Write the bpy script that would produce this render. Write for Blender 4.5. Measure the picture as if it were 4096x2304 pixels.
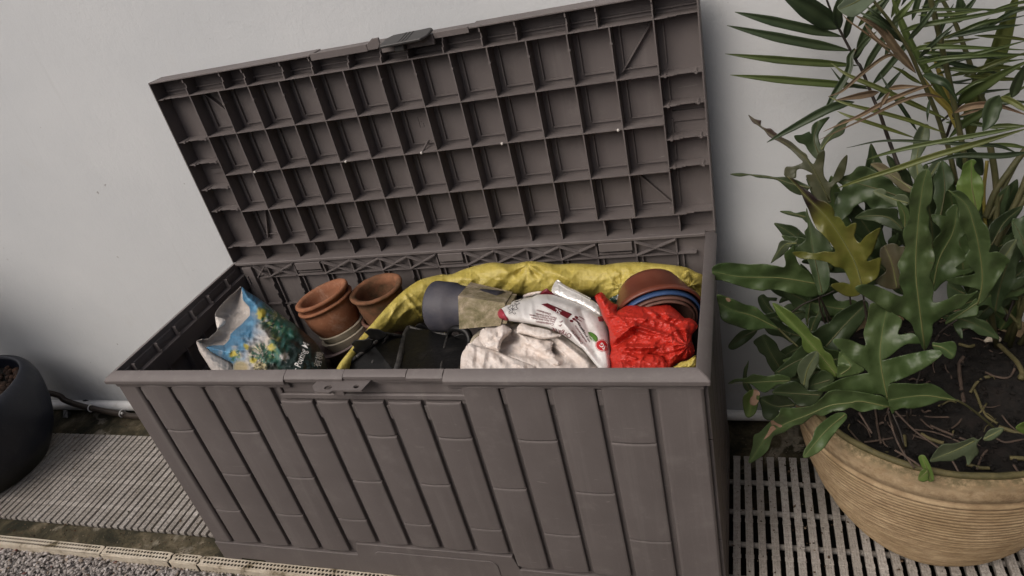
import bpy, bmesh, math, random
from mathutils import Vector, Matrix, noise, geometry

for _o in list(bpy.data.objects):
    bpy.data.objects.remove(_o, do_unlink=True)
SC = bpy.context.scene
COL = SC.collection
rnd = random.Random(11)

# ------------------------------------------------------------------ camera
CAM = Vector((1.27286, -0.85697, 1.28012))
CROT = Matrix(((0.944476, 0.042163, 0.325865), (0.253242, 0.538509, -0.803665), (-0.209367, 0.841564, 0.497931)))
FPX = 2834.56                      # focal length in pixels of a 4096 px wide frame
cam_data = bpy.data.cameras.new('camera')
cam = bpy.data.objects.new('camera', cam_data)
COL.objects.link(cam)
cam_data.sensor_width = 36.0
cam_data.lens = FPX / 4096 * 36.0
cam_data.clip_start = 0.02
cam_data.clip_end = 400
cam.matrix_world = Matrix.Translation(CAM) @ CROT.to_4x4()
SC.camera = cam

# ------------------------------------------------------------------ light
SUN_DIR = Vector((-0.40, -0.62, 0.74)).normalized()   # towards the light: upper left, in front of the wall
world = bpy.data.worlds.new('World')
SC.world = world
world.use_nodes = True
wn = world.node_tree
for n in list(wn.nodes):
    wn.nodes.remove(n)
w_out = wn.nodes.new('ShaderNodeOutputWorld')
w_bg = wn.nodes.new('ShaderNodeBackground')
w_sky = wn.nodes.new('ShaderNodeTexSky')
w_sky.sky_type = 'NISHITA'
w_sky.sun_disc = False
w_sky.sun_elevation = math.asin(SUN_DIR.z)
w_sky.sun_rotation = math.atan2(SUN_DIR.x, SUN_DIR.y)
w_sky.dust_density = 6.0
w_sky.air_density = 0.6
w_sky.ozone_density = 0.6
w_bg.inputs[1].default_value = 0.10
wn.links.new(w_sky.outputs[0], w_bg.inputs[0])
wn.links.new(w_bg.outputs[0], w_out.inputs[0])
sun_data = bpy.data.lights.new('sun', 'SUN')
sun_data.energy = 1.5
sun_data.angle = math.radians(48)
sun_data.color = (1.0, 0.965, 0.925)
sun = bpy.data.objects.new('sun', sun_data)
COL.objects.link(sun)
sun.rotation_euler = SUN_DIR.to_track_quat('Z', 'Y').to_euler()
sun.location = (-3, -4, 6)

SC.view_settings.view_transform = 'Standard'
SC.view_settings.look = 'None'
SC.view_settings.exposure = 0.08
SC.view_settings.gamma = 1.0
SC.view_settings.use_curve_mapping = False
SC.render.engine = 'CYCLES'
SC.cycles.max_bounces = 8
SC.cycles.use_denoising = True

# ------------------------------------------------------------------ helpers
WLOC = {}

def tag(o, label=None, cat=None, group=None, kind=None):
    if label: o['label'] = label
    if cat: o['category'] = cat
    if group: o['group'] = group
    if kind: o['kind'] = kind
    return o

def empty(name, loc, label=None, cat=None, group=None, parent=None):
    o = bpy.data.objects.new(name, None)
    o.empty_display_size = 0.05
    COL.objects.link(o)
    loc = Vector(loc)
    if parent is not None:
        o.parent = parent
        o.location = loc - WLOC[parent.name]
    else:
        o.location = loc
    WLOC[o.name] = loc
    return tag(o, label, cat, group)

def at(px, py, y):
    """point of the plane y=const seen at pixel px,py of the 4096 px wide photograph"""
    d = CROT @ Vector(((px - 2048) / FPX, -(py - 1152) / FPX, -1))
    return CAM + d * ((y - CAM.y) / d.y)

def atz(px, py, z):
    d = CROT @ Vector(((px - 2048) / FPX, -(py - 1152) / FPX, -1))
    return CAM + d * ((z - CAM.z) / d.z)

def mobj(name, verts, faces, mat, parent=None, smooth=False, bevel=0.0, seg=2, uvs=None, base=None, loose_mat=None, thick=0.0):
    """one mesh object from world-space vertices; its origin sits in the middle of it"""
    me = bpy.data.meshes.new(name)
    vs = [Vector(v) for v in verts]
    if base is None:
        lo = Vector((min(v.x for v in vs), min(v.y for v in vs), min(v.z for v in vs)))
        hi = Vector((max(v.x for v in vs), max(v.y for v in vs), max(v.z for v in vs)))
        base = (lo + hi) / 2
    base = Vector(base)
    me.from_pydata([v - base for v in vs], [], faces)
    if uvs is not None:
        uvl = me.uv_layers.new(name='UVMap')
        for lp in me.loops:
            uvl.data[lp.index].uv = uvs[lp.vertex_index]
    if isinstance(mat, (list, tuple)):
        for m in mat: me.materials.append(m)
    elif mat is not None:
        me.materials.append(mat)
    if loose_mat is not None:
        for p, k in zip(me.polygons, loose_mat): p.material_index = k
    me.validate()
    bm = bmesh.new(); bm.from_mesh(me)
    bmesh.ops.recalc_face_normals(bm, faces=bm.faces)
    bm.to_mesh(me); bm.free()
    if smooth:
        me.polygons.foreach_set('use_smooth', [True] * len(me.polygons))
    me.update()
    o = bpy.data.objects.new(name, me)
    COL.objects.link(o)
    if parent is not None:
        o.parent = parent
        o.location = base - WLOC[parent.name]
    else:
        o.location = base
    WLOC[o.name] = base
    if thick:
        m = o.modifiers.new('solid', 'SOLIDIFY'); m.thickness = thick; m.offset = 0
    if bevel:
        m = o.modifiers.new('bevel', 'BEVEL'); m.width = bevel; m.segments = seg
        m.limit_method = 'ANGLE'; m.angle_limit = math.radians(35)
        if not smooth:
            me.polygons.foreach_set('use_smooth', [True] * len(me.polygons))
        try:
            m.harden_normals = True
        except Exception:
            pass
    return o

class MB:
    """collects shapes of ONE part"""
    def __init__(s):
        s.v = []; s.f = []
    def add(s, verts, faces):
        k = len(s.v)
        s.v += [Vector(q) for q in verts]
        s.f += [tuple(i + k for i in q) for q in faces]
        return s
    def box(s, x0, x1, y0, y1, z0, z1):
        v = [(x0, y0, z0), (x1, y0, z0), (x1, y1, z0), (x0, y1, z0), (x0, y0, z1), (x1, y0, z1), (x1, y1, z1), (x0, y1, z1)]
        return s.add(v, [(0, 3, 2, 1), (4, 5, 6, 7), (0, 1, 5, 4), (1, 2, 6, 5), (2, 3, 7, 6), (3, 0, 4, 7)])
    def bar(s, a, b, w, h, up=(0, 0, 1)):
        a = Vector(a); b = Vector(b); d = (b - a).normalized()
        n = d.cross(Vector(up)).normalized(); u = n.cross(d).normalized()
        v = []
        for q in (a, b):
            v += [q - n * w / 2 - u * h / 2, q + n * w / 2 - u * h / 2, q + n * w / 2 + u * h / 2, q - n * w / 2 + u * h / 2]
        return s.add(v, [(0, 3, 2, 1), (4, 5, 6, 7), (0, 1, 5, 4), (1, 2, 6, 5), (2, 3, 7, 6), (3, 0, 4, 7)])
    def prism(s, poly, axis, a, b):
        """extrude a 2D polygon along x, y or z from a to b"""
        def P(q, t):
            return {'x': (t, q[0], q[1]), 'y': (q[0], t, q[1]), 'z': (q[0], q[1], t)}[axis]
        n = len(poly)
        v = [P(q, a) for q in poly] + [P(q, b) for q in poly]
        f = [tuple(range(n - 1, -1, -1)), tuple(range(n, 2 * n))]
        f += [(i, (i + 1) % n, n + (i + 1) % n, n + i) for i in range(n)]
        return s.add(v, f)
    def tube(s, pts, r, n=10, cap=True):
        pts = [Vector(p) for p in pts]
        rs = r if isinstance(r, (list, tuple)) else [r] * len(pts)
        v = []; f = []; prev = None
        for i, p in enumerate(pts):
            t = (pts[min(i + 1, len(pts) - 1)] - pts[max(i - 1, 0)])
            t = t.normalized() if t.length > 1e-9 else Vector((0, 0, 1))
            if prev is None:
                u = t.orthogonal().normalized()
            else:
                u = (prev - t * prev.dot(t)); u = u.normalized() if u.length > 1e-6 else t.orthogonal().normalized()
            prev = u; w = t.cross(u)
            for k in range(n):
                a = 2 * math.pi * k / n
                v.append(p + (u * math.cos(a) + w * math.sin(a)) * rs[i])
        for i in range(len(pts) - 1):
            for k in range(n):
                f.append((i * n + k, i * n + (k + 1) % n, (i + 1) * n + (k + 1) % n, (i + 1) * n + k))
        if cap:
            f.append(tuple(range(n - 1, -1, -1))); f.append(tuple((len(pts) - 1) * n + k for k in range(n)))
        return s.add(v, f)
    def build(s, name, mat, parent=None, **kw):
        return mobj(name, s.v, s.f, mat, parent, **kw)

def lathe(profile, origin, axis=(0, 0, 1), n=64, wob=None):
    """profile: (r, h) pairs, closed or open, turned about axis through origin"""
    ax = Vector(axis).normalized()
    u = ax.orthogonal().normalized(); w = ax.cross(u)
    O = Vector(origin); v = []; f = []; uv = []
    for j, (r, h) in enumerate(profile):
        for k in range(n):
            a = 2 * math.pi * k / n
            rr, hh = r, h
            if wob: rr, hh = wob(r, h, a, j)
            v.append(O + ax * hh + (u * math.cos(a) + w * math.sin(a)) * rr)
            uv.append((k / n, j / max(1, len(profile) - 1)))
    for j in range(len(profile) - 1):
        for k in range(n):
            f.append((j * n + k, j * n + (k + 1) % n, (j + 1) * n + (k + 1) % n, (j + 1) * n + k))
    return v, f, uv

def spline(pts, n):
    """Catmull-Rom through points of any dimension, n samples"""
    P = [Vector(p) for p in pts]
    out = []
    m = len(P) - 1
    for i in range(n):
        t = i / (n - 1) * m
        k = min(int(t), m - 1); t -= k
        p0 = P[k - 1] if k > 0 else P[k] * 2 - P[k + 1]
        p3 = P[k + 2] if k + 2 <= m else P[k + 1] * 2 - P[k]
        p1, p2 = P[k], P[k + 1]
        out.append(0.5 * ((2 * p1) + (p2 - p0) * t + (2 * p0 - 5 * p1 + 4 * p2 - p3) * t * t + (3 * p1 - p0 - 3 * p2 + p3) * t ** 3))
    return out

def lerp1(x, xs, ys):
    if x <= xs[0]: return ys[0]
    for i in range(len(xs) - 1):
        if x <= xs[i + 1]:
            t = (x - xs[i]) / (xs[i + 1] - xs[i]); return ys[i] + t * (ys[i + 1] - ys[i])
    return ys[-1]

# ------------------------------------------------------------------ materials
def mat(name, base=(0.5, 0.5, 0.5), rough=0.5, spec=0.5):
    m = bpy.data.materials.new(name); m.use_nodes = True
    nt = m.node_tree
    b = nt.nodes['Principled BSDF']
    b.inputs['Base Color'].default_value = (*base, 1)
    b.inputs['Roughness'].default_value = rough
    b.inputs['Specular IOR Level'].default_value = spec
    return m, nt, b

def N(nt, typ, **kw):
    n = nt.nodes.new(typ)
    for k, v in kw.items():
        if k in n.inputs: n.inputs[k].default_value = v
        else: setattr(n, k, v)
    return n

def coords(nt, kind='pos'):
    if kind == 'pos': return nt.nodes.new('ShaderNodeNewGeometry').outputs['Position']
    return nt.nodes.new('ShaderNodeTexCoord').outputs[kind]

def tnoise(nt, vec, scale, detail=6, rough=0.6, stretch=None, dist=0.0):
    if stretch:
        mp = nt.nodes.new('ShaderNodeMapping'); mp.inputs['Scale'].default_value = stretch
        nt.links.new(vec, mp.inputs['Vector']); vec = mp.outputs[0]
    n = N(nt, 'ShaderNodeTexNoise', Scale=scale, Detail=detail, Roughness=rough, Distortion=dist)
    nt.links.new(vec, n.inputs['Vector'])
    return n.outputs['Fac']

def ramp(nt, fac, stops, interp='LINEAR'):
    r = nt.nodes.new('ShaderNodeValToRGB'); r.color_ramp.interpolation = interp
    el = r.color_ramp.elements
    while len(el) < len(stops): el.new(0.5)
    for e, (p, c) in zip(el, stops):
        e.position = p
        e.color = (c, c, c, 1) if isinstance(c, (int, float)) else (*c, 1)
    nt.links.new(fac, r.inputs[0])
    return r.outputs[0]

def mix(nt, fac, a, b, mode='MIX'):
    n = nt.nodes.new('ShaderNodeMix'); n.data_type = 'RGBA'; n.blend_type = mode
    for sock, val in ((n.inputs[0], fac), (n.inputs[6], a), (n.inputs[7], b)):
        if hasattr(val, 'is_linked'): nt.links.new(val, sock)
        elif isinstance(val, (int, float)): sock.default_value = val
        else: sock.default_value = (*val, 1)
    return n.outputs[2]

def math_n(nt, op, a, b=0.0):
    n = nt.nodes.new('ShaderNodeMath'); n.operation = op
    for sock, val in ((n.inputs[0], a), (n.inputs[1], b)):
        if hasattr(val, 'is_linked'): nt.links.new(val, sock)
        else: sock.default_value = val
    return n.outputs[0]

def bump(nt, b, height, strength=0.3, dist=0.002, chain=None):
    n = N(nt, 'ShaderNodeBump', Strength=strength, Distance=dist)
    nt.links.new(height, n.inputs['Height'])
    if chain is not None: nt.links.new(chain, n.inputs['Normal'])
    nt.links.new(n.outputs[0], b.inputs['Normal'])
    return n.outputs[0]

def setc(nt, b, col): nt.links.new(col, b.inputs['Base Color'])
def setr(nt, b, r): nt.links.new(r, b.inputs['Roughness'])

# ------------------------------------------------------------------ materials of the setting and the box
M_wall, nt, b = mat('painted_render', (0.66, 0.655, 0.64), 0.7, 0.3)
P = coords(nt)
big = tnoise(nt, P, 2.2, 4, 0.55)
fine = tnoise(nt, P, 160, 5, 0.6)
mid = tnoise(nt, P, 38, 4, 0.6)
col = mix(nt, ramp(nt, big, [(0.35, 0.0), (0.68, 1.0)]), (0.505, 0.524, 0.534), (0.560, 0.575, 0.580))
spk = ramp(nt, tnoise(nt, P, 55, 2, 0.5), [(0.225, 1.0), (0.25, 0.0)])
dirt = ramp(nt, tnoise(nt, P, 6.5, 6, 0.7), [(0.62, 0.0), (0.8, 0.25)])
col = mix(nt, dirt, col, (0.46, 0.45, 0.42))
col = mix(nt, math_n(nt, 'MULTIPLY', spk, 0.6), col, (0.16, 0.14, 0.12))
setc(nt, b, col)
trow = tnoise(nt, P, 9, 6, 0.7, stretch=(1.0, 1.0, 0.35), dist=0.8)
streak = ramp(nt, tnoise(nt, P, 26, 5, 0.7, stretch=(1.0, 1.0, 0.06)), [(0.62, 0.0), (0.80, 0.35)])
low = nt.nodes.new('ShaderNodeSeparateXYZ'); nt.links.new(P, low.inputs[0])
splash = math_n(nt, 'MULTIPLY', ramp(nt, math_n(nt, 'ADD', low.outputs['Z'], math_n(nt, 'MULTIPLY', mid, 0.14)), [(0.06, 0.55), (0.20, 0.0)]), ramp(nt, trow, [(0.35, 0.3), (0.65, 1.0)]))
col2 = mix(nt, streak, col, (0.41, 0.42, 0.415))
col2 = mix(nt, splash, col2, (0.20, 0.185, 0.155))
setc(nt, b, col2)
bump(nt, b, math_n(nt, 'ADD', math_n(nt, 'ADD', fine, math_n(nt, 'MULTIPLY', mid, 0.9)), math_n(nt, 'MULTIPLY', trow, 1.6)), 0.26, 0.0028)

M_conc, nt, b = mat('mossy_concrete', (0.16, 0.15, 0.12), 0.85, 0.25)
P = coords(nt)
n1 = tnoise(nt, P, 9, 8, 0.68, dist=0.6)
n2 = tnoise(nt, P, 45, 6, 0.7)
n3 = tnoise(nt, P, 5, 5, 0.6, dist=1.0)
c1 = ramp(nt, n1, [(0.32, (0.009, 0.010, 0.006)), (0.44, (0.028, 0.026, 0.014)), (0.56, (0.088, 0.073, 0.043)), (0.68, (0.20, 0.165, 0.11))])
c2 = ramp(nt, n3, [(0.60, 0.0), (0.635, 1.0)])
col = mix(nt, math_n(nt, 'MULTIPLY', c2, 0.75), c1, (0.30, 0.265, 0.205))
col = mix(nt, ramp(nt, n2, [(0.35, 0.55), (0.65, 0.0)]), col, (0.014, 0.014, 0.009))
setc(nt, b, col)
bump(nt, b, math_n(nt, 'ADD', n2, n1), 0.6, 0.004)

M_plastic, nt, b = mat('taupe_plastic', (0.125, 0.108, 0.102), 0.5, 0.4)
P = coords(nt)
g = tnoise(nt, P, 420, 3, 0.6)
grain = tnoise(nt, P, 30, 5, 0.65, stretch=(14, 14, 1.0))
blot = tnoise(nt, P, 7, 4, 0.6)
col = mix(nt, ramp(nt, blot, [(0.3, 0.0), (0.75, 1.0)]), (0.116, 0.101, 0.097), (0.140, 0.123, 0.119))
dust = ramp(nt, tnoise(nt, P, 14, 8, 0.75), [(0.55, 0.0), (0.85, 0.26)])
col = mix(nt, dust, col, (0.32, 0.30, 0.28))
setc(nt, b, col)
rain = ramp(nt, tnoise(nt, P, 34, 6, 0.7, stretch=(1.0, 1.0, 0.045)), [(0.54, 0.0), (0.80, 0.24)])
col = mix(nt, rain, col, (0.27, 0.25, 0.235))
scuff = ramp(nt, tnoise(nt, P, 70, 3, 0.55, stretch=(0.25, 1.0, 2.4), dist=1.5), [(0.70, 0.0), (0.76, 0.5)])
col = mix(nt, scuff, col, (0.30, 0.275, 0.26))
grime = ramp(nt, tnoise(nt, P, 5, 7, 0.7), [(0.52, 0.0), (0.76, 0.22)])
col = mix(nt, grime, col, (0.075, 0.062, 0.055))
setc(nt, b, col)
setr(nt, b, ramp(nt, g, [(0.3, 0.48), (0.7, 0.64)]))
bump(nt, b, math_n(nt, 'ADD', g, math_n(nt, 'MULTIPLY', grain, 1.2)), 0.20, 0.0009)

M_dark, nt, b = mat('black_plastic', (0.012, 0.012, 0.012), 0.45, 0.25)
P = coords(nt)
g = tnoise(nt, P, 120, 6, 0.7)
d = ramp(nt, tnoise(nt, P, 26, 8, 0.72, dist=0.5), [(0.54, 0.0), (0.80, 0.6)])
setc(nt, b, mix(nt, d, (0.0055, 0.0055, 0.0055), (0.05, 0.046, 0.041)))
setr(nt, b, ramp(nt, g, [(0.3, 0.28), (0.7, 0.55)]))
bump(nt, b, g, 0.25, 0.0012)

M_latch, nt, b = mat('charcoal_plastic', (0.035, 0.034, 0.033), 0.45, 0.5)
M_pale, nt, b = mat('pale_plastic_stub', (0.6, 0.57, 0.53), 0.4, 0.5)

M_pvc, nt, b = mat('white_pvc', (0.72, 0.72, 0.70), 0.32, 0.5)
P = coords(nt)
setc(nt, b, mix(nt, ramp(nt, tnoise(nt, P, 20, 7, 0.7), [(0.5, 0.0), (0.85, 0.6)]), (0.72, 0.72, 0.70), (0.36, 0.33, 0.27)))

M_slat, nt, b = mat('worn_grating_plastic', (0.36, 0.335, 0.30), 0.6, 0.35)
P = coords(nt)
col = mix(nt, ramp(nt, tnoise(nt, P, 12, 6, 0.65), [(0.35, 0.0), (0.75, 1.0)]), (0.36, 0.335, 0.305), (0.53, 0.50, 0.465))
col = mix(nt, ramp(nt, tnoise(nt, P, 130, 5, 0.75), [(0.46, 0.0), (0.78, 0.8)]), col, (0.10, 0.082, 0.062))
oi = nt.nodes.new('ShaderNodeObjectInfo')
col = mix(nt, ramp(nt, oi.outputs['Random'], [(0.0, 0.0), (1.0, 0.45)]), col, (0.20, 0.175, 0.145))
setc(nt, b, col)
bump(nt, b, tnoise(nt, P, 300, 4, 0.6), 0.3, 0.001)
M_slat.cycles.displacement_method = 'BUMP'

M_strip, nt, b = mat('dirty_white_strip', (0.5, 0.46, 0.38), 0.6, 0.35)
P = coords(nt)
n1 = tnoise(nt, P, 17, 7, 0.7, dist=0.4)
col = ramp(nt, n1, [(0.40, (0.60, 0.54, 0.44)), (0.57, (0.47, 0.41, 0.32)), (0.65, (0.15, 0.12, 0.07)), (0.73, (0.022, 0.021, 0.012))])
col = mix(nt, ramp(nt, tnoise(nt, P, 150, 4, 0.7), [(0.5, 0.0), (0.8, 0.5)]), col, (0.16, 0.13, 0.09))
setc(nt, b, col)
bump(nt, b, tnoise(nt, P, 90, 6, 0.7), 0.4, 0.0015)

M_gravel, nt, b = mat('grey_gravel', (0.3, 0.28, 0.27), 0.8, 0.3)
P = coords(nt)
oi = nt.nodes.new('ShaderNodeAttribute'); oi.attribute_name = 'tint'
col = ramp(nt, oi.outputs['Fac'], [(0.0, (0.24, 0.212, 0.195)), (0.5, (0.42, 0.385, 0.36)), (0.86, (0.58, 0.545, 0.52)), (0.97, (0.30, 0.22, 0.15)), (1.0, (0.13, 0.035, 0.03))])
col = mix(nt, ramp(nt, tnoise(nt, P, 240, 6, 0.7), [(0.35, 0.4), (0.62, 0.0)]), col, (0.19, 0.175, 0.165))
setc(nt, b, col)
bump(nt, b, tnoise(nt, P, 420, 5, 0.7), 0.5, 0.0012)

M_pit, nt, b = mat('wet_drain_channel', (0.012, 0.011, 0.009), 0.8, 0.2)

# ------------------------------------------------------------------ setting
WY = 0.548
v = []; f = []
def sheet(name, x0, x1, y0, y1, z, m, nx=2, ny=2):
    vs = [(x0 + (x1 - x0) * i / nx, y0 + (y1 - y0) * j / ny, z) for j in range(ny + 1) for i in range(nx + 1)]
    fs = [(j * (nx + 1) + i, j * (nx + 1) + i + 1, (j + 1) * (nx + 1) + i + 1, (j + 1) * (nx + 1) + i) for j in range(ny) for i in range(nx)]
    return tag(mobj(name, vs, fs, m), kind='structure')

wall = MB().box(-5, 6, WY, WY + 0.2, -0.4, 3.2).build('wall', M_wall)
tag(wall, 'tall pale grey rendered wall behind the storage box', 'wall')
tag(MB().box(-5, 6, 0.416, WY - 0.001, -0.4, -0.006).build('back_ledge', M_conc, bevel=0.004), kind='structure')
tag(MB().box(-5, 6, -0.0155, 0.0095, -0.4, -0.022).build('strip_bed', M_pit), kind='structure')
tag(MB().box(-5, 6, 0.0100, 0.066, -0.4, -0.003).build('front_ledge', M_conc, bevel=0.004), kind='structure')
tag(MB().box(-5, 6, 0.066, 0.416, -0.42, -0.19).build('drain_channel', M_pit), kind='structure')
M_bed, nt, b = mat('gravel_bed', (0.3, 0.28, 0.26), 0.9, 0.2)
P = coords(nt)
vo = N(nt, 'ShaderNodeTexVoronoi', Scale=95.0); nt.links.new(P, vo.inputs['Vector'])
setc(nt, b, mix(nt, ramp(nt, vo.outputs['Distance'], [(0.25, 0.0), (0.75, 1.0)]), mix(nt, vo.outputs['Color'], (0.22, 0.20, 0.185), (0.46, 0.43, 0.41)), (0.05, 0.045, 0.04)))
inv = math_n(nt, 'SUBTRACT', 1.0, vo.outputs['Distance'])
bump(nt, b, inv, 1.0, 0.008)
sheet('ground', -60, 60, -60, -0.02, -0.0235, M_bed)

# loose gravel lying along the drain edge
import array
def gravel():
    bm = bmesh.new()
    ico = []
    for s in range(6):
        t = bmesh.new(); bmesh.ops.create_icosphere(t, subdivisions=1, radius=1)
        for q in t.verts:
            q.co *= 0.72 + 0.5 * noise.random()
        ico.append(([q.co.copy() for q in t.verts], [tuple(w.index for w in p.verts) for p in t.faces])); t.free()
    vs = []; fs = []; tint = []
    r = random.Random(5)
    for i in range(24500):
        far = i >= 9500
        x = r.uniform(-1.0, 0.55); u = r.random(); y = -0.0185 - 0.23 * u ** 1.25
        if far:
            x = r.uniform(-1.9, 2.55); y = -0.0185 - 0.75 * r.random()
            if -1.0 < x < 0.55 and y > -0.20: continue
        top = -0.0080 - 0.010 * min(1, max(0, (x + 0.9) / 0.9)) + 0.010 * noise.noise(Vector((x * 9, y * 9, 0)))
        if y > -0.03: top -= 0.003
        s = r.uniform(0.0028, 0.0056) * (1.35 if r.random() < 0.12 else 1)
        if far: s *= 1.7
        z = top - r.random() ** 1.5 * (0.010 if far else 0.018)
        Q = Matrix.Rotation(r.uniform(0, 6.28), 3, 'Z') @ Matrix.Rotation(r.uniform(-0.7, 0.7), 3, 'X')
        a, bb, c = r.uniform(0.9, 1.45), r.uniform(0.7, 1.05), r.uniform(0.45, 0.85)
        vv, ff = ico[i % 6]; k = len(vs); t = r.random()
        for q in vv:
            w = Q @ Vector((q.x * a, q.y * bb, q.z * c)) * s
            vs.append((x + w.x, min(y + w.y, -0.0165), z + w.z))
        for p in ff: fs.append(tuple(k + q for q in p)); tint.append(t)
    o = mobj('gravel', vs, fs, M_gravel)
    at_ = o.data.attributes.new('tint', 'FLOAT', 'FACE'); at_.data.foreach_set('value', tint)
    tag(o, kind='stuff')
gravel()

# perforated drain edge strips, really pierced
def pierced(name, outline, holes, thick, to3d, m, parent=None, holes_n=10):
    """flat plate with round holes: 2D curve filled and extruded, then turned to mesh"""
    cu = bpy.data.curves.new('plate_curve', 'CURVE'); cu.dimensions = '2D'; cu.fill_mode = 'BOTH'; cu.extrude = thick / 2
    def spl(pts):
        sp = cu.splines.new('POLY'); sp.points.add(len(pts) - 1)
        for q, w in zip(sp.points, pts): q.co = (w[0], w[1], 0, 1)
        sp.use_cyclic_u = True
    spl(outline)
    for (hx, hy, ra, rb) in holes:
        spl([(hx + ra * math.cos(2 * math.pi * k / holes_n), hy + rb * math.sin(2 * math.pi * k / holes_n)) for k in range(holes_n)])
    ob = bpy.data.objects.new('plate_tmp', cu); COL.objects.link(ob)
    dg = bpy.context.evaluated_depsgraph_get()
    me = ob.evaluated_get(dg).to_mesh()
    vs = [to3d(q.co) for q in me.vertices]; fs = [tuple(p.vertices) for p in me.polygons]
    ob.evaluated_get(dg).to_mesh_clear()
    bpy.data.objects.remove(ob, do_unlink=True); bpy.data.curves.remove(cu)
    return mobj(name, vs, fs, m, parent)

def ragged(x0, x1, y0, y1, r, amp=0.003):
    pts = [(x0, y0)]
    n = max(3, int((x1 - x0) / 0.05))
    pts += [(x1, y0)]
    for k in range(5): pts.append((x1 + r.uniform(-amp, amp) - 0.002, y0 + (y1 - y0) * (k + 0.5) / 5))
    for k in range(n): pts.append((x1 - (x1 - x0) * (k + 0.3) / n, y1 - r.uniform(0, 0.0016)))
    for k in range(5): pts.append((x0 + r.uniform(-amp, amp) + 0.002, y1 - (y1 - y0) * (k + 0.5) / 5))
    return pts
rs = random.Random(21)
strip_lab = ['longest perforated white strip edging the mossy ledge', 'short broken perforated strip with ragged ends beside the gravel',
             'perforated strip fragment just left of the box foot', 'perforated strip running out under the front of the box']
for k, (x0, x1) in enumerate([(-1.15, -0.3765), (-0.3755, -0.150), (-0.1475, -0.060), (-0.0585, 1.9)]):
    root = empty('drain_edge_strip', ((x0 + x1) / 2, -0.006, -0.003), strip_lab[k], 'drain edging', 'perforated drain edging strips')
    hs = []
    x = x0 + 0.012; j = 0
    while x < min(x1 - 0.010, 0.75):
        gap = noise.noise(Vector((x * 8, 3.1, 0)))
        if gap > -0.5: hs.append((x, 0.0025, 0.0038, 0.0038))
        if noise.noise(Vector((x * 7, 9.4, 0))) > -0.5: hs.append((x + 0.005, -0.0080, 0.0038, 0.0038))
        x += 0.0103
    pierced('top_flange', ragged(x0, x1, -0.0165, 0.0095, rs), hs, 0.0022, lambda c: (c.x, c.y, c.z - 0.0012), M_strip, root)
    hs = []
    x = x0 + 0.010
    while x < min(x1 - 0.008, 0.4):
        hs.append((x, -0.022, 0.0036, 0.0036)); x += 0.0103
    pierced('front_flange', [(x0 + 0.004, -0.034), (x1 - 0.004, -0.034), (x1 - 0.003, -0.0042), (x0 + 0.003, -0.0042)], hs, 0.0022, lambda c: (c.x, -0.0176 + c.z, c.y), M_strip, root)
    MB().tube([(x0 + 0.001, -0.0174, -0.0018), (x1 - 0.001, -0.0174, -0.0018)], 0.0013, 6).build('rolled_edge', M_strip, root, smooth=True)

# gratings: every slat a part, the rods under them parts too
def slat_mesh():
    mb = MB(); w = 0.0140; y0, y1 = 0.070, 0.4125
    mb.prism([(-w / 2, -0.016), (w / 2, -0.016), (w / 2 + 0.0004, -0.0016), (-w / 2 - 0.0004, -0.0016)], 'y', y0, y1)
    n = 30; L = (y1 - y0) / n
    for i in range(n):
        for c in (-0.0050, 0.0, 0.0050):
            a = y0 + i * L + 0.0005; bq = y0 + (i + 1) * L - 0.0009
            x0, x1 = c - 0.0021, c + 0.0021
            if i % 8 == 5 and c != 0: x0 -= 0.0012; x1 += 0.0012
            e = 0.0006
            mb.add([(x0, a, -0.0019), (x1, a, -0.0019), (x1, bq, -0.0019), (x0, bq, -0.0019), (x0 + e, a + e, -0.0004), (x1 - e, a + e, -0.0004), (x1 - e, bq - e, -0.0004), (x0 + e, bq - e, -0.0004)],
                   [(4, 5, 6, 7), (0, 1, 5, 4), (1, 2, 6, 5), (2, 3, 7, 6), (3, 0, 4, 7)])
    return mb
slat0 = None
for gi, (xa, xb, pitch, lab) in enumerate([(-1.34, 0.12, 0.02265, 'worn cream slatted drain grating between dark pot and storage box'),
                                    (1.105, 2.35, 0.0243, 'grey slatted drain grating under the terracotta bowl planter')]):
    root = empty('drain_grating', ((xa + xb) / 2, 0.24, -0.016), lab, 'grating')
    for ry in (0.094, 0.177, 0.263, 0.350):
        MB().tube([(xa, ry, -0.0225 - 0.006 * (1 - gi)), (xb, ry, -0.0225 - 0.006 * (1 - gi))], 0.0060, 8).build('cross_rod', M_slat, root, smooth=True)
    x = xa + 0.01
    first = True
    while x < xb:
        if slat0 is None:
            slat0 = slat_mesh().build('slat', M_slat, root); s = slat0
            off = slat0.location + WLOC[root.name] - Vector((0, 0, 0))
            s.location = Vector((x, 0, 0)) + off - WLOC[root.name]
        else:
            s = slat0.copy(); COL.objects.link(s); s.parent = root
            s.location = Vector((x, 0, 0)) + off - WLOC[root.name]
        s.rotation_euler = (rnd.uniform(-.003, .003), rnd.uniform(-.03, .03), rnd.uniform(-.006, .006))
        x += pitch + rnd.uniform(-0.0012, 0.0012)

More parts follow.
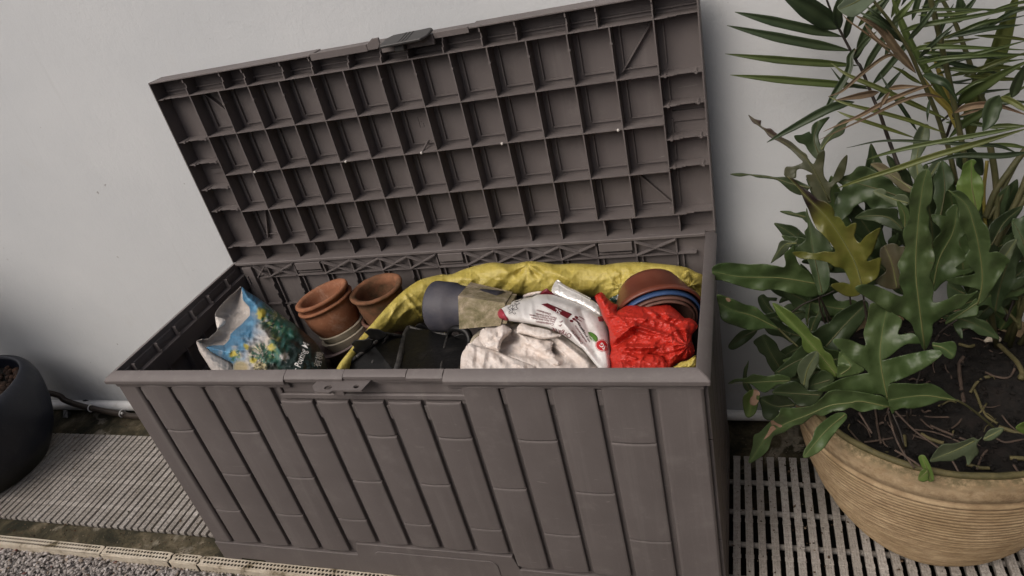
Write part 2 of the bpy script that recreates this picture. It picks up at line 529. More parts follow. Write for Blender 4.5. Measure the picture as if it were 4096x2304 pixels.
# grit and crumbled leaf trapped on the ledges and gratings
M_grit, nt, b = mat('leaf_grit', (0.05, 0.035, 0.022), 0.85, 0.2)
P = coords(nt); setc(nt, b, ramp(nt, tnoise(nt, P, 30, 2, 0.5), [(0.35, (0.02, 0.016, 0.010)), (0.5, (0.075, 0.045, 0.025)), (0.65, (0.20, 0.165, 0.12))]))
rg = random.Random(41); mb = MB()
for i in range(1500):
    k = rg.random()
    if k < 0.35: x, y, z = rg.uniform(-1.1, 0.05), rg.uniform(0.012, 0.066), -0.0025
    elif k < 0.6: x, y, z = rg.choice((rg.uniform(-0.95, 0.02), rg.uniform(1.2, 1.5))), 0.416 + 0.12 * rg.random() ** 2, -0.0055
    else: x, y, z = rg.choice((rg.uniform(-1.0, 0.05), rg.uniform(1.2, 1.75))), rg.uniform(0.07, 0.412), 0.0002
    s_ = rg.uniform(0.0008, 0.0030) * (2.2 if rg.random() < 0.06 else 1); a = rg.uniform(0, 6.28); h = s_ * rg.uniform(0.3, 0.7)
    c, q = math.cos(a) * s_, math.sin(a) * s_; e = rg.uniform(0.5, 1.6)
    mb.add([(x - c, y - q, z), (x + q * e * .6, y - c * e * .6, z), (x + c, y + q, z), (x - q * e * .6, y + c * e * .6, z), (x, y, z + h)], [(0, 1, 4), (1, 2, 4), (2, 3, 4), (3, 0, 4), (3, 2, 1, 0)])
tag(mb.build('grit', M_grit), kind='stuff')

# ------------------------------------------------------------------ storage box
BOX = empty('storage_box', (0.6, 0.23, 0.0), 'large taupe plastic storage box with its ribbed lid standing open', 'storage box')
GR = [0.066, 0.146, 0.231, 0.314, 0.393, 0.474, 0.552, 0.626, 0.702, 0.780, 0.857, 0.940, 1.024, 1.111]
H = 0.5813
D = 0.4635
# walls of the tub
fp = MB().box(0.016, 1.184, 0.0175, 0.0215, 0.03, 0.566); fp.build('front_panel', M_plastic, BOX)
MB().box(0.012, 1.188, 0.4578, 0.4618, 0.02, 0.574).build('back_panel', M_plastic, BOX)
MB().box(0.012, 0.016, 0.0215, 0.4578, 0.02, 0.572).build('side_panel', M_plastic, BOX)
MB().box(1.184, 1.188, 0.0215, 0.4578, 0.02, 0.572).build('side_panel', M_plastic, BOX)
MB().box(0.016, 1.184, 0.0215, 0.4578, 0.020, 0.026).build('floor_panel', M_plastic, BOX)
MB().box(0.012, 0.016, 0.012, 0.0215, 0.02, 0.57).build('corner_web', M_plastic, BOX)
# corner posts
for x0, x1 in ((0.0105, 0.0605), (1.1165, 1.1895)):
    q = [(x0, 0.0172), (x0, 0.0120), (x0 + 0.004, 0.0085), (x1 - 0.004, 0.0085), (x1, 0.0120), (x1, 0.0172)]
    MB().prism(q, 'z', 0.0645, 0.553).build('corner_board', M_plastic, BOX, bevel=0.0018)

def plank(x0, x1, z0, z1):
    n = 9; v = []; f = []
    rows = [(z0, 0.0018), (z0 + 0.0020, 0.0), (z0 + 0.0036, 0.0), (z1 - 0.0040, 0.0), (z1 - 0.0024, 0.0), (z1, 0.0017)]
    R = len(rows)
    xs = [0.0, 0.018, 0.05, 0.22, 0.5, 0.78, 0.95, 0.982, 1.0]
    for z, dy in rows:
        for i, t in enumerate(xs):
            bul = 1 - (2 * t - 1) ** 2
            v.append((x0 + (x1 - x0) * t, 0.0088 - 0.0026 * bul + dy + (0.0010 if i in (0, n - 1) else 0), z))
    for j in range(R - 1):
        for i in range(n - 1):
            k = j * n + i; f.append((k, k + 1, k + n + 1, k + n))
    k0 = len(v)
    for z in (z0, z1):
        for t in xs: v.append((x0 + (x1 - x0) * t, 0.0174, z))
    T = (R - 1) * n
    for i in range(n - 1):
        f.append((i, k0 + i, k0 + i + 1, i + 1))
        f.append((T + i, T + i + 1, k0 + n + i + 1, k0 + n + i))
    for i in (0, n - 1):
        f.append(tuple(j * n + i for j in range(R)) + (k0 + n + i, k0 + i))
    f.append(tuple(range(k0, k0 + n)) + tuple(range(k0 + 2 * n - 1, k0 + n - 1, -1)))
    o = mobj('plank', v, f, M_plastic, BOX, smooth=True)
    try: o.data.set_sharp_from_angle(angle=math.radians(40))
    except Exception: pass
    return o

for c in range(13):
    gw = 0.0053
    x0, x1 = GR[c] + gw, GR[c + 1] - gw
    top = 0.5115 if 4 <= c <= 8 else 0.5505
    bot = 0.109 if 4 <= c <= 8 else 0.070
    js = [0.427, 0.1805] if c % 2 == 0 else [0.3015]
    zs = [top] + js + [bot]
    for a, q in zip(zs[:-1], zs[1:]):
        plank(x0, x1, q + (0.0 if q == bot else 0.0014), a - (0.0 if a == top else 0.0014))
    # the shallow moulded tongue that closes the top of each groove
    MB().box(GR[c] - 0.004, GR[c] + 0.0044, 0.0135, 0.0174, top - 0.045, top - 0.012).build('groove_tongue', M_plastic, BOX, bevel=0.001)
# lock recess, its ledge, and the shelf under the rim
MB().box(0.404, 0.792, 0.0090, 0.0172, 0.5165, 0.5290).build('recess_ledge', M_plastic, BOX, bevel=0.003, seg=3)
for x0, x1 in ((0.404, 0.412), (0.784, 0.7895)):
    MB().box(x0, x1, 0.0095, 0.0170, 0.5296, 0.556).build('recess_jamb', M_plastic, BOX, bevel=0.002)
MB().box(0.4125, 0.7835, 0.0142, 0.0170, 0.5296, 0.566).build('lock_panel', M_plastic, BOX, bevel=0.001)
# plinth with its raised middle and blank name plate
pl = [(0.0085, 0.0), (0.058, 0.0), (0.062, 0.006), (0.128, 0.006), (0.132, 0.0), (1.066, 0.0), (1.07, 0.006), (1.136, 0.006), (1.14, 0.0), (1.1915, 0.0), (1.1915, 0.061), (0.789, 0.061), (0.7795, 0.1005), (0.4145, 0.1005), (0.405, 0.061), (0.0085, 0.061)]
MB().prism(pl, 'y', 0.0075, 0.0172).build('plinth', M_plastic, BOX, bevel=0.002)
def rrect(x0, x1, z0, z1, r, inset=0.0, n=5):
    pts = []
    for cx, cz, a0 in ((x1 - r, z1 - r, 0), (x0 + r, z1 - r, 90), (x0 + r, z0 + r, 180), (x1 - r, z0 + r, 270)):
        for k in range(n + 1):
            a = math.radians(a0 + 90 * k / n); pts.append((cx + r * math.cos(a), cz + r * math.sin(a)))
    return pts
MB().prism(rrect(0.452, 0.742, 0.014, 0.081, 0.016), 'y', 0.0056, 0.0080).build('name_plate', M_plastic, BOX, bevel=0.0012)
# end boards on the two short sides
for xs in (0.0, 1.2):
    for k in range(5):
        y0 = 0.022 + k * 0.086
        xa, xb = (0.0045, 0.0117) if xs == 0 else (1.1883, 1.1955)
        for z0, z1 in (((0.07, 0.30), (0.303, 0.545)) if k % 2 else ((0.07, 0.18), (0.183, 0.425), (0.428, 0.545))):
            MB().box(xa, xb, y0, y0 + 0.078, z0, z1).build('end_board', M_plastic, BOX, bevel=0.0015)
    xa, xb = (0.0035, 0.0117) if xs == 0 else (1.1883, 1.1965)
    MB().box(xa, xb, 0.018, 0.4515, 0.0, 0.064).build('end_plinth', M_plastic, BOX, bevel=0.002)

# rim: front piece with its stepped lip, side and back rails
def front_rim_segment(x0, x1, up, m0=0, m1=0):
    pr = [(0.0215, 0.545), (0.0185, 0.545), (0.0185, H), (0.0015 + up * .55, 0.5748 + up * 0.42), (-0.0022 + up * .45, 0.5690 + up * 0.62), (-0.0016 + up * .45, 0.5610 + up * 0.7), (0.0060, 0.5600 + up * 0.7), (0.0070, 0.556 + up * .4), (0.0172, 0.5545 + up * .3), (0.0215, 0.553)]
    return MB().prism(pr, 'x', x0, x1)
def ring_rail():
    # mitred rail of the two sides and the back
    mb = MB()
    prS = [(0.0, 0.545), (0.0, H), (0.0165, 0.5755), (0.0217, 0.5690), (0.0212, 0.5610), (0.012, 0.5600), (0.010, 0.545)]
    for side in (0, 1):
        v = []
        for (y, front) in ((0.0185, True), (D - 0.0105, False)):
            for d, z in prS:
                x = 0.0197 - d if side == 0 else 1.2 - 0.0197 + d
                yy = y - d if front else y + min(d, 0.0105)
                v.append((x, yy, z))
        n = len(prS)
        f = [(i, (i + 1) % n, n + (i + 1) % n, n + i) for i in range(n)] + [tuple(range(n)), tuple(range(2 * n - 1, n - 1, -1))]
        yield MB().add(v, f)
for r in ring_rail(): r.build('side_rail', M_plastic, BOX, bevel=0.0012)
# front rail with mitred outer ends
def mitred_front():
    pr = [(0.0, 0.545), (0.0, H), (0.0165, 0.5755), (0.0217, 0.5690), (0.0212, 0.5610), (0.012, 0.5600), (0.010, 0.545)]
    for x_in, x_cut, up in ((0.0197, 0.437, 0.0), (1.1803, 0.760, 0.0)):
        v = []
        for d, z in pr:
            x = x_in - d if x_in < 0.5 else x_in + d
            v.append((x, 0.0185 - d, z))
        for d, z in pr: v.append((x_cut, 0.0185 - d, z))
        n = len(pr)
        yield MB().add(v, [(i, (i + 1) % n, n + (i + 1) % n, n + i) for i in range(n)] + [tuple(range(n)), tuple(range(2 * n - 1, n - 1, -1))])
for r in mitred_front(): r.build('front_rail', M_plastic, BOX, bevel=0.0012)
for x0, x1, up in ((0.4375, 0.5625, 0.0050), (0.563, 0.6895, 0.0105), (0.690, 0.7595, 0.0068)):
    front_rim_segment(x0, x1, up).build('stepped_lip', M_plastic, BOX, bevel=0.0009)
MB().box(0.0197, 1.1803, D - 0.0170, D, 0.5738, H).build('back_rail', M_plastic, BOX, bevel=0.0018)
# dark line under the rim: the body's shoulder
MB().box(0.0125, 1.1875, 0.0105, 0.0172, 0.5535, 0.5588).build('shoulder', M_plastic, BOX, bevel=0.001)

# hasp: two lobed eye plate under the lip
eye = [(0.505, -0.0125), (0.518, -0.0270), (0.550, -0.0300), (0.555, -0.0245), (0.560, -0.0235), (0.612, -0.0235), (0.618, 0.004), (0.508, 0.004)]
pierced('hasp_eye', eye, [(0.541, -0.0165, 0.0078, 0.0062), (0.597, -0.0135, 0.0058, 0.0050)], 0.0035, lambda c: (c.x, c.y, 0.5655 + c.z), M_plastic, BOX, holes_n=18)
MB().box(0.551, 0.573, -0.022, 0.0125, 0.5535, 0.5635).build('hasp_block', M_plastic, BOX, bevel=0.001)

# inside of the tub: ribs of the back wall with crossed braces
RX = [0.112, 0.192, 0.276, 0.355, 0.433, 0.508, 0.580, 0.652, 0.724, 0.799, 0.874, 0.954, 1.037, 1.121]
for x in RX:
    mb = MB().box(x - 0.0015, x + 0.0015, 0.4470, 0.4576, 0.28, 0.5730)
    for k in range(9):     # scalloped edge
        z = 0.29 + k * 0.0265
        mb.box(x - 0.0014, x + 0.0014, 0.4425, 0.4472, z, z + 0.014)
    mb.build('back_rib', M_plastic, BOX)
    MB().box(x + 0.0105, x + 0.0130, 0.4500, 0.4576, 0.10, 0.5365).build('back_rib', M_plastic, BOX)
MB().box(0.075, 1.16, 0.4445, 0.4575, 0.5375, 0.5400).build('back_shelf', M_plastic, BOX)
MB().box(0.03, 1.17, 0.4510, 0.4575, 0.452, 0.455).build('back_shelf', M_plastic, BOX)
for i in range(len(RX)):
    a = RX[i - 1] if i else 0.075
    q = RX[i]
    if i in (2, 7, 12):
        MB().box(a + 0.006, q - 0.006, 0.4440, 0.4485, 0.553, 0.5730).build('hinge_plate', M_plastic, BOX, bevel=0.001)
        MB().box(a + 0.003, q - 0.010, 0.4500, 0.4560, 0.5435, 0.5470).build('hinge_plate', M_plastic, BOX)
    else:
        m_ = ((a + q) / 2, 0.4462, 0.5565)
        for zz, xx in ((0.5400, a), (0.5730, q), (0.5400, q), (0.5730, a)):
            MB().bar((xx, 0.4462, zz), m_, 0.0022, 0.0100, up=(0, 1, 0)).build('cross_brace', M_plastic, BOX)
        MB().tube([(m_[0], 0.4405, m_[2]), (m_[0], 0.448, m_[2])], 0.0022, 8).build('brace_pin', M_plastic, BOX)
# wide post in the back left corner with its slot frame
MB().box(0.034, 0.062, 0.4480, 0.4576, 0.44, 0.567).build('corner_pad', M_plastic, BOX, bevel=0.001)
MB().box(0.0400, 0.0440, 0.4450, 0.4482, 0.518, 0.543).build('slot_frame', M_plastic, BOX)
MB().box(0.1235, 0.131, 0.445, 0.4576, 0.05, 0.45).build('back_rib', M_plastic, BOX)
# left end inside: framed cells
for y in (0.054, 0.126, 0.189, 0.251, 0.316, 0.390):
    MB().box(0.0162, 0.0310, y - 0.0015, y + 0.0015, 0.30, 0.5700).build('end_rib', M_plastic, BOX)
    MB().tube([(0.0330, y, 0.5475), (0.0330, y, 0.553)], 0.0020, 6).build('end_rib_boss', M_plastic, BOX)
for y0, y1 in ((0.024, 0.054), (0.054, 0.126), (0.126, 0.189), (0.189, 0.251), (0.251, 0.316), (0.316, 0.390), (0.390, 0.447)):
    MB().box(0.0160, 0.0215, y0 + 0.005, y1 - 0.005, 0.5525, 0.5690).build('end_cell', M_plastic, BOX, bevel=0.002)
MB().prism([(0.0162, 0.546), (0.0345, 0.546), (0.0300, 0.5045), (0.0162, 0.5045)], 'y', 0.0217, 0.436).build('end_rail', M_plastic, BOX) if False else None
v = [(0.0165, 0.0217, 0.546), (0.0335, 0.0217, 0.546), (0.0290, 0.0217, 0.5045), (0.0165, 0.0217, 0.5045)]
v += [(x, 0.4572, z) for x, _, z in v]
mobj('end_rail', v, [(0, 1, 2, 3), (4, 7, 6, 5), (0, 4, 5, 1), (1, 5, 6, 2), (2, 6, 7, 3), (3, 7, 4, 0)], M_plastic, BOX)
MB().box(0.0162, 0.026, 0.022, 0.44, 0.425, 0.430).build('end_rail', M_plastic, BOX)

# ------------------------------------------------------------------ lid (stands upright against the wall)
LID = empty('lid', (0.6, D, 0.59), parent=BOX)
F, BK = 0.4630, 0.5030       # front of the lid tray, inner face of its skin
MB().box(0.004, 1.196, BK, BK + 0.010, 0.540, 1.0415).build('lid_skin', M_plastic, LID)
MB().prism([(F + 0.0006, 0.575), (BK + 0.0095, 0.560), (BK + 0.0095, 1.0455), (F, 1.0455)], 'x', 0.0, 0.0034).build('lid_wall', M_plastic, LID, bevel=0.0012)
MB().prism([(F + 0.0006, 0.575), (BK + 0.0095, 0.560), (BK + 0.0095, 1.0455), (F, 1.0455)], 'x', 1.1966, 1.2).build('lid_wall', M_plastic, LID, bevel=0.0012)
MB().box(0.0036, 0.4265, F, BK + 0.0095, 1.0420, 1.0455).build('lid_wall', M_plastic, LID, bevel=0.0010)
MB().box(0.7800, 1.1964, F, BK + 0.0095, 1.0420, 1.0455).build('lid_wall', M_plastic, LID, bevel=0.0010)
MB().box(0.4270, 0.7795, F + 0.014, BK + 0.0095, 1.0400, 1.0432).build('lid_wall', M_plastic, LID)
# stepped front bar around the latch
MB().box(0.4272, 0.560, F - 0.0005, F + 0.0030, 1.0330, 1.0475).build('latch_bar', M_plastic, LID, bevel=0.0012)
MB().prism([(0.5605, 1.0345), (0.583, 1.0345), (0.590, 1.043), (0.590, 1.0555), (0.575, 1.0555), (0.5605, 1.046)], 'y', F - 0.0005, F + 0.0045).build('latch_bar', M_plastic, LID, bevel=0.0012)
MB().box(0.5905, 0.705, F - 0.0025, F + 0.0045, 1.0255, 1.0450).build('latch_bar', M_plastic, LID, bevel=0.0012)
MB().box(0.7055, 0.779, F - 0.0005, F + 0.0035, 1.0350, 1.0470).build('latch_bar', M_plastic, LID, bevel=0.0012)
MB().box(0.0036, 1.1964, F + 0.006, BK, 0.572, 0.575).build('lid_wall', M_plastic, LID)
RIB = [0.092 + 0.0791 * k for k in range(14)]
CR = [1.0040, 0.9060, 0.8100, 0.7135, 0.6180]
RF = F + 0.0035
for i, x in enumerate(RIB):
    for j in range(4):
        MB().box(x - 0.0012, x + 0.0012, RF, BK, CR[j + 1] + 0.0010, CR[j] - 0.0010).build('lid_rib', M_plastic, LID)
        # low bead beside the rib
        MB().box(x + 0.0115, x + 0.0140, BK - 0.0060, BK, CR[j + 1] + 0.0115, CR[j] - 0.0010).build('lid_bead', M_plastic, LID)
TOPX = [0.091, 0.191, 0.249, 0.347, 0.419, 0.504, 0.579, 0.639, 0.716, 0.798, 0.868, 0.965, 1.021, 1.120]
for x in TOPX:
    y0 = F + 0.0028
    pr = [(RF, 1.0052), (RF, 1.020), (RF + .004, 1.0215), (RF + .004, 1.031), (y0, 1.033), (y0, 1.0418), (BK, 1.0418), (BK, 1.0052)]
    if 0.42 < x < 0.79:
        pr = [(RF, 1.0052), (RF, 1.016), (RF + .006, 1.0175), (RF + .006, 1.0255), (RF + .010, 1.027), (RF + .014, 1.0395), (BK, 1.0395), (BK, 1.0052)]
    MB().prism(pr, 'x', x - 0.0013, x + 0.0013).build('lid_rib', M_plastic, LID)
    pr = [(RF + 0.006, 0.5752), (BK, 0.5752), (BK, 0.6168), (RF + 0.002, 0.6168), (RF + 0.002, 0.607), (RF + 0.006, 0.605)]
    MB().prism(pr, 'x', x + 0.008, x + 0.0105).build('lid_rib', M_plastic, LID)
for j, z in enumerate(CR):
    x0, x1 = (0.0165, 1.1966) if j in (0, 4) else (RIB[0], RIB[-1])
    MB().box(0.062 if j in (0, 4) else x0, 1.145 if j in (0, 4) else x1, RF - 0.0003, BK, z - 0.0011, z + 0.0011).build('lid_cross_rib', M_plastic, LID)
    if j in (0, 4):
        for a, q, dy in ((0.0035, 0.018, 0.0006), (0.0181, 0.040, 0.006), (0.0401, 0.0619, 0.003), (1.1451, 1.160, 0.004), (1.1601, 1.1965, 0.008)):
            MB().box(a, q, RF + dy, BK, z - 0.0011, z + 0.0011).build('lid_cross_rib', M_plastic, LID)
    for i in range(13):
        if j < 4 and j > 0:
            MB().box(RIB[i] + 0.0145, RIB[i + 1] - 0.0013, BK - 0.0050, BK, z + 0.0085, z + 0.0110).build('lid_bead', M_plastic, LID)
        elif j == 4:
            MB().box(RIB[i] + 0.0145, RIB[i + 1] - 0.0013, BK - 0.0050, BK, z + 0.0140, z + 0.0165).build('lid_bead', M_plastic, LID, bevel=0.0008)
    if j == 0:
        tx = [0.004] + TOPX + [1.1964]
        for a, q in zip(tx[:-1], tx[1:]):
            MB().box(a + 0.0015, q - 0.0015, BK - 0.0060, BK, z + 0.0090, z + 0.0115).build('lid_bead', M_plastic, LID)
# stepped shelves at both ends of the lid
for z in (0.901, 0.844, 0.778, 0.720):
    for parts in (((0.0036, 0.024, 0.0015), (0.0241, 0.030, 0.003), (0.0301, 0.062, 0.007), (0.0621, 0.0905, 0.002)), ((1.1212, 1.146, 0.001), (1.1461, 1.152, 0.0035), (1.1521, 1.180, 0.006), (1.1801, 1.1965, 0.002))):
        mb = MB()
        for a, q, dy in parts: mb.box(a, q - 0.0001, RF + dy, BK, z - 0.0011, z + 0.0011)
        for px_ in ((0.020, 0.082) if parts[0][0] < 0.5 else (1.131, 1.186)):
            mb.tube([(px_, RF, z + 0.0000), (px_, RF + 0.02, z + 0.0001)], 0.0032, 8)
        mb.build('lid_shelf', M_plastic, LID)
MB().box(0.0305, 0.0900, BK - 0.004, BK, 0.807, 0.818).build('lid_bead', M_plastic, LID)
MB().box(1.1335, 1.196, BK - 0.004, BK, 0.802, 0.823).build('lid_bead', M_plastic, LID)
# diagonal stiffeners in the four corner cells
for a, q in (((0.106, 1.000), (0.168, 0.930)), ((1.050, 0.912), (1.116, 0.998)), ((0.112, 0.624), (0.140, 0.706)), ((1.050, 0.708), (1.116, 0.632))):
    MB().bar((a[0], BK - 0.005, a[1]), (q[0], BK - 0.005, q[1]), 0.010, 0.0026, up=(a[1] - q[1], 0, q[0] - a[0])).build('lid_brace', M_plastic, LID)
# knobs where ribs cross and pale moulding stubs
for i, x in enumerate(RIB):
    if 1 <= i <= 12:
        MB().tube([(x, RF - 0.0006, 0.9735), (x, RF + 0.012, 0.9735)], 0.0030, 8).build('lid_pin', M_plastic, LID)
    for j in (1, 2, 3):
        if 1 <= i <= 12: MB().tube([(x, RF - 0.0008, CR[j]), (x, RF + 0.01, CR[j])], 0.0021, 8).build('lid_pin', M_plastic, LID)
for x in (0.1786, 0.423, 0.609, 0.792, 1.032):
    MB().tube([(x, RF - 0.0045, 0.8095), (x + .0006, RF - 0.003, 0.8098), (x, RF + 0.0005, 0.810)], [0.0014, 0.0026, 0.0030], 7).build('lid_stub', M_pale, LID)
MB().tube([(0.609, RF - 0.0005, 0.8095), (0.616, BK - 0.002, 0.823)], 0.0024, 8).build('lid_pin', M_plastic, LID)
# moulded mark on the skin
mk = MB()
for a, q, z0, z1 in ((0.6050, 0.6058, 0.853, 0.878), (0.6050, 0.6140, 0.8772, 0.878), (0.6050, 0.6128, 0.866, 0.8668), (0.6100, 0.6150, 0.853, 0.8538), (0.6145, 0.6152, 0.853, 0.862)):
    mk.box(a, q, BK - 0.0010, BK + 0.0005, z0, z1)
mk.build('moulded_mark', M_plastic, LID)
# charcoal latch: grip plate with grooves, and the tongue behind it
lt = [(0.598, 1.0415), (0.694, 1.0415), (0.708, 1.0500), (0.708, 1.0520), (0.690, 1.0520), (0.616, 1.0500)]
hand = MB()
hx = [0.598, 0.606, 0.634, 0.638, 0.642, 0.646, 0.650, 0.654, 0.692, 0.702]
def grip():
    v = []; f = []
    o = Vector((0.600, F - 0.030, 1.0385))          # front left corner; plate rises to the back
    ux = Vector((1, 0, 0.02)).normalized(); uy = Vector((0.12, 1, 0.20)).normalized(); un = ux.cross(uy).normalized()
    out = [(0.004, 0), (0.090, 0), (0.100, 0.010), (0.100, 0.040), (0.094, 0.046), (0.012, 0.046), (0.0, 0.034), (0.0, 0.004)]
    n = len(out)
    v = [o + ux * a + uy * q for a, q in out] + [o + ux * a + uy * q + un * 0.006 for a, q in out]
    f = [tuple(range(n - 1, -1, -1)), tuple(range(n, 2 * n))] + [(i, (i + 1) % n, n + (i + 1) % n, n + i) for i in range(n)]
    mobj('latch', v, f, M_latch, LID, bevel=0.0022, seg=3)
    for k in range(3):
        a = 0.040 + k * 0.0075
        vs = [o + ux * (a + p) + uy * q + un * h for h in (0.0055, 0.0070) for p, q in ((0, 0.003), (0.004, 0.003), (0.004, 0.043), (0, 0.043))]
        mobj('latch_ridge', vs, [(3, 2, 1, 0), (4, 5, 6, 7), (0, 1, 5, 4), (1, 2, 6, 5), (2, 3, 7, 6), (3, 0, 4, 7)], M_latch, LID, bevel=0.0006)
    MB().box(0.626, 0.648, F - 0.020, F - 0.003, 1.026, 1.046).build('latch_tongue', M_latch, LID, bevel=0.003)
grip()

# ------------------------------------------------------------------ pipe, hose and litter along the wall
PIPE = empty('pipe', (0.2, 0.530, 0.019), 'white plastic pipe running along the foot of the wall', 'pipe')
MB().tube([(-0.655, 0.530, 0.0205), (0.4, 0.5305, 0.020), (3.0, 0.530, 0.020)], 0.0135, 20).build('pipe_run', M_pvc, PIPE, smooth=True)
MB().tube([(-2.0, 0.528, 0.021), (-0.662, 0.529, 0.0205), (-0.655, 0.529, 0.0205)], [0.0175, 0.0175, 0.016], 20).build('coupling', M_pvc, PIPE, smooth=True)
M_steel, nt, b = mat('dull_steel', (0.45, 0.44, 0.42), 0.35, 0.5); b.inputs['Metallic'].default_value = 1.0
for dx in (0, 0.006):
    MB().tube([(-0.645 + dx, 0.530 + 0.0150 * math.cos(a), 0.0205 + 0.0150 * math.sin(a)) for a in [2 * math.pi * k / 24 for k in range(25)]], 0.0016, 6).build('clip_band', M_steel, PIPE, smooth=True)
MB().add([atz(880 * .29 + 0, 1380 + 895 * .29, 0.012), atz(925 * .29, 1380 + 895 * .29, 0.012), atz(980 * .29, 1380 + 945 * .29, -0.003), atz(935 * .29, 1380 + 1005 * .29, -0.003), atz(865 * .29, 1380 + 1000 * .29, -0.003)], [(0, 1, 2, 3, 4)]).build('clip_tail', M_latch, PIPE, thick=0.0015)
M_hose, nt, b = mat('brown_hose', (0.045, 0.033, 0.026), 0.5, 0.4)
P = coords(nt)
setc(nt, b, mix(nt, tnoise(nt, P, 40, 6, 0.7), (0.022, 0.017, 0.014), (0.085, 0.066, 0.050)))
HOSE = empty('hose', (-0.5, 0.50, 0.03), 'dark brown hose sagging across the white pipe', 'hose')
def hp(x, y, yy): return at(x * 0.2899, 1380 + y * 0.2899, yy)
MB().tube(spline([(-1.3, 0.47, 0.17), hp(690, 665, 0.503), hp(900, 765, 0.5), hp(1100, 835, 0.498), hp(1400, 905, 0.496), hp(1700, 955, 0.494), hp(1950, 985, 0.49), (-0.2, 0.50, 0.006)], 40), 0.0098, 14).build('hose_run', M_hose, HOSE, smooth=True)
for q in ((1250, 870), (1680, 945)):
    c = hp(*q, 0.495)
    MB().tube([c + Vector((0.002, 0.012 * math.cos(a), 0.012 * math.sin(a))) for a in [2 * math.pi * k / 20 for k in range(21)]], 0.0020, 6).build('white_tie', M_pvc, HOSE, smooth=True)
c = hp(1680, 945, 0.483)
MB().tube([c + Vector((0, 0, -0.004)), c, c + Vector((0.003, -0.001, 0.004))], [0.003, 0.0042, 0.003], 8).build('white_tie', M_pvc, HOSE, smooth=True)
c = [hp(1130, 785, 0.535), hp(1180, 775, 0.533), hp(1240, 785, 0.532), hp(1295, 772, 0.535)]
tag(MB().tube(c, [0.0058, 0.0058, 0.004, 0.0022], 8).build('rubber_offcut', M_dark, smooth=True), 'short black rubber offcut resting on top of the white pipe', 'offcut')

# ------------------------------------------------------------------ soft things: helpers
def tri(x):
    return abs((x % 1.0) * 2 - 1) * 2 - 1

def crumple(x, y, seed=0, f=1.0, n=7, sharp=1.6):
    """creased-sheet height, about -1..1; x,y in metres times 100"""
    r = random.Random(seed); h = 0; tot = 0
    w1 = noise.noise(Vector((x * 0.35 * f, y * 0.35 * f, seed * 1.7))) * 1.1 / f
    w2 = noise.noise(Vector((x * 0.35 * f, y * 0.35 * f, seed * 1.7 + 40))) * 1.1 / f
    for i in range(n):
        a = r.uniform(0, math.pi); fr = f * r.uniform(0.10, 0.55); am = 0.25 / (0.15 + fr / f)
        t = tri((x + w1) * math.cos(a) * fr + (y + w2) * math.sin(a) * fr + r.random())
        m = 0.5 + 0.5 * noise.noise(Vector((x * 0.25 * f + 7 * i, y * 0.25 * f, seed)))
        h += am * m * (1 - abs(t) ** (1 / sharp)); tot += am * 0.5
    return h / tot - 0.5

def ridges(x, y, seed, f):
    d, _p = noise.voronoi(Vector((x * f, y * f, seed * 3.3)), distance_metric='DISTANCE')
    return max(0.0, 1 - (d[1] - d[0]) * 4.5)

def planefn(a, b, c):
    (x1, y1, z1), (x2, y2, z2), (x3, y3, z3) = a, b, c
    det = (x2 - x1) * (y3 - y1) - (x3 - x1) * (y2 - y1)
    p = ((z2 - z1) * (y3 - y1) - (z3 - z1) * (y2 - y1)) / det
    q = ((x2 - x1) * (z3 - z1) - (x3 - x1) * (z2 - z1)) / det
    return lambda x, y: z1 + p * (x - x1) + q * (y - y1)

def closed_curve(pts, step, smooth=True):
    n = len(pts); out = []
    for i in range(n):
        p0, p1, p2, p3 = (Vector(pts[(i + k) % n][:2]) for k in (-1, 0, 1, 2))
        m = max(1, int((p2 - p1).length / step))
        for k in range(m):
            t = k / m
            if smooth:
                c = 0.5 * ((2 * p1) + (p2 - p0) * t + (2 * p0 - 5 * p1 + 4 * p2 - p3) * t * t + (3 * p1 - p0 - 3 * p2 + p3) * t ** 3)
            else:
                c = p1.lerp(p2, t)
            out.append(c)
    return out

def segdist(p, a, b):
    d = b - a; L = d.length_squared
    t = 0 if L == 0 else max(0, min(1, (p - a).dot(d) / L))
    return (p - (a + d * t)).length, t

def inside(p, poly):
    c = False; j = len(poly) - 1
    for i in range(len(poly)):
        a, b = poly[i], poly[j]
        if (a.y > p.y) != (b.y > p.y) and p.x < (b.x - a.x) * (p.y - a.y) / (b.y - a.y) + a.x: c = not c
        j = i
    return c

def trimesh(outline, step, smooth=True, jitter=0.25, seed=1):
    """2D triangulation of a closed outline: returns points, triangles, distance of each point to the outline"""
    r = random.Random(seed)
    B = closed_curve(outline, step, smooth)
    x0 = min(p.x for p in B); x1 = max(p.x for p in B); y0 = min(p.y for p in B); y1 = max(p.y for p in B)
    V = list(B); nb = len(B); row = 0
    y = y0 + step * 0.5
    while y < y1:
        x = x0 + step * (0.5 if row % 2 else 1.0)
        # scanline crossings
        xs = []
        for i in range(nb):
            a, q = B[i], B[(i + 1) % nb]
            if (a.y > y) != (q.y > y): xs.append(a.x + (q.x - a.x) * (y - a.y) / (q.y - a.y))
        xs.sort()
        for k in range(0, len(xs) - 1, 2):
            xx = xs[k] + step * 0.55
            while xx < xs[k + 1] - step * 0.5:
                V.append(Vector((xx + r.uniform(-jitter, jitter) * step, y + r.uniform(-jitter, jitter) * step)))
                xx += step
        y += step * 0.87; row += 1
    E = [(i, (i + 1) % nb) for i in range(nb)]
    vo, eo, fo, _a, _b, _c = geometry.delaunay_2d_cdt(V, E, [], 1, 1e-4)
    return vo, [tuple(f) for f in fo], B

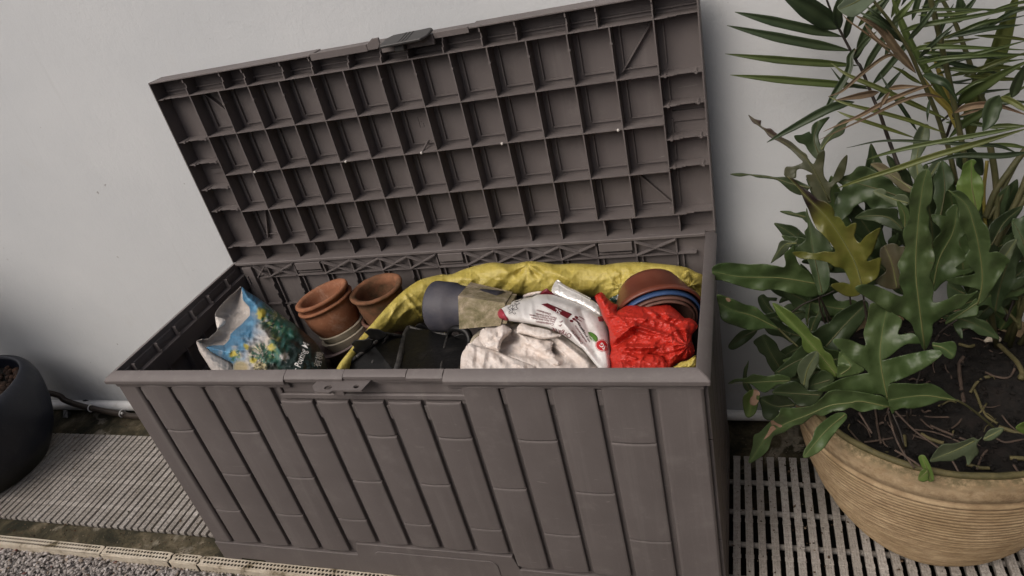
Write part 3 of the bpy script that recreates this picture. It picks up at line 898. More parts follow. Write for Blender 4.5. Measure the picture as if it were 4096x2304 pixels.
class Soft:
    """a sheet or filled bag standing in the box: outline from the photograph, depth y(px,py), swelling and creases in metres"""
    def __init__(s, outline, depth, R=60, Bulge=0.03, crease=None, step=6, smooth=True):
        s.outline = outline; s.depth = depth; s.R = R; s.B = Bulge; s.crease = crease; s.step = step; s.smooth = smooth
        s.curve = closed_curve(outline, 14, smooth)
    def edge(s, p):
        best = 1e9; c = s.curve
        for i in range(len(c)):
            d, _ = segdist(p, c[i], c[(i + 1) % len(c)])
            if d < best: best = d
        return best
    def y(s, px, py, d=None):
        p = Vector((px, py))
        if d is None: d = s.edge(p)
        t = min(1.0, d / s.R)
        k = math.sqrt(max(0, 1 - (1 - t) ** 2))
        c = s.crease(px, py) if s.crease else 0.0
        return max(0.0275, s.depth(px, py) - s.B * k - c * min(1.0, 0.25 + t * 1.5))
    def at(s, px, py, off=0.0):
        return at(px, py, s.y(px, py) - off)
    def build(s, name, m, parent=None, back=0.03, paint=None, thick=0.0):
        V, F, B = trimesh(s.outline, s.step, s.smooth)
        D = [s.edge(p) for p in V]
        W = [at(p.x, p.y, s.y(p.x, p.y, d)) for p, d in zip(V, D)]
        UV = [(p.x * 0.00055, -p.y * 0.00055) for p in V]
        cols = [paint(p.x, p.y) for p in V] if paint else None
        n = len(W); FF = list(F)
        if back:
            W2 = []
            for p, d in zip(V, D):
                t = min(1.0, d / s.R)
                yy = max(0.029, s.depth(p.x, p.y)) + back * math.sqrt(max(0, 1 - (1 - t) ** 2)) + (0.0005 if d > 0.4 else 0)
                W2.append(at(p.x, p.y, yy))
            W += W2; UV += UV
            FF += [tuple(i + n for i in reversed(f)) for f in F]
            if cols: cols += cols
        o = mobj(name, W, FF, m, parent, smooth=True, uvs=UV, thick=thick)
        if cols:
            a = o.data.color_attributes.new('paint', 'FLOAT_COLOR', 'POINT')
            for i, c in enumerate(cols): a.data[i].color = (*c, 1)
        return o
    def patch(s, poly, name, m, parent, off=0.0008, step=5, smooth=True):
        V, F, B = trimesh(poly, step, smooth)
        return mobj(name, [s.at(p.x, p.y, off) for p in V], F, m, parent, smooth=True, thick=0.0003)
    def stroke(s, pts, w, name, m, parent, off=0.0010):
        P = [Vector(p) for p in pts]; v = []; f = []
        for i, p in enumerate(P):
            t = (P[min(i + 1, len(P) - 1)] - P[max(0, i - 1)]).normalized(); nn = Vector((-t.y, t.x)) * w / 2
            v += [s.at(*(p - nn), off), s.at(*(p + nn), off)]
        f = [(2 * i, 2 * i + 1, 2 * i + 3, 2 * i + 2) for i in range(len(P) - 1)]
        return mobj(name, v, f, m, parent, thick=0.0002)
    def text(s, body, px, py, size, theta, m, parent, off=0.0011, name='lettering', squeeze=1.0, skew=0.0, bold=0.0):
        cu = bpy.data.curves.new('txt', 'FONT'); cu.body = body; cu.size = size; cu.align_x = 'LEFT'; cu.offset = bold
        cu.resolution_u = 3; cu.shear = skew
        ob = bpy.data.objects.new('txt', cu); COL.objects.link(ob)
        dg = bpy.context.evaluated_depsgraph_get()
        me = ob.evaluated_get(dg).to_mesh()
        c, q = math.cos(math.radians(theta)), math.sin(math.radians(theta))
        vs = []
        for w in me.vertices:
            a, h = w.co.x * squeeze, w.co.y
            vs.append(s.at(px + a * c + h * q, py + a * q - h * c, off))
        fs = [tuple(p.vertices) for p in me.polygons]
        ob.evaluated_get(dg).to_mesh_clear()
        bpy.data.objects.remove(ob, do_unlink=True); bpy.data.curves.remove(cu)
        if not vs: return None
        return mobj(name, vs, fs, m, parent)

def cpx(ox, oy, k):
    return lambda *pts: [(ox + x * k, oy + y * k) for x, y in pts]
cA = cpx(760, 1120, 1 / 3.812)       # potting sack
cB = cpx(1150, 1060, 0.3037)         # clay pots
cC = cpx(1650, 1080, 0.2208)         # grey pot and square planter
cD = cpx(1780, 1080, 0.2899)         # white bags
cE = cpx(2350, 1030, 0.3245)         # red bag

# ------------------------------------------------------------------ materials of the contents
def woven(name, c0, c1, rough, tape=620, spec=0.5, sheen=0.0, strength=0.35, vcol=False, crease=True):
    m, nt, b = mat(name, c0, rough, spec)
    uv = coords(nt, 'UV')
    wx = N(nt, 'ShaderNodeTexWave', Scale=tape / 6.283 * 1.0, Distortion=1.0); wx.bands_direction = 'X'; wx.inputs['Detail Scale'].default_value = 0.6
    wy = N(nt, 'ShaderNodeTexWave', Scale=tape / 6.283 * 1.0, Distortion=1.0); wy.bands_direction = 'Y'
    nt.links.new(uv, wx.inputs['Vector']); nt.links.new(uv, wy.inputs['Vector'])
    wv = math_n(nt, 'MULTIPLY', wx.outputs['Fac'], wy.outputs['Fac'])
    nz = tnoise(nt, uv, 60, 7, 0.65, dist=0.8)
    if vcol:
        at_ = nt.nodes.new('ShaderNodeVertexColor'); at_.layer_name = 'paint'; basec = at_.outputs['Color']
    else:
        basec = mix(nt, ramp(nt, nz, [(0.35, 0.0), (0.7, 1.0)]), c0, c1)
    col = mix(nt, math_n(nt, 'MULTIPLY', wv, 0.35), basec, (1, 1, 1), 'SOFT_LIGHT')
    col = mix(nt, ramp(nt, tnoise(nt, uv, 24, 7, 0.75), [(0.58, 0.0), (0.8, 0.35)]), col, (0.22, 0.18, 0.12))
    setc(nt, b, col)
    h = math_n(nt, 'ADD', wv, math_n(nt, 'MULTIPLY', nz, 1.6))
    bump(nt, b, h, strength, 0.0016)
    setr(nt, b, ramp(nt, nz, [(0.3, rough - 0.08), (0.7, rough + 0.15)]))
    return m
M_yellow = woven('yellow_woven_plastic', (0.38, 0.30, 0.055), (0.53, 0.44, 0.115), 0.40, strength=0.34)
M_sack = woven('white_woven_plastic', (0.70, 0.64, 0.595), (0.54, 0.455, 0.395), 0.6, strength=0.30)
M_print = woven('printed_woven_plastic', (0.5, 0.5, 0.5), (0.5, 0.5, 0.5), 0.36, vcol=True)

M_terra, nt, b = mat('terracotta', (0.30, 0.12, 0.06), 0.8, 0.25)
P = coords(nt)
n1 = tnoise(nt, P, 18, 7, 0.65); n2 = tnoise(nt, P, 110, 5, 0.7)
col = mix(nt, ramp(nt, n1, [(0.35, 0.0), (0.7, 1.0)]), (0.20, 0.080, 0.042), (0.31, 0.135, 0.070))
col = mix(nt, ramp(nt, tnoise(nt, P, 9, 8, 0.7), [(0.55, 0.0), (0.75, 0.7)]), col, (0.10, 0.058, 0.032))
col = mix(nt, ramp(nt, n2, [(0.55, 0.0), (0.80, 0.5)]), col, (0.42, 0.27, 0.18))
col = mix(nt, ramp(nt, tnoise(nt, P, 13, 8, 0.75, dist=0.8), [(0.52, 0.0), (0.70, 0.55)]), col, (0.46, 0.33, 0.25))
setc(nt, b, col); bump(nt, b, math_n(nt, 'ADD', n2, n1), 0.4, 0.0015)

M_terra2, nt, b = mat('mossy_terracotta', (0.2, 0.09, 0.05), 0.85, 0.2)
P = coords(nt)
n1 = tnoise(nt, P, 24, 8, 0.7); n2 = tnoise(nt, P, 130, 5, 0.7)
col = ramp(nt, n1, [(0.32, (0.062, 0.045, 0.024)), (0.50, (0.145, 0.070, 0.038)), (0.68, (0.235, 0.105, 0.056))])
col = mix(nt, ramp(nt, n2, [(0.58, 0.0), (0.82, 0.5)]), col, (0.30, 0.19, 0.12))
setc(nt, b, col); bump(nt, b, math_n(nt, 'ADD', n2, n1), 0.6, 0.0018)

def simple(name, c0, c1, rough, spec=0.4, sc=20, bs=0.2):
    m, nt, b = mat(name, c0, rough, spec)
    P = coords(nt); n1 = tnoise(nt, P, sc, 7, 0.7)
    setc(nt, b, mix(nt, ramp(nt, n1, [(0.38, 0.0), (0.68, 1.0)]), c0, c1))
    setr(nt, b, ramp(nt, n1, [(0.3, rough - 0.06), (0.7, rough + 0.12)]))
    bump(nt, b, math_n(nt, 'ADD', n1, tnoise(nt, P, 150, 4, 0.7)), bs, 0.0014)
    return m
M_cream = simple('cream_plastic', (0.36, 0.32, 0.24), (0.47, 0.42, 0.33), 0.6, sc=28)
M_umber = simple('umber_plastic', (0.17, 0.125, 0.116), (0.23, 0.178, 0.168), 0.5, sc=20)
M_bluegrey = simple('faded_slate_plastic', (0.042, 0.043, 0.058), (0.085, 0.078, 0.085), 0.55, sc=16)
M_worn_highlight = simple('worn_highlight_black_plastic', (0.010, 0.010, 0.010), (0.075, 0.070, 0.063), 0.55, sc=60, bs=0.4)  # scuffed wear, with edge highlights painted in as a lighter tone
M_rust = simple('rust_brown_plastic', (0.135, 0.036, 0.020), (0.165, 0.055, 0.033), 0.34, spec=0.5, sc=12, bs=0.06)
M_blue = simple('blue_plastic', (0.030, 0.066, 0.16), (0.045, 0.085, 0.19), 0.4, sc=14, bs=0.05)
M_dusk = simple('dusty_brown_plastic', (0.10, 0.045, 0.033), (0.19, 0.105, 0.08), 0.55, sc=26)
M_silver, nt, b = mat('silver_film', (0.72, 0.70, 0.67), 0.26, 0.6); b.inputs['Metallic'].default_value = 0.35
M_film, nt, b = mat('white_film', (0.66, 0.65, 0.63), 0.36, 0.45)
uv = coords(nt, 'UV')
col = mix(nt, ramp(nt, tnoise(nt, uv, 34, 7, 0.72, dist=0.5), [(0.50, 0.0), (0.74, 0.7)]), (0.69, 0.675, 0.655), (0.40, 0.37, 0.33))
setc(nt, b, col); bump(nt, b, tnoise(nt, uv, 40, 6, 0.6), 0.12, 0.002)
M_maroon, nt, b = mat('maroon_print', (0.14, 0.012, 0.020), 0.4, 0.4)
M_crim, nt, b = mat('crimson_print', (0.30, 0.03, 0.05), 0.4, 0.4)
M_ink, nt, b = mat('dark_ink', (0.02, 0.015, 0.015), 0.5, 0.3)
M_white, nt, b = mat('white_print', (0.75, 0.74, 0.72), 0.45, 0.4)
M_green, nt, b = mat('green_print', (0.07, 0.17, 0.025), 0.4, 0.4)
M_redp, nt, b = mat('red_print', (0.50, 0.030, 0.035), 0.4, 0.4)

M_red, nt, b = mat('red_carrier_bag', (0.55, 0.028, 0.016), 0.42, 0.45)
uv = coords(nt, 'UV')
n1 = tnoise(nt, uv, 26, 6, 0.6)
setc(nt, b, mix(nt, n1, (0.46, 0.022, 0.013), (0.66, 0.045, 0.026)))
b.inputs['Subsurface Weight'].default_value = 0.0
vo = N(nt, 'ShaderNodeTexVoronoi', Scale=85.0); vo.feature = 'DISTANCE_TO_EDGE'
nt.links.new(mix(nt, 0.02, uv, tnoise(nt, uv, 60, 3, 0.6), 'ADD'), vo.inputs['Vector'])
bump(nt, b, math_n(nt, 'ADD', math_n(nt, 'MULTIPLY', math_n(nt, 'MINIMUM', vo.outputs['Distance'], 0.18), 4.0), tnoise(nt, uv, 190, 4, 0.6)), 0.16, 0.0016)
tr = nt.nodes.new('ShaderNodeBsdfTranslucent'); tr.inputs['Color'].default_value = (0.62, 0.04, 0.022, 1)
ms = nt.nodes.new('ShaderNodeMixShader'); ms.inputs[0].default_value = 0.18
nt.links.new(b.outputs[0], ms.inputs[1]); nt.links.new(tr.outputs[0], ms.inputs[2]); nt.links.new(ms.outputs[0], nt.nodes['Material Output'].inputs['Surface'])

M_moss, nt, b = mat('mossy_cement', (0.25, 0.21, 0.15), 0.85, 0.2)
P = coords(nt)
n1 = tnoise(nt, P, 22, 8, 0.7, dist=0.5); n2 = tnoise(nt, P, 120, 6, 0.75); n3 = tnoise(nt, P, 11, 4, 0.6)
col = ramp(nt, n1, [(0.34, (0.12, 0.105, 0.052)), (0.46, (0.25, 0.21, 0.13)), (0.55, (0.40, 0.325, 0.235)), (0.66, (0.56, 0.475, 0.38))])
col = mix(nt, ramp(nt, n3, [(0.46, 0.0), (0.66, 0.5)]), col, (0.13, 0.122, 0.055))
col = mix(nt, ramp(nt, n2, [(0.45, 0.0), (0.72, 0.5)]), col, (0.05, 0.042, 0.028))
setc(nt, b, col); bump(nt, b, math_n(nt, 'ADD', n1, n2), 0.5, 0.0016)

# ------------------------------------------------------------------ potting mix sack
POT = empty('potting_mix_sack', (0.25, 0.2, 0.30), 'open sack of potting mix with blue, green and yellow palm print', 'sack')
d_bag = planefn((785, 1367, 0.130), (966, 1148, 0.315), (1303, 1482, 0.140))
def bag_paint(px, py):
    x, y = (px - 760) * 3.812, (py - 1120) * 3.812
    def nz(f, s, sx=1, sy=1): return noise.noise(Vector((x * f * sx, y * f * sy, s)))
    # diagonal: t=0 at the mouth, 1 at the lettering end
    t = ((x - 700) * 0.80 + (y - 560) * 0.36) / 1150
    t += 0.06 * nz(0.006, 1.0)
    white = (0.40, 0.36, 0.32); blue = (0.040, 0.135, 0.235); green = (0.010, 0.075, 0.045); dark = (0.009, 0.022, 0.020); yel = (0.36, 0.30, 0.045); teal = (0.030, 0.11, 0.10); lime = (0.12, 0.17, 0.03)
    def mx(a, b, k):
        k = max(0, min(1, k)); return tuple(p + (q - p) * k for p, q in zip(a, b))
    def step(v, a, b): return max(0, min(1, (v - a) / (b - a)))
    c = white
    # sky blue near the torn mouth, fading out in streaks
    edge = t + 0.10 * nz(0.004, 5.5, 1, 2)
    if y > 1000: edge += 0.22 * step(nz(0.006, 4.4), -0.3, 0.2)
    c = mx(blue, c, step(edge, 0.20 + 0.10 * nz(0.01, 2.2), 0.42))
    c = mx(c, (0.10, 0.27, 0.42), 0.7 * step(nz(0.008, 8.8), 0.1, 0.4) * (1 - step(edge, 0.15, 0.4)))
    # palm fronds: radial strokes round a few hearts
    for hx, hy, R, kk in ((1330, 560, 330, 0), (1450, 700, 300, 1), (1430, 960, 260, 2), (1120, 1170, 260, 3), (1330, 1260, 250, 4), (1560, 620, 260, 5), (680, 1150, 110, 6)):
        dx, dy = x - hx, y - hy; r = math.hypot(dx, dy)
        if r < R:
            a = math.atan2(dy, dx)
            s = noise.noise(Vector((a * 6.5, kk * 9.1, r * 0.004))) + 0.30 * noise.noise(Vector((a * 17, kk * 3.1, r * 0.02)))
            fall = 1 - r / R
            if s > -0.02 - 0.25 * fall:
                c = mx(c, green if (s < 0.35 or kk % 2) else lime, 0.92 * min(1, fall * 3.5))
            elif s > -0.30:
                c = mx(c, yel, 0.6 * min(1, fall * 3) * step(nz(0.012, kk + 20), -0.2, 0.3))
    for hx, hy, R in ((1085, 500, 85), (1060, 560, 45), (1360, 900, 55), (1245, 1030, 70), (660, 1130, 60), (860, 1020, 50), (960, 1230, 60)):
        r = math.hypot(x - hx, y - hy) * (1 + 0.5 * nz(0.02, hx))
        c = mx(c, yel, 1 - step(r, R * 0.6, R))
    # dark green lettering panel at the far end
    c = mx(c, teal, step(t + 0.12 * nz(0.012, 3.3), 0.50, 0.62) * 0.9)
    c = mx(c, green, step(t + 0.15 * nz(0.02, 4.3), 0.55, 0.68) * step(nz(0.018, 6.6), -0.3, 0.2))
    c = mx(c, dark, step(t + 0.07 * nz(0.01, 9.3), 0.66, 0.76))
    # flowers and speckled rock at the bottom
    if y > 1050:
        r = math.hypot(x - 1440, (y - 1170)) * (1 + 0.5 * nz(0.03, 1.7)); c = mx(c, (0.45, 0.42, 0.40), 1 - step(r, 40, 75))
        r = math.hypot(x - 770, (y - 1330) * 1.2); c = mx(c, (0.30, 0.23, 0.10), 0.85 * (1 - step(r, 90, 150)))
        r = math.hypot(x - 1075, (y - 1345) * 1.2)
        if r < 110: c = mx((0.42, 0.36, 0.20), (0.03, 0.03, 0.02), step(nz(0.06, 7.7), 0.05, 0.2))
        r = math.hypot(x - 1260, (y - 1340) * 1.1); c = mx(c, (0.012, 0.016, 0.012), 1 - step(r, 60, 120))
    return c
def bag_crease(px, py):
    x, y = px * 0.055, py * 0.055
    h = 0.012 * crumple(x, y, 3, 0.8) + 0.006 * crumple(x, y, 9, 2.0, 7, 2.2)
    p = Vector(((px - 760) * 3.812, (py - 1120) * 3.812))
    for a, b, w, k in (((960, 560), (1400, 1130), 110, 0.012), ((1040, 640), (1640, 900), 90, -0.008), ((620, 850), (980, 700), 70, 0.005), ((250, 1030), (900, 1060), 60, 0.006), ((1500, 860), (1780, 1050), 50, -0.005)):
        d, t = segdist(p, Vector(a), Vector(b)); h += k * max(0, 1 - d / w)
    return h
front = Soft(cA((250, 1028), (330, 1000), (440, 995), (520, 990), (575, 935), (605, 890), (620, 830), (690, 755), (780, 680), (880, 575), (912, 530), (905, 420), (850, 355), (805, 290), (798, 200), (788, 108),
                (870, 170), (960, 225), (1060, 290), (1200, 390), (1350, 500), (1500, 610), (1640, 705), (1780, 830), (1880, 910), (1960, 1010), (2040, 1150), (2090, 1290), (2110, 1500), (2050, 1750), (1600, 1900), (900, 1850), (640, 1560), (655, 1300), (560, 1225), (400, 1140), (300, 1075)),
             d_bag, R=130, Bulge=0.060, crease=bag_crease, step=4.2)
front.build('printed_face', M_print, POT, back=0.05, paint=bag_paint)
pale = lambda px, py: tuple(q * (0.86 + 0.16 * noise.noise(Vector((px * .02, py * .02, 2)))) for q in (0.44, 0.40, 0.365))
gus = Soft(cA((95, 940), (170, 968), (250, 1030), (400, 1142), (560, 1228), (665, 1310), (700, 1560), (480, 1560), (330, 1380), (240, 1240), (150, 1100), (118, 1020)),
           lambda px, py: d_bag(px, py) + 0.006, R=50, Bulge=0.012, crease=lambda px, py: 0.007 * crumple(px * .055, py * .055, 5, 1.4), step=5)
gus.build('side_gusset', M_print, POT, back=0.004, paint=pale)
inner = Soft(cA((100, 938), (185, 900), (270, 897), (340, 840), (415, 765), (398, 660), (384, 560), (392, 500), (470, 390), (540, 315), (620, 240), (700, 175), (787, 106), (812, 300), (930, 420), (940, 560), (700, 820), (600, 1010), (300, 1060), (170, 985)),
             lambda px, py: d_bag(px, py) + 0.022, R=60, Bulge=-0.03, crease=lambda px, py: 0.010 * crumple(px * .055, py * .055, 7, 0.9) + 0.004 * crumple(px * .055, py * .055, 8, 2.4), step=4.5)
inner.build('inner_face', M_print, POT, back=0, thick=0.0008, paint=pale)
flap = Soft(cA((388, 565), (450, 575), (520, 595), (542, 640), (515, 685), (440, 735), (420, 742), (400, 660)), lambda px, py: d_bag(px, py) + 0.008, R=30, Bulge=0.008, step=4)
flap.build('mouth_fold', M_print, POT, back=0.003, paint=lambda px, py: (0.54, 0.50, 0.46))
for body, x, y, sz, th in (('ic Potting M', 1648, 1428, 150, -69),):
    q = cA((x, y))[0]
    front.text(body, q[0], q[1], sz / 3.812, th, M_white, POT, skew=0.10, bold=0.5, squeeze=0.66)
q = cA((1980, 1340))[0]
front.text('\u6709\u6a5f', q[0], q[1], 122 / 3.812, -78, M_white, POT, bold=0.15)

# ------------------------------------------------------------------ clay and plastic pots stacked at the back left
def upaxis(px, py, tilt_x=0.0, tilt_away=0.0):
    """axis of a pot standing nearly upright, leaning sideways in the picture and away from the camera"""
    cx = CROT @ Vector((1, 0, 0)); view = (CROT @ Vector(((px - 2048) / FPX, -(py - 1152) / FPX, -1))).normalized()
    a = Vector((0, 0, 1)) + cx * tilt_x + view * tilt_away
    return a.normalized()

def pot_profile(r_rim, r_base, h, wall=0.005, rim_h=0.012, rim_out=0.006, belly=0.0):
    pr = [(0.001, 0), (r_base - 0.004, 0), (r_base, 0.003)]
    for k in range(1, 7):
        t = k / 6; pr.append((r_base + (r_rim - rim_out - r_base) * t + belly * math.sin(math.pi * t), 0.003 + (h - rim_h - 0.003) * t))
    pr += [(r_rim - 0.001, h - rim_h + 0.001), (r_rim, h - rim_h * 0.5), (r_rim - 0.001, h - 0.002), (r_rim - 0.004, h), (r_rim - 0.008, h - 0.001), (r_rim - rim_out - wall - 0.003, h - 0.004)]
    for k in range(5, -1, -1):
        t = k / 6; pr.append((max(0.001, r_base + (r_rim - rim_out - r_base) * t + belly * math.sin(math.pi * t) - wall), 0.008 + (h - rim_h - 0.008) * t))
    pr.append((0.001, 0.008))
    return pr

def pot(name, label, cat, rimc, y, axis, prof, h, m, group=None, wobble=0.0, n=72, seed=0, part='pot_body'):
    c = at(rimc[0], rimc[1], y); o = c - axis * h
    root = empty(name, o, label, cat, group)
    def wob(r, hh, a, j):
        k = 1 + wobble * noise.noise(Vector((math.cos(a) * 2 + seed, math.sin(a) * 2, hh * 30)))
        return r * k, hh + (wobble * 0.05 * noise.noise(Vector((math.cos(a) * 5, math.sin(a) * 5, seed))) if hh > h * 0.8 else 0)
    v, f, uv = lathe(prof, o, axis, n, wob if wobble else None)
    mobj(part, v, f, m, root, smooth=True, uvs=uv)
    return root, o
ax = upaxis(1283, 1175, -0.17, 0.10)
pot('clay_pot', 'upper orange terracotta pot nested inside another, leftmost in the box', 'plant pot', cB((435, 375))[0], 0.325, ax, pot_profile(0.0655, 0.042, 0.076, rim_h=0.010, rim_out=0.007), 0.076, M_terra, wobble=0.012)
c_ = Vector(cB((435, 375))[0])
ax_px = Vector((0.30, 0.95))       # the way the stack runs down in the picture
def down(k, dx=0): return (c_.x + ax_px.x * k * 0.3037 + dx, c_.y + ax_px.y * k * 0.3037)
pot('clay_pot', 'orange terracotta pot with chipped rim holding the smaller pot', 'plant pot', cB((485, 455))[0], 0.325, ax, pot_profile(0.0672, 0.0490, 0.080, rim_h=0.008, rim_out=0.007, belly=0.006), 0.080, M_terra, wobble=0.02, seed=4)
pot('plastic_pot', 'cream plastic pot with a wavy rim under the terracotta pots', 'plant pot', cB((700, 790))[0], 0.322, ax, pot_profile(0.0560, 0.044, 0.034, wall=0.002, rim_h=0.003, rim_out=0.001), 0.034, M_cream, wobble=0.014, seed=2)
pot('plastic_pot', 'lower cream plastic pot, wrapped round the one above it', 'plant pot', cB((742, 868))[0], 0.320, ax, pot_profile(0.0580, 0.046, 0.036, wall=0.002, rim_h=0.003, rim_out=0.001), 0.036, M_cream, wobble=0.014, seed=7)
pot('rust_pot', 'rust brown plastic pot showing as a band under the terracotta', 'plant pot', cB((675, 760))[0], 0.323, ax, pot_profile(0.0520, 0.040, 0.06, wall=0.002, rim_h=0.003, rim_out=0.001), 0.06, M_rust, seed=1)
pot('brown_pot', 'dull brown plastic pot with a wide flared lip, third from bottom', 'plant pot', cB((712, 985))[0], 0.300, ax, [(0.001, 0), (0.038, 0), (0.050, 0.050), (0.054, 0.054), (0.0735, 0.060), (0.0755, 0.062), (0.0755, 0.064), (0.052, 0.0585), (0.048, 0.052), (0.036, 0.004), (0.001, 0.004)], 0.062, M_umber)
pot('brown_pot', 'lowest brown plastic pot with a wide flared lip', 'plant pot', cB((800, 1150))[0], 0.292, ax, [(0.001, 0), (0.038, 0), (0.050, 0.110), (0.054, 0.114), (0.0720, 0.120), (0.0740, 0.122), (0.0740, 0.124), (0.052, 0.1185), (0.048, 0.112), (0.036, 0.004), (0.001, 0.004)], 0.122, M_umber)
ax2 = upaxis(1500, 1150, -0.07, 0.0)
pot('clay_pot', 'weathered brown terracotta pot standing apart beside the yellow sack', 'plant pot', cB((1155, 292))[0], 0.352, ax2, pot_profile(0.0630, 0.045, 0.100, rim_h=0.009, rim_out=0.007, wall=0.005, belly=0.002), 0.100, M_terra2, wobble=0.02, seed=9)
pot('plastic_pot', 'pinkish brown plastic pot under the weathered terracotta pot', 'plant pot', cB((1235, 645))[0], 0.345, ax2, pot_profile(0.050, 0.038, 0.07, wall=0.002, rim_h=0.006, rim_out=0.002), 0.07, M_dusk)

# ------------------------------------------------------------------ yellow woven sack rolled along the back
def yd(px, py):
    base = lerp1(px, [1344, 1460, 1560, 1640, 1760, 1900, 2600, 2820], [0.10, 0.20, 0.27, 0.31, 0.35, 0.375, 0.385, 0.375])
    return base - (py - 1130) * 0.00018
def y_crease(px, py):
    x, y = px * 0.055, py * 0.055
    h = 0.018 * crumple(x, y, 13, 0.42, 6, 2.6) + 0.0028 * crumple(x, y, 14, 1.1, 6, 2.6)
    p = Vector((px, py))
    for a, b, w, k in (((1940, 1075), (2100, 1060), 40, 0.004), ((2110, 1060), (1990, 1170), 26, -0.008), ((2120, 1062), (2260, 1110), 28, 0.006), ((1800, 1105), (1900, 1120), 22, 0.006),
                       ((1620, 1180), (1700, 1280), 12, 0.005), ((2420, 1160), (2560, 1110), 26, 0.008), ((2440, 1140), (2700, 1080), 30, -0.005), ((2700, 1090), (2770, 1140), 30, 0.012), ((2690, 1160), (2790, 1130), 22, 0.010), ((1990, 1050), (2080, 1130), 30, 0.007),
                       ((2200, 1070), (2330, 1160), 30, 0.006), ((2350, 1180), (2480, 1150), 22, -0.006)):
        d, t = segdist(p, Vector(a), Vector(b)); h += k * max(0, 1 - d / w)
    # gathered fan near (2110,1060) and the knot at (2770,1140)
    for cx, cy, R, k, nn in ((2110, 1058, 130, 0.0045, 9), (2765, 1140, 95, 0.008, 7), (2480, 1150, 80, 0.004, 7)):
        r = math.hypot(px - cx, py - cy)
        if r < R: h += k * (1 - r / R) * math.cos(nn * math.atan2(py - cy, px - cx) + 3 * noise.noise(Vector((px * .01, py * .01, cx))))
    return h
yel = Soft([(1344, 1483), (1402, 1397), (1457, 1331), (1483, 1300), (1545, 1230), (1606, 1170), (1664, 1128), (1700, 1113), (1760, 1099), (1805, 1097), (1850, 1079), (1910, 1061), (1972, 1050), (2045, 1056), (2115, 1045), (2170, 1049), (2226, 1057), (2300, 1054), (2369, 1057), (2412, 1060), (2470, 1052), (2545, 1048), (2642, 1055), (2739, 1068), (2782, 1088), (2816, 1110), (2825, 1200), (2808, 1300), (2720, 1330), (2600, 1300), (2430, 1200), (2350, 1188), (2200, 1195), (2052, 1185), (1990, 1215), (1900, 1290), (1790, 1330), (1743, 1300), (1700, 1288), (1640, 1315), (1600, 1327), (1560, 1340), (1500, 1400), (1435, 1440), (1400, 1560), (1360, 1570)],
           yd, R=75, Bulge=0.042, crease=y_crease, step=5)
YS = empty('yellow_sack', (0.8, 0.35, 0.45), 'yellow woven sack rolled along the back of the box', 'sack')
yel.build('rolled_sack', M_yellow, YS, back=0.02)
tail = Soft(cE((1100, 330), (1180, 175), (1230, 150), (1262, 200), (1300, 330), (1330, 400), (1400, 480), (1410, 720), (1330, 640), (1260, 560), (1310, 470), (1290, 380), (1210, 420), (1140, 445), (1190, 380)), lambda px, py: 0.338, R=22, Bulge=0.014, crease=lambda px, py: 0.008 * crumple(px * .055, py * .055, 23, 1.8), step=4)
tail.build('knotted_tail', M_yellow, YS, back=0.01)
yel.stroke([(1622, 1178), (1640, 1205), (1655, 1240), (1672, 1268), (1676, 1290)], 2.2, 'seam_thread', M_yellow, YS, off=0.0015)
ys2 = Soft(cE((1045, 1362), (1100, 1330), (1145, 1290), (1230, 1270), (1290, 1232), (1340, 1225), (1345, 1500), (1060, 1500)), lambda px, py: 0.075, R=24, Bulge=0.018, crease=lambda px, py: 0.007 * crumple(px * .055, py * .055, 29, 2.0), step=3.5)
tag(ys2.build('yellow_sack_corner', M_yellow, back=0.012), 'crumpled corner of yellow woven sack by the front right rim', 'sack')

# ------------------------------------------------------------------ slate pot and mossy square planter lying on their sides
def camdir(dx, dy, dz): return (CROT @ Vector((dx, dy, -dz))).normalized()
axp = camdir(-0.885, 0.02, 0.46)
c = at(*cC((560, 665))[0], 0.262)
root = empty('slate_pot', c, 'faded slate grey round pot lying on its side, tucked in the square planter', 'plant pot')
v, f, uv = lathe([(0.001, -0.075), (0.036, -0.075), (0.0415, 0.0), (0.0470, 0.028), (0.0505, 0.034), (0.0512, 0.040), (0.0528, 0.066), (0.0536, 0.075), (0.0530, 0.0785), (0.050, 0.079), (0.0485, 0.072), (0.044, 0.03), (0.036, -0.07), (0.001, -0.07)], c - axp * 0.062, axp, 72)
mobj('pot_body', v, f, M_bluegrey, root, smooth=True)
SQ = empty('square_planter', at(*cC((1200, 700))[0], 0.25), 'mossy square cement planter tipped over on its side', 'planter')
k = lambda q, y: at(*cC(q)[0], y)
A_, B_, C_, D_ = k((820, 468), 0.205), k((1688, 602), 0.195), k((1600, 1010), 0.150), k((842, 1075), 0.145)
E_, F_ = k((1045, 214), 0.300), k((1822, 395), 0.285)
G_ = E_ + (D_ - A_) * 0.95; H_ = F_ + (C_ - B_) * 0.95
def lerpv(a, b, t): return a + (b - a) * t
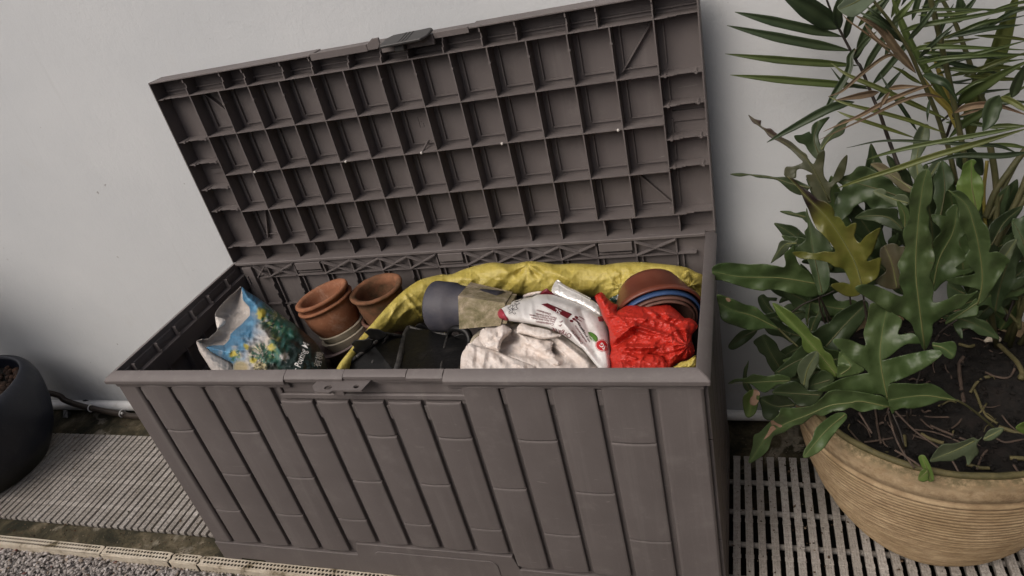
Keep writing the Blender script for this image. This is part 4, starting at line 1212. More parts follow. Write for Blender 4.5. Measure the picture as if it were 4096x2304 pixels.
# open end on the left (the slate pot sits in it), foot ring on the right
ctr = (A_ + D_ + E_ + G_) / 4
mouth = [lerpv(q, ctr, 0.10) for q in (A_, D_, G_, E_)]
deep = [lerpv(q, (B_ + C_ + F_ + H_) / 4, 0.15) for q in (B_, C_, H_, F_)]
V_ = [A_, D_, G_, E_, B_, C_, H_, F_] + mouth + deep
mobj('planter_body', V_, [(0, 1, 5, 4), (1, 2, 6, 5), (2, 3, 7, 6), (3, 0, 4, 7), (4, 5, 6, 7), (0, 8, 9, 1), (1, 9, 10, 2), (2, 10, 11, 3), (3, 11, 8, 0), (8, 12, 13, 9), (9, 13, 14, 10), (10, 14, 15, 11), (11, 15, 12, 8), (15, 14, 13, 12)], M_moss, SQ, bevel=0.0030, seg=3)
bc = (B_ + C_ + F_ + H_) / 4; out = (bc - ctr).normalized()
ft = [lerpv(q, bc, 0.10) + out * 0.0002 for q in (B_, C_, H_, F_)]; ft2 = [lerpv(q, bc, 0.13) + out * 0.010 for q in (B_, C_, H_, F_)]
mobj('foot_ring', ft + ft2, [(0, 1, 2, 3), (7, 6, 5, 4), (0, 4, 5, 1), (1, 5, 6, 2), (2, 6, 7, 3), (3, 7, 4, 0)], M_moss, SQ, bevel=0.001)

# ------------------------------------------------------------------ black plastic planter with clips
BP = empty('black_planter', (0.6, 0.15, 0.45), 'scuffed black plastic planter with hook clips, lying in front of the yellow sack', 'planter')
def bpts(lst): return [at(*cB((x, y))[0], yy) for x, y, yy in lst]
a, b_, c, d, e, fk, g, h = bpts([(660, 1400, .055), (830, 1300, .070), (1120, 1050, .118), (1305, 905, .165), (1505, 940, .19), (1595, 812, .225), (1500, 1180, .120), (1430, 1420, .048)])
j, kk, l, m_ = bpts([(2110, 915, .215), (2408, 1010, .185), (2400, 1100, .16), (2290, 1430, .05)])
lowa, lowb, lowc = bpts([(640, 1700, .06), (1430, 1700, .05), (2290, 1700, .05)])
mobj('planter_shell', [a, b_, c, d, e, fk, g, h, j, kk, l, m_, lowa, lowb, lowc],
     [(0, 1, 2, 7), (2, 3, 4, 6), (2, 6, 7), (4, 5, 6), (5, 8, 6), (6, 8, 9, 10), (6, 10, 11, 7), (0, 7, 13, 12), (7, 11, 14, 13)], M_dark, BP, thick=0.004, bevel=0.003, seg=3)
# raised panel on the right face
pp = [lerpv(lerpv(g, h, t1), lerpv(l, m_, t1), t2) for t1, t2 in ((0.0, 0.45), (0.0, 0.96), (0.97, 0.96), (0.97, 0.30))]
nrm = (pp[1] - pp[0]).cross(pp[2] - pp[0]).normalized(); nrm = nrm if nrm.dot(CAM - pp[0]) > 0 else -nrm
mobj('side_panel', [q + nrm * 0.0025 for q in pp] + [q + nrm * 0.0065 for q in pp], [(3, 2, 1, 0), (4, 5, 6, 7), (0, 1, 5, 4), (1, 2, 6, 5), (2, 3, 7, 6), (3, 0, 4, 7)], M_dark, BP, bevel=0.002)
def slab(name, pts, y, th, bev=0.003, conv=cB):
    P_ = [at(*conv((x, yy))[0], y if not callable(y) else y(x, yy)) for x, yy in pts]
    view = (P_[0] - CAM).normalized(); n = len(P_)
    return mobj(name, P_ + [q + view * th for q in P_], [tuple(range(n)), tuple(range(2 * n - 1, n - 1, -1))] + [(i, (i + 1) % n, n + (i + 1) % n, n + i) for i in range(n)], M_dark, BP, bevel=bev, seg=2)
slab('clip', [(1010, 885), (1080, 830), (1205, 845), (1325, 905), (1310, 940), (1200, 1010), (1130, 1060), (1020, 985), (1075, 935)], 0.128, 0.02)
slab('clip', [(835, 1040), (890, 982), (1000, 985), (1060, 960), (1140, 985), (1120, 1050), (1010, 1140), (905, 1205), (832, 1140), (885, 1085)], 0.090, 0.02)
slab('clip', [(1675, 800), (1740, 762), (1900, 850), (2020, 905), (2010, 940), (1880, 925), (1700, 840)], 0.232, 0.012)
hook = [at(*cC(q)[0], yy) for q, yy in (((660, 1150), .205), ((700, 1090), .203), ((770, 1062), .200), ((890, 1070), .197), ((985, 1130), .192), ((1030, 1220), .185), ((1035, 1330), .175), ((1000, 1400), .165), ((930, 1420), .16))]
MB().tube(spline(hook, 30), [0.0045 + 0.003 * math.sin(math.pi * i / 29) for i in range(30)], 10).build('hook', M_dark, BP, smooth=True)
slab('clip_web', [(720, 1200), (880, 1150), (1000, 1180), (1030, 1380), (880, 1400), (860, 1260)], 0.190, 0.008, conv=cC)
hp_ = bpts([(820, 1310, .070), (850, 1275, .078)])
MB().tube([hp_[0], hp_[1]], 0.008, 14).build('peg', M_dark, BP, smooth=True)
MB().tube([bpts([(1595, 825, .221)])[0], bpts([(1545, 930, .196)])[0], bpts([(1505, 1100, .140)])[0], bpts([(1465, 1290, .080)])[0], bpts([(1425, 1420, .045)])[0]], 0.006, 8).build('moulded_ridge', M_worn_highlight, BP, smooth=True)
for q_ in (((1505, 940, .187), (1305, 905, .161)), ((1305, 905, .161), (1120, 1050, .114)), ((1120, 1050, .114), (905, 1215, .080)), ((905, 1215, .080), (690, 1385, .050)), ((1595, 815, .221), (1850, 890, .216)), ((1850, 890, .216), (2110, 915, .211))):
    MB().tube(spline(bpts(q_), 8), 0.0035, 8).build('worn_highlight_edge', M_worn_highlight, BP, smooth=True)
for q_ in (((1320, 930, .156), (1190, 1130, .115), (1120, 1290, .070)), ((2110, 930, .205), (2060, 1120, .145), (2020, 1390, .050))):
    MB().tube(spline(bpts(q_), 10), 0.0030, 8).build('worn_highlight_edge', M_worn_highlight, BP, smooth=True)

# ------------------------------------------------------------------ crumpled white woven sack
WS = empty('white_sack', (0.85, 0.12, 0.4), 'crumpled off-white woven sack bunched up against the front rim', 'sack')
dW = planefn((1850, 1480, 0.092), (2380, 1480, 0.092), (2000, 1290, 0.205))
def wcr(seed, a, f=1.0): return lambda px, py: a * crumple(px * .055, py * .055, seed, f * 0.62, 5, 2.4) + a * 0.16 * crumple(px * .055, py * .055, seed + 1, f * 2.0, 6, 2.2)
def folds(seed, a, f, lines):
    base = wcr(seed, a, f)
    def fn(px, py):
        h = base(px, py); p = Vector((px, py))
        for q0, q1, w, k in lines:
            d, t = segdist(p, Vector(cD(q0)[0]), Vector(cD(q1)[0])); h += k * max(0, 1 - d / w)
        return h
    return fn
s0 = Soft(cD((350, 990), (430, 900), (560, 800), (700, 730), (850, 700), (960, 740), (1100, 740), (1300, 770), (1500, 830), (1640, 900), (1800, 1020), (1930, 1130), (2060, 1290), (2140, 1380), (2140, 1800), (250, 1800), (300, 1200)), dW, R=55, Bulge=0.022,
          crease=folds(31, 0.019, 0.8, [((900, 1180), (1700, 1330), 34, 0.013), ((780, 1130), (1450, 1220), 26, -0.010), ((1000, 870), (1560, 1260), 24, 0.016), ((1060, 830), (1620, 1210), 16, -0.012), ((1500, 900), (1990, 1290), 26, 0.014), ((1560, 890), (2050, 1270), 14, -0.010), ((1480, 1090), (1560, 1200), 20, -0.010), ((760, 1020), (1000, 930), 22, -0.013)]), step=4.5)
s0.build('sack_body', M_sack, WS, back=0.01)
s1 = Soft(cD((210, 1380), (225, 1180), (280, 1080), (325, 1010), (440, 1045), (560, 1085), (700, 1110), (830, 1170), (980, 1225), (1120, 1280), (1250, 1340), (1300, 1500), (1300, 1800), (200, 1800)), lambda px, py: dW(px, py) - 0.034, R=26, Bulge=0.014,
          crease=folds(37, 0.011, 1.1, [((450, 1070), (420, 1300), 14, -0.006), ((560, 1090), (520, 1350), 16, 0.005), ((700, 1130), (900, 1300), 18, -0.005)]), step=4)
s1.build('hem_fold', M_sack, WS, back=0.006)
s2 = Soft(cD((475, 880), (500, 830), (560, 795), (700, 790), (790, 745), (880, 790), (920, 840), (880, 890), (820, 940), (780, 1000), (765, 1060), (750, 1120), (690, 1110), (600, 1080), (520, 1030), (480, 960)), lambda px, py: dW(px, py) - 0.036, R=34, Bulge=0.022,
          crease=folds(41, 0.010, 1.3, [((560, 1040), (740, 900), 16, -0.006), ((740, 1110), (780, 900), 16, 0.006)]), step=3.6)
s2.build('turned_flap', M_sack, WS, back=0.008)
s3 = Soft(cD((985, 855), (1045, 735), (1200, 780), (1330, 800), (1470, 845), (1475, 870), (1600, 890), (1560, 925), (1400, 955), (1300, 950), (1150, 900)), lambda px, py: dW(px, py) - 0.034, R=22, Bulge=0.014,
          crease=folds(43, 0.006, 1.3, []), step=3.6)
s3.build('turned_flap', M_sack, WS, back=0.006)
s4 = Soft(cD((1000, 870), (1100, 905), (1300, 950), (1480, 985), (1480, 1040), (1470, 1110), (1520, 1195), (1450, 1205), (1330, 1150), (1200, 1060), (1080, 960)), lambda px, py: dW(px, py) - 0.027, R=22, Bulge=0.010,
          crease=folds(47, 0.012, 1.0, [((1300, 990), (1380, 1100), 18, 0.006)]), step=4)
s4.build('turned_flap', M_sack, WS, back=0.006)
s5 = Soft(cD((880, 1195), (1000, 1180), (1180, 1215), (1400, 1270), (1560, 1265), (1720, 1300), (1760, 1330), (1850, 1420), (1850, 1700), (1000, 1700), (1000, 1320)), lambda px, py: dW(px, py) - 0.024, R=24, Bulge=0.013,
          crease=folds(51, 0.010, 1.2, []), step=4)
s5.build('hem_fold', M_sack, WS, back=0.006)
s6 = Soft(cD((345, 1000), (380, 920), (520, 810), (700, 725), (850, 695), (800, 720), (640, 790), (500, 880), (420, 960), (370, 1010)), lambda px, py: dW(px, py) - 0.004, R=10, Bulge=0.006, step=3)
s6.build('rolled_edge', M_cream, WS, back=0.004)

# ------------------------------------------------------------------ white printed soil bag
WB = empty('printed_bag', (0.9, 0.15, 0.45), 'white soil mix bag printed in maroon, folded upside down', 'bag')
dB = planefn((1989, 1248, 0.185), (2444, 1476, 0.075), (2186, 1177, 0.262))
def wb_crease(px, py):
    x, y = px * 0.055, py * 0.055; p = Vector((px, py))
    h = 0.0045 * crumple(x, y, 61, 0.5, 5)
    for q0, q1, w, k in (((1640, 735), (2110, 1350), 30, 0.014), ((1700, 700), (2140, 1300), 34, -0.007), ((1880, 560), (2100, 1180), 36, -0.008), ((1200, 340), (1800, 520), 22, 0.004), ((1330, 480), (1760, 760), 34, 0.005), ((2200, 1050), (2260, 1340), 14, 0.004), ((1200, 460), (1210, 640), 12, 0.002)):
        d, t = segdist(p, Vector(cD(q0)[0]), Vector(cD(q1)[0])); h += k * max(0, 1 - d / w) ** 1.3
    return h
wb = Soft(cD((720, 580), (740, 540), (790, 490), (880, 450), (980, 420), (1080, 390), (1200, 372), (1280, 342), (1400, 335), (1500, 345), (1600, 380), (1750, 430), (1900, 500), (2050, 570), (2140, 620), (2210, 700), (2262, 850), (2282, 1000), (2292, 1150), (2297, 1365), (2300, 1600), (2180, 1600), (2112, 1362), (2060, 1290), (1980, 1190), (1900, 1095), (1830, 1045), (1700, 945), (1600, 885), (1480, 822), (1300, 772), (1100, 732), (940, 712), (870, 697), (780, 680), (735, 640)),
          dB, R=55, Bulge=0.030, crease=wb_crease, step=4.5)
wb.build('bag_film', M_film, WB, back=0.012)
wb.patch(cD((721, 580), (738, 545), (765, 524), (800, 560), (830, 620), (874, 694), (780, 679), (736, 640)), 'printed_corner', M_crim, WB, off=0.0014)
wb.patch(cD((1332, 474), (1412, 457), (1752, 608), (1690, 667)), 'printed_label', M_maroon, WB, smooth=False)
q = cD((1612, 566))[0]; wb.text('5L', q[0], q[1], 92 * .2899, 203, M_white, WB, off=0.0020, bold=0.4, skew=0.15)
for body, x, y, sz, th, m in (('Composition:', 1502, 738, 46, 189, M_maroon), ('Silica Sand, Sand, Perlite,', 1515, 706, 34, 190, M_maroon), ('Zeolite, Pumice, Cocopeat,', 1530, 680, 34, 191, M_maroon), ('Humic Acid Granules,', 1540, 655, 34, 192, M_maroon), ('Distributor:', 1460, 600, 44, 197, M_maroon), ('Organic', 1755, 888, 92, 199, M_maroon),
                              ('Designed for', 1905, 1010, 46, 232, M_maroon), ('excellent aeration', 1960, 985, 38, 235, M_maroon), ('with good moisture', 2005, 990, 38, 238, M_ink), ('organic content', 1945, 870, 38, 236, M_ink)):
    q = cD((x, y))[0]; wb.text(body, q[0], q[1], sz * .2899, th, m, WB, bold=0.12)
def circ(cx, cy, rx, ry, rot=0, n=22):
    r_ = math.radians(rot)
    return cD(*[(cx + rx * math.cos(t) * math.cos(r_) - ry * math.sin(t) * math.sin(r_), cy + rx * math.cos(t) * math.sin(r_) + ry * math.sin(t) * math.cos(r_)) for t in [2 * math.pi * i / n for i in range(n)]])
wb.patch(circ(2165, 1040, 93, 82, 20), 'round_badge', M_redp, WB, off=0.0010)
ring = circ(2165, 1040, 84, 74, 20, 40); wb.stroke(ring + ring[:1], 1.3, 'badge_ring', M_white, WB, off=0.0018)
q = cD((2232, 1062))[0]; wb.text('SG', q[0], q[1], 82 * .2899, 222, M_white, WB, off=0.0022, bold=0.5)
wb.patch(cD((1975, 858), (2025, 862), (2078, 895), (2108, 945), (2098, 982), (2062, 988), (2012, 962), (1988, 915)), 'leaf_badge', M_green, WB, off=0.0010)
q = cD((2072, 985))[0]; wb.text('ORGANIC', q[0], q[1], 34 * .2899, 230, M_white, WB, off=0.0020)
for (x, y) in ((1812, 652), (1778, 677), (1745, 703)):
    wb.patch(circ(x, y, 27, 16, 20, 12), 'contact_icon', M_maroon, WB, off=0.0010, smooth=True)
for (x, y, n_) in ((1850, 640, 9), (1815, 668, 9), (1790, 695, 9)):
    wb.stroke(cD((x, y), (x + 70, y + 42)), 2.6, 'contact_line', M_maroon, WB)
for (x, y) in ((2130, 660), (2158, 652), (2185, 668), (2138, 690), (2170, 692)):
    wb.patch(circ(x, y, 24, 18, 30, 10), 'printed_flower', M_crim, WB, off=0.0010)
leaf = cD((905, 495), (925, 480), (945, 500), (960, 480), (990, 485), (980, 515), (1008, 528), (985, 545), (940, 548), (975, 600), (960, 612), (925, 580), (885, 600), (880, 580), (905, 555), (870, 530), (868, 512), (890, 515), (905, 495))
wb.stroke(leaf, 1.5, 'printed_leaf', M_ink, WB)
for s_ in (((935, 480), (925, 575)), ((960, 520), (930, 545)), ((905, 520), (930, 545)), ((1072, 390), (1040, 415), (960, 440)), ((960, 440), (1010, 435), (1030, 460), (985, 475), (960, 460)), ((760, 530), (768, 580), (800, 640), (830, 690)), ((768, 580), (745, 620)), ((768, 580), (800, 600)), ((790, 630), (770, 650))):
    wb.stroke(cD(*s_), 1.5, 'printed_leaf', M_ink, WB)
for s_ in (((1570, 765), (1590, 775), (1610, 752)), ((1580, 715), (1600, 720), (1625, 700))):
    wb.stroke(cD(*s_), 3.0, 'tick_mark', M_maroon, WB)
mc = Soft(cD((1305, 335), (1395, 255), (1450, 290), (1560, 350), (1640, 400), (1500, 380), (1400, 350)), lambda px, py: 0.285, R=20, Bulge=0.006, step=4)
tag(mc.build('maroon_wrapper', M_maroon, back=0.003), 'maroon corner of a wrapper poking up behind the white bag', 'wrapper')
mc = Soft(cD((1080, 350), (1150, 318), (1300, 292), (1350, 300), (1310, 340), (1200, 372), (1085, 400)), lambda px, py: 0.30, R=16, Bulge=0.006, crease=wcr(67, 0.004, 2), step=4)
tag(mc.build('beige_wrapper', M_sack, back=0.003), 'beige wrapper scrap between mossy planter and maroon wrapper', 'wrapper')
sv = empty('silver_pouch', at(2260, 1160, 0.28), 'shiny silvery white pouch leaning behind the printed bag', 'pouch')
ds = planefn((2225, 1125, 0.300), (2390, 1190, 0.27), (2390, 1260, 0.23))
sp = Soft(cD((1472, 290), (1540, 140), (1620, 185), (1700, 235), (1830, 290), (1960, 380), (2080, 450), (2130, 520), (2170, 640), (2050, 590), (1850, 480), (1600, 380)), ds, R=26, Bulge=0.010, crease=lambda px, py: 0.006 * crumple(px * .055, py * .055, 71, 1.1) + 0.002 * crumple(px * .055, py * .055, 73, 3), step=4)
sp.build('pouch_film', M_silver, sv, back=0.006)
sp.stroke(cD((1560, 190), (1690, 270), (1850, 340), (2000, 420)), 5, 'zip_seal', M_white, sv, off=0.002)
sp.stroke(cD((1575, 165), (1710, 245), (1860, 315), (2010, 395)), 3, 'zip_seal', M_silver, sv, off=0.002)

# ------------------------------------------------------------------ red carrier bag
RB = empty('red_bag', (1.08, 0.15, 0.42), 'crumpled red plastic carrier bag at the right end of the box', 'carrier bag')
dR = planefn((2400, 1180, 0.215), (2780, 1300, 0.190), (2560, 1475, 0.085))
def r_crease(px, py):
    x, y = px * 0.055, py * 0.055; p = Vector((px, py))
    h = 0.024 * crumple(x, y, 81, 0.55, 6, 3.0) + 0.011 * crumple(x * 0.6, y * 1.5, 82, 1.0, 6, 3.0) + 0.0022 * crumple(x, y, 84, 2.6, 6, 2.6)
    for q0, q1, w, k in (((290, 1040), (580, 830), 16, 0.012), ((580, 830), (1230, 1080), 18, 0.014), ((560, 870), (1050, 1010), 12, -0.012), ((330, 1100), (600, 930), 14, -0.010), ((470, 1110), (820, 1110), 14, 0.012), ((820, 1100), (1220, 1080), 14, 0.010), ((700, 600), (850, 720), 12, 0.007), ((900, 730), (1100, 840), 12, -0.008), ((330, 700), (480, 820), 12, 0.006), ((1000, 740), (1300, 800), 10, 0.008)):
        d, t = segdist(p, Vector(cE(q0)[0]), Vector(cE(q1)[0])); h += k * max(0, 1 - d / w)
    cx, cy = cE((1235, 1090))[0]; r = math.hypot(px - cx, py - cy)
    if r < 130: h += 0.007 * (1 - r / 130) * math.cos(11 * math.atan2(py - cy, px - cx) + 2.0 * noise.noise(Vector((px * .02, py * .02, 5))))
    cx, cy = cE((800, 1290))[0]; r = math.hypot((px - cx), (py - cy) * 1.5)
    if r < 70: h -= 0.035 * (1 - r / 70)
    return h
rb = Soft(cE((90, 475), (150, 430), (205, 450), (260, 520), (330, 570), (372, 590), (365, 655), (430, 620), (500, 590), (590, 578), (690, 600), (800, 590), (900, 585), (985, 580), (1060, 620), (1130, 680), (1200, 745), (1270, 750), (1355, 825), (1330, 900), (1285, 960), (1290, 1040), (1315, 1110), (1310, 1190), (1230, 1260), (1150, 1290), (1060, 1350), (1050, 1600), (290, 1600), (290, 1330), (270, 1230), (290, 1140), (275, 1030), (258, 880), (190, 740), (140, 600), (110, 540)),
          dR, R=62, Bulge=0.045, crease=r_crease, step=3.6)
rb.build('bag_film', M_red, RB, back=0.02)
cav = Soft(cE((545, 1290), (640, 1180), (760, 1190), (900, 1215), (960, 1290), (990, 1350), (1010, 1550), (520, 1550), (520, 1380)), lambda px, py: dR(px, py) - 0.030, R=26, Bulge=0.010, crease=lambda px, py: 0.009 * crumple(px * .055, py * .055, 87, 1.7, 8, 2), step=3.6)
cav.build('bag_handle', M_red, RB, back=0.004)

# ------------------------------------------------------------------ brown and blue plastic pots nested, mouth down
axb = camdir(-0.10, 0.70, 0.62)     # from the mouth towards the foot
rc = at(*cE((872, 760))[0], 0.235)
def nested(name, label, r0, r1, L, shift, m):
    o = rc - axb * shift
    root = empty(name, o, label, 'plant pot')
    v, f, uv = lathe([(r0 - 0.002, 0.001), (r0 + 0.0006, 0), (r0 + 0.0016, 0.003), (r0, 0.012), (r0 - 0.003, 0.0135), (r1 + 0.010, L - 0.018), (r1 + 0.004, L - 0.005), (r1 - 0.006, L), (0.001, L), (0.001, L - 0.003), (r1 - 0.008, L - 0.004), (r1 + 0.001, L - 0.010), (r0 - 0.006, 0.014), (r0 - 0.003, 0.010)], o, axb, 80)
    mobj('pot_body', v, f + [], m, root, smooth=True)
nested('rust_pot', 'large glossy rust brown pot lying mouth forward over nested pots', 0.0850, 0.053, 0.080, 0.0, M_rust)
nested('blue_pot', 'blue pot nested inside the large rust brown pot', 0.0775, 0.048, 0.068, 0.0075, M_blue)
nested('brown_pot', 'dusty brown pot nested inside the blue pot', 0.0700, 0.044, 0.062, 0.0115, M_dusk)
nested('brown_pot', 'innermost dusty brown pot, half hidden by the red bag', 0.0640, 0.040, 0.056, 0.0150, M_dusk)
gp = Soft(cE((270, 510), (340, 470), (400, 440), (432, 450), (410, 530), (385, 572), (330, 555)), lambda px, py: 0.29, R=14, Bulge=0.006, crease=lambda px, py: 0.005 * crumple(px * .055, py * .055, 91, 2.5), step=3)
def gpaint(px, py): return (0.45, 0.45, 0.43) if noise.noise(Vector((px * .09, py * .09, 3))) > 0.22 else (0.010, 0.030, 0.022)
tag(gp.build('green_wrapper', M_print, back=0.004, paint=gpaint), 'small dark green wrapper between the red bag and brown pot', 'wrapper')

# ------------------------------------------------------------------ dark glazed pot at the left
M_glaze, nt, b = mat('blue_black_glaze', (0.012, 0.013, 0.018), 0.4, 0.4)
P = coords(nt)
n1 = tnoise(nt, P, 14, 7, 0.7); n2 = tnoise(nt, P, 90, 5, 0.7)
sep = nt.nodes.new('ShaderNodeSeparateXYZ'); nt.links.new(P, sep.inputs[0])
col = mix(nt, ramp(nt, n1, [(0.35, 0.0), (0.7, 1.0)]), (0.0045, 0.0065, 0.014), (0.009, 0.012, 0.021))
algae = math_n(nt, 'MULTIPLY', ramp(nt, math_n(nt, 'ADD', sep.outputs['Z'], math_n(nt, 'MULTIPLY', n1, 0.08)), [(0.05, 1.0), (0.13, 0.0)]), 0.8)
col = mix(nt, algae, col, (0.036, 0.034, 0.018))
col = mix(nt, ramp(nt, n2, [(0.58, 0.0), (0.85, 0.45)]), col, (0.085, 0.085, 0.085))
col = mix(nt, ramp(nt, tnoise(nt, P, 30, 6, 0.7, stretch=(1, 1, 0.12)), [(0.54, 0.0), (0.8, 0.35)]), col, (0.055, 0.056, 0.06))
setc(nt, b, col); setr(nt, b, ramp(nt, n1, [(0.3, 0.32), (0.7, 0.52)])); bump(nt, b, n2, 0.2, 0.0015)
PC = Vector((-1.0695, 0.2438, 0.0))
DP = empty('dark_pot', PC, 'large blue-black glazed pot cut off by the left edge of the photo', 'pot')
pr = [(0.001, 0.001), (0.163, 0.001), (0.1665, 0.004)]
for zz, rr in ((0.035, 0.189), (0.069, 0.212), (0.11, 0.229), (0.149, 0.2405), (0.19, 0.2475), (0.229, 0.2505), (0.249, 0.2488), (0.266, 0.2445), (0.279, 0.237), (0.2865, 0.228), (0.2885, 0.222), (0.2865, 0.2165), (0.275, 0.214), (0.24, 0.214)):
    pr.append((rr, zz))
v, f, uv = lathe(pr, PC, (0, 0, 1), 96)
mobj('pot_body', v, f, M_glaze, DP, smooth=True)
M_soil, nt, b = mat('dark_soil', (0.012, 0.009, 0.007), 0.75, 0.3)
P = coords(nt)
n1 = tnoise(nt, P, 60, 8, 0.75); n2 = tnoise(nt, P, 16, 5, 0.6)
col = mix(nt, ramp(nt, n1, [(0.40, 0.0), (0.75, 1.0)]), (0.0026, 0.0022, 0.0018), (0.013, 0.0095, 0.007))
col = mix(nt, ramp(nt, n2, [(0.55, 0.0), (0.75, 0.6)]), col, (0.016, 0.0075, 0.005))
setc(nt, b, col); bump(nt, b, n1, 0.9, 0.006)
def disc(name, c, R, m, parent, amp, f, nr=26, na=90, seed=0, hump=None):
    v = [Vector(c) + Vector((0, 0, amp * noise.noise(Vector((0, 0, seed)))))]; fs = []
    for j in range(1, nr + 1):
        for k in range(na):
            a = 2 * math.pi * k / na; r = R * j / nr
            x, y = r * math.cos(a), r * math.sin(a)
            z = amp * (noise.noise(Vector((x * f, y * f, seed))) + 0.5 * noise.noise(Vector((x * f * 3, y * f * 3, seed + 4))))
            if hump: z += hump(c[0] + x, c[1] + y)
            v.append(Vector(c) + Vector((x, y, z)))
    for k in range(na): fs.append((0, 1 + k, 1 + (k + 1) % na))
    for j in range(nr - 1):
        for k in range(na):
            a = 1 + j * na + k; q = 1 + j * na + (k + 1) % na
            fs.append((a, a + na, q + na, q))
    return mobj(name, v, fs, m, parent, smooth=True)
disc('soil', (PC.x, PC.y, 0.246), 0.213, M_soil, DP, 0.004, 30)
M_clay, nt, b = mat('clay_pebble', (0.12, 0.055, 0.035), 0.85, 0.2)
oi = nt.nodes.new('ShaderNodeObjectInfo'); P = coords(nt)
col = ramp(nt, oi.outputs['Random'], [(0.0, (0.040, 0.024, 0.018)), (0.6, (0.075, 0.045, 0.034)), (0.88, (0.12, 0.062, 0.038)), (1.0, (0.11, 0.085, 0.050))])
setc(nt, b, mix(nt, tnoise(nt, P, 160, 6, 0.7), (0.02, 0.014, 0.010), col)); bump(nt, b, tnoise(nt, P, 200, 5, 0.7), 0.5, 0.001)
peb = []
for s in range(4):
    t = bmesh.new(); bmesh.ops.create_icosphere(t, subdivisions=2, radius=1)
    vs = [q.co * (1 + 0.22 * noise.noise(q.co * 1.4 + Vector((s * 9, 0, 0)))) for q in t.verts]; fs = [tuple(w.index for w in p.verts) for p in t.faces]; t.free()
    peb.append((vs, fs))
r = random.Random(8); meshes = []; cnt = 0
taken = []
for tries in range(2600):
    if cnt >= 230: break
    a = r.uniform(0, 2 * math.pi); rad = 0.203 * math.sqrt(r.random())
    x, y = rad * math.cos(a), rad * math.sin(a)
    if x < 0.02: continue
    s = r.uniform(0.0075, 0.0125)
    if any((x - q[0]) ** 2 + (y - q[1]) ** 2 < (0.80 * (s + q[2])) ** 2 for q in taken): continue
    taken.append((x, y, s))
    p = PC + Vector((x, y, 0.253 + r.uniform(-0.002, 0.005)))
    if cnt < 4:
        o = mobj('clay_pebble', [q * 0.01 for q in peb[cnt][0]], peb[cnt][1], M_clay, smooth=True); meshes.append(o)
    else:
        o = meshes[cnt % 4].copy(); COL.objects.link(o)
    o.location = p; o.rotation_euler = (r.uniform(0, 6), r.uniform(0, 6), r.uniform(0, 6)); o.scale = (s / 0.01,) * 3
    tag(o, 'round brown clay pebble lying in the dark glazed pot', 'pebble', 'clay pebbles in the dark pot')
    cnt += 1

# ------------------------------------------------------------------ terracotta bowl planter at the right
M_bowl, nt, b = mat('tan_terracotta', (0.33, 0.215, 0.13), 0.78, 0.25)
P = coords(nt)
sep = nt.nodes.new('ShaderNodeSeparateXYZ'); nt.links.new(P, sep.inputs[0])
n1 = tnoise(nt, P, 10, 7, 0.65, dist=0.5); n2 = tnoise(nt, P, 85, 7, 0.75); n3 = tnoise(nt, P, 60, 6, 0.7, stretch=(0.7, 0.7, 1.5))
col = mix(nt, ramp(nt, n1, [(0.35, 0.0), (0.68, 1.0)]), (0.30, 0.215, 0.120), (0.43, 0.325, 0.200))
col = mix(nt, ramp(nt, n3, [(0.40, 0.5), (0.60, 0.0)]), col, (0.16, 0.10, 0.055))
band = ramp(nt, math_n(nt, 'ADD', sep.outputs['Z'], math_n(nt, 'MULTIPLY', n1, 0.02)), [(0.286, 0.0), (0.302, 1.0)])
crust = math_n(nt, 'MULTIPLY', band, ramp(nt, n2, [(0.42, 0.0), (0.66, 0.7)]))
col = mix(nt, crust, col, (0.50, 0.385, 0.245))
col = mix(nt, math_n(nt, 'MULTIPLY', ramp(nt, math_n(nt, 'ADD', sep.outputs['Z'], math_n(nt, 'MULTIPLY', n1, 0.03)), [(0.325, 0.0), (0.345, 1.0)]), ramp(nt, n2, [(0.35, 0.0), (0.55, 0.85)])), col, (0.065, 0.055, 0.022))
setc(nt, b, col); bump(nt, b, math_n(nt, 'ADD', n2, n3), 0.45, 0.0014)
BC = Vector((1.585, 0.290, 0.0))
TB = empty('terracotta_planter', BC, 'wide tan terracotta bowl with turned grooves holding fern and palm', 'planter')
pr = [(0.001, 0.0005), (0.148, 0.0005)]
rr_ = random.Random(4)
z = 0.004
body = [(0.004, 0.150), (0.03, 0.168), (0.07, 0.191), (0.12, 0.213), (0.17, 0.230), (0.22, 0.241), (0.26, 0.2475), (0.280, 0.2490)]
while z < 0.276:
    r0 = lerp1(z, [q[0] for q in body], [q[1] for q in body])
    g = rr_.random(); hh = rr_.uniform(0.0060, 0.0105); dp = 0.0019 if g < 0.6 else 0.0008
    r1 = lerp1(z + hh, [q[0] for q in body], [q[1] for q in body])
    pr += [(r0 - dp, z), (r0 + 0.0002, z + 0.0012), (r1 + 0.0004, z + hh - 0.0008), (r1 - dp, z + hh)]
    z += hh + 0.0009
pr += [(0.2478, 0.2815), (0.2468, 0.2835), (0.2500, 0.2865), (0.2530, 0.300), (0.2530, 0.318), (0.2505, 0.328), (0.2455, 0.3335), (0.2395, 0.3345), (0.2345, 0.331), (0.2325, 0.320), (0.2300, 0.29), (0.22, 0.24)]
def bw(r, h, a, j): return r * (1 + 0.004 * noise.noise(Vector((math.cos(a) * 1.5, math.sin(a) * 1.5, h * 4)))), h + 0.0016 * noise.noise(Vector((math.cos(a) * 3, math.sin(a) * 3, h * 9)))
v, f, uv = lathe(pr, BC, (0, 0, 1), 160, bw)
mobj('bowl', v, f, M_bowl, TB, smooth=True)
def hump(x, y):
    d = math.hypot(x - 1.70, y - 0.30); return 0.045 * math.exp(-(d / 0.075) ** 2) + 0.030 * math.exp(-(((x - 1.62) / 0.09) ** 2 + ((y - 0.42) / 0.08) ** 2))
disc('soil', (BC.x, BC.y, 0.300), 0.2315, M_soil, TB, 0.010, 22, 40, 120, 3, hump)
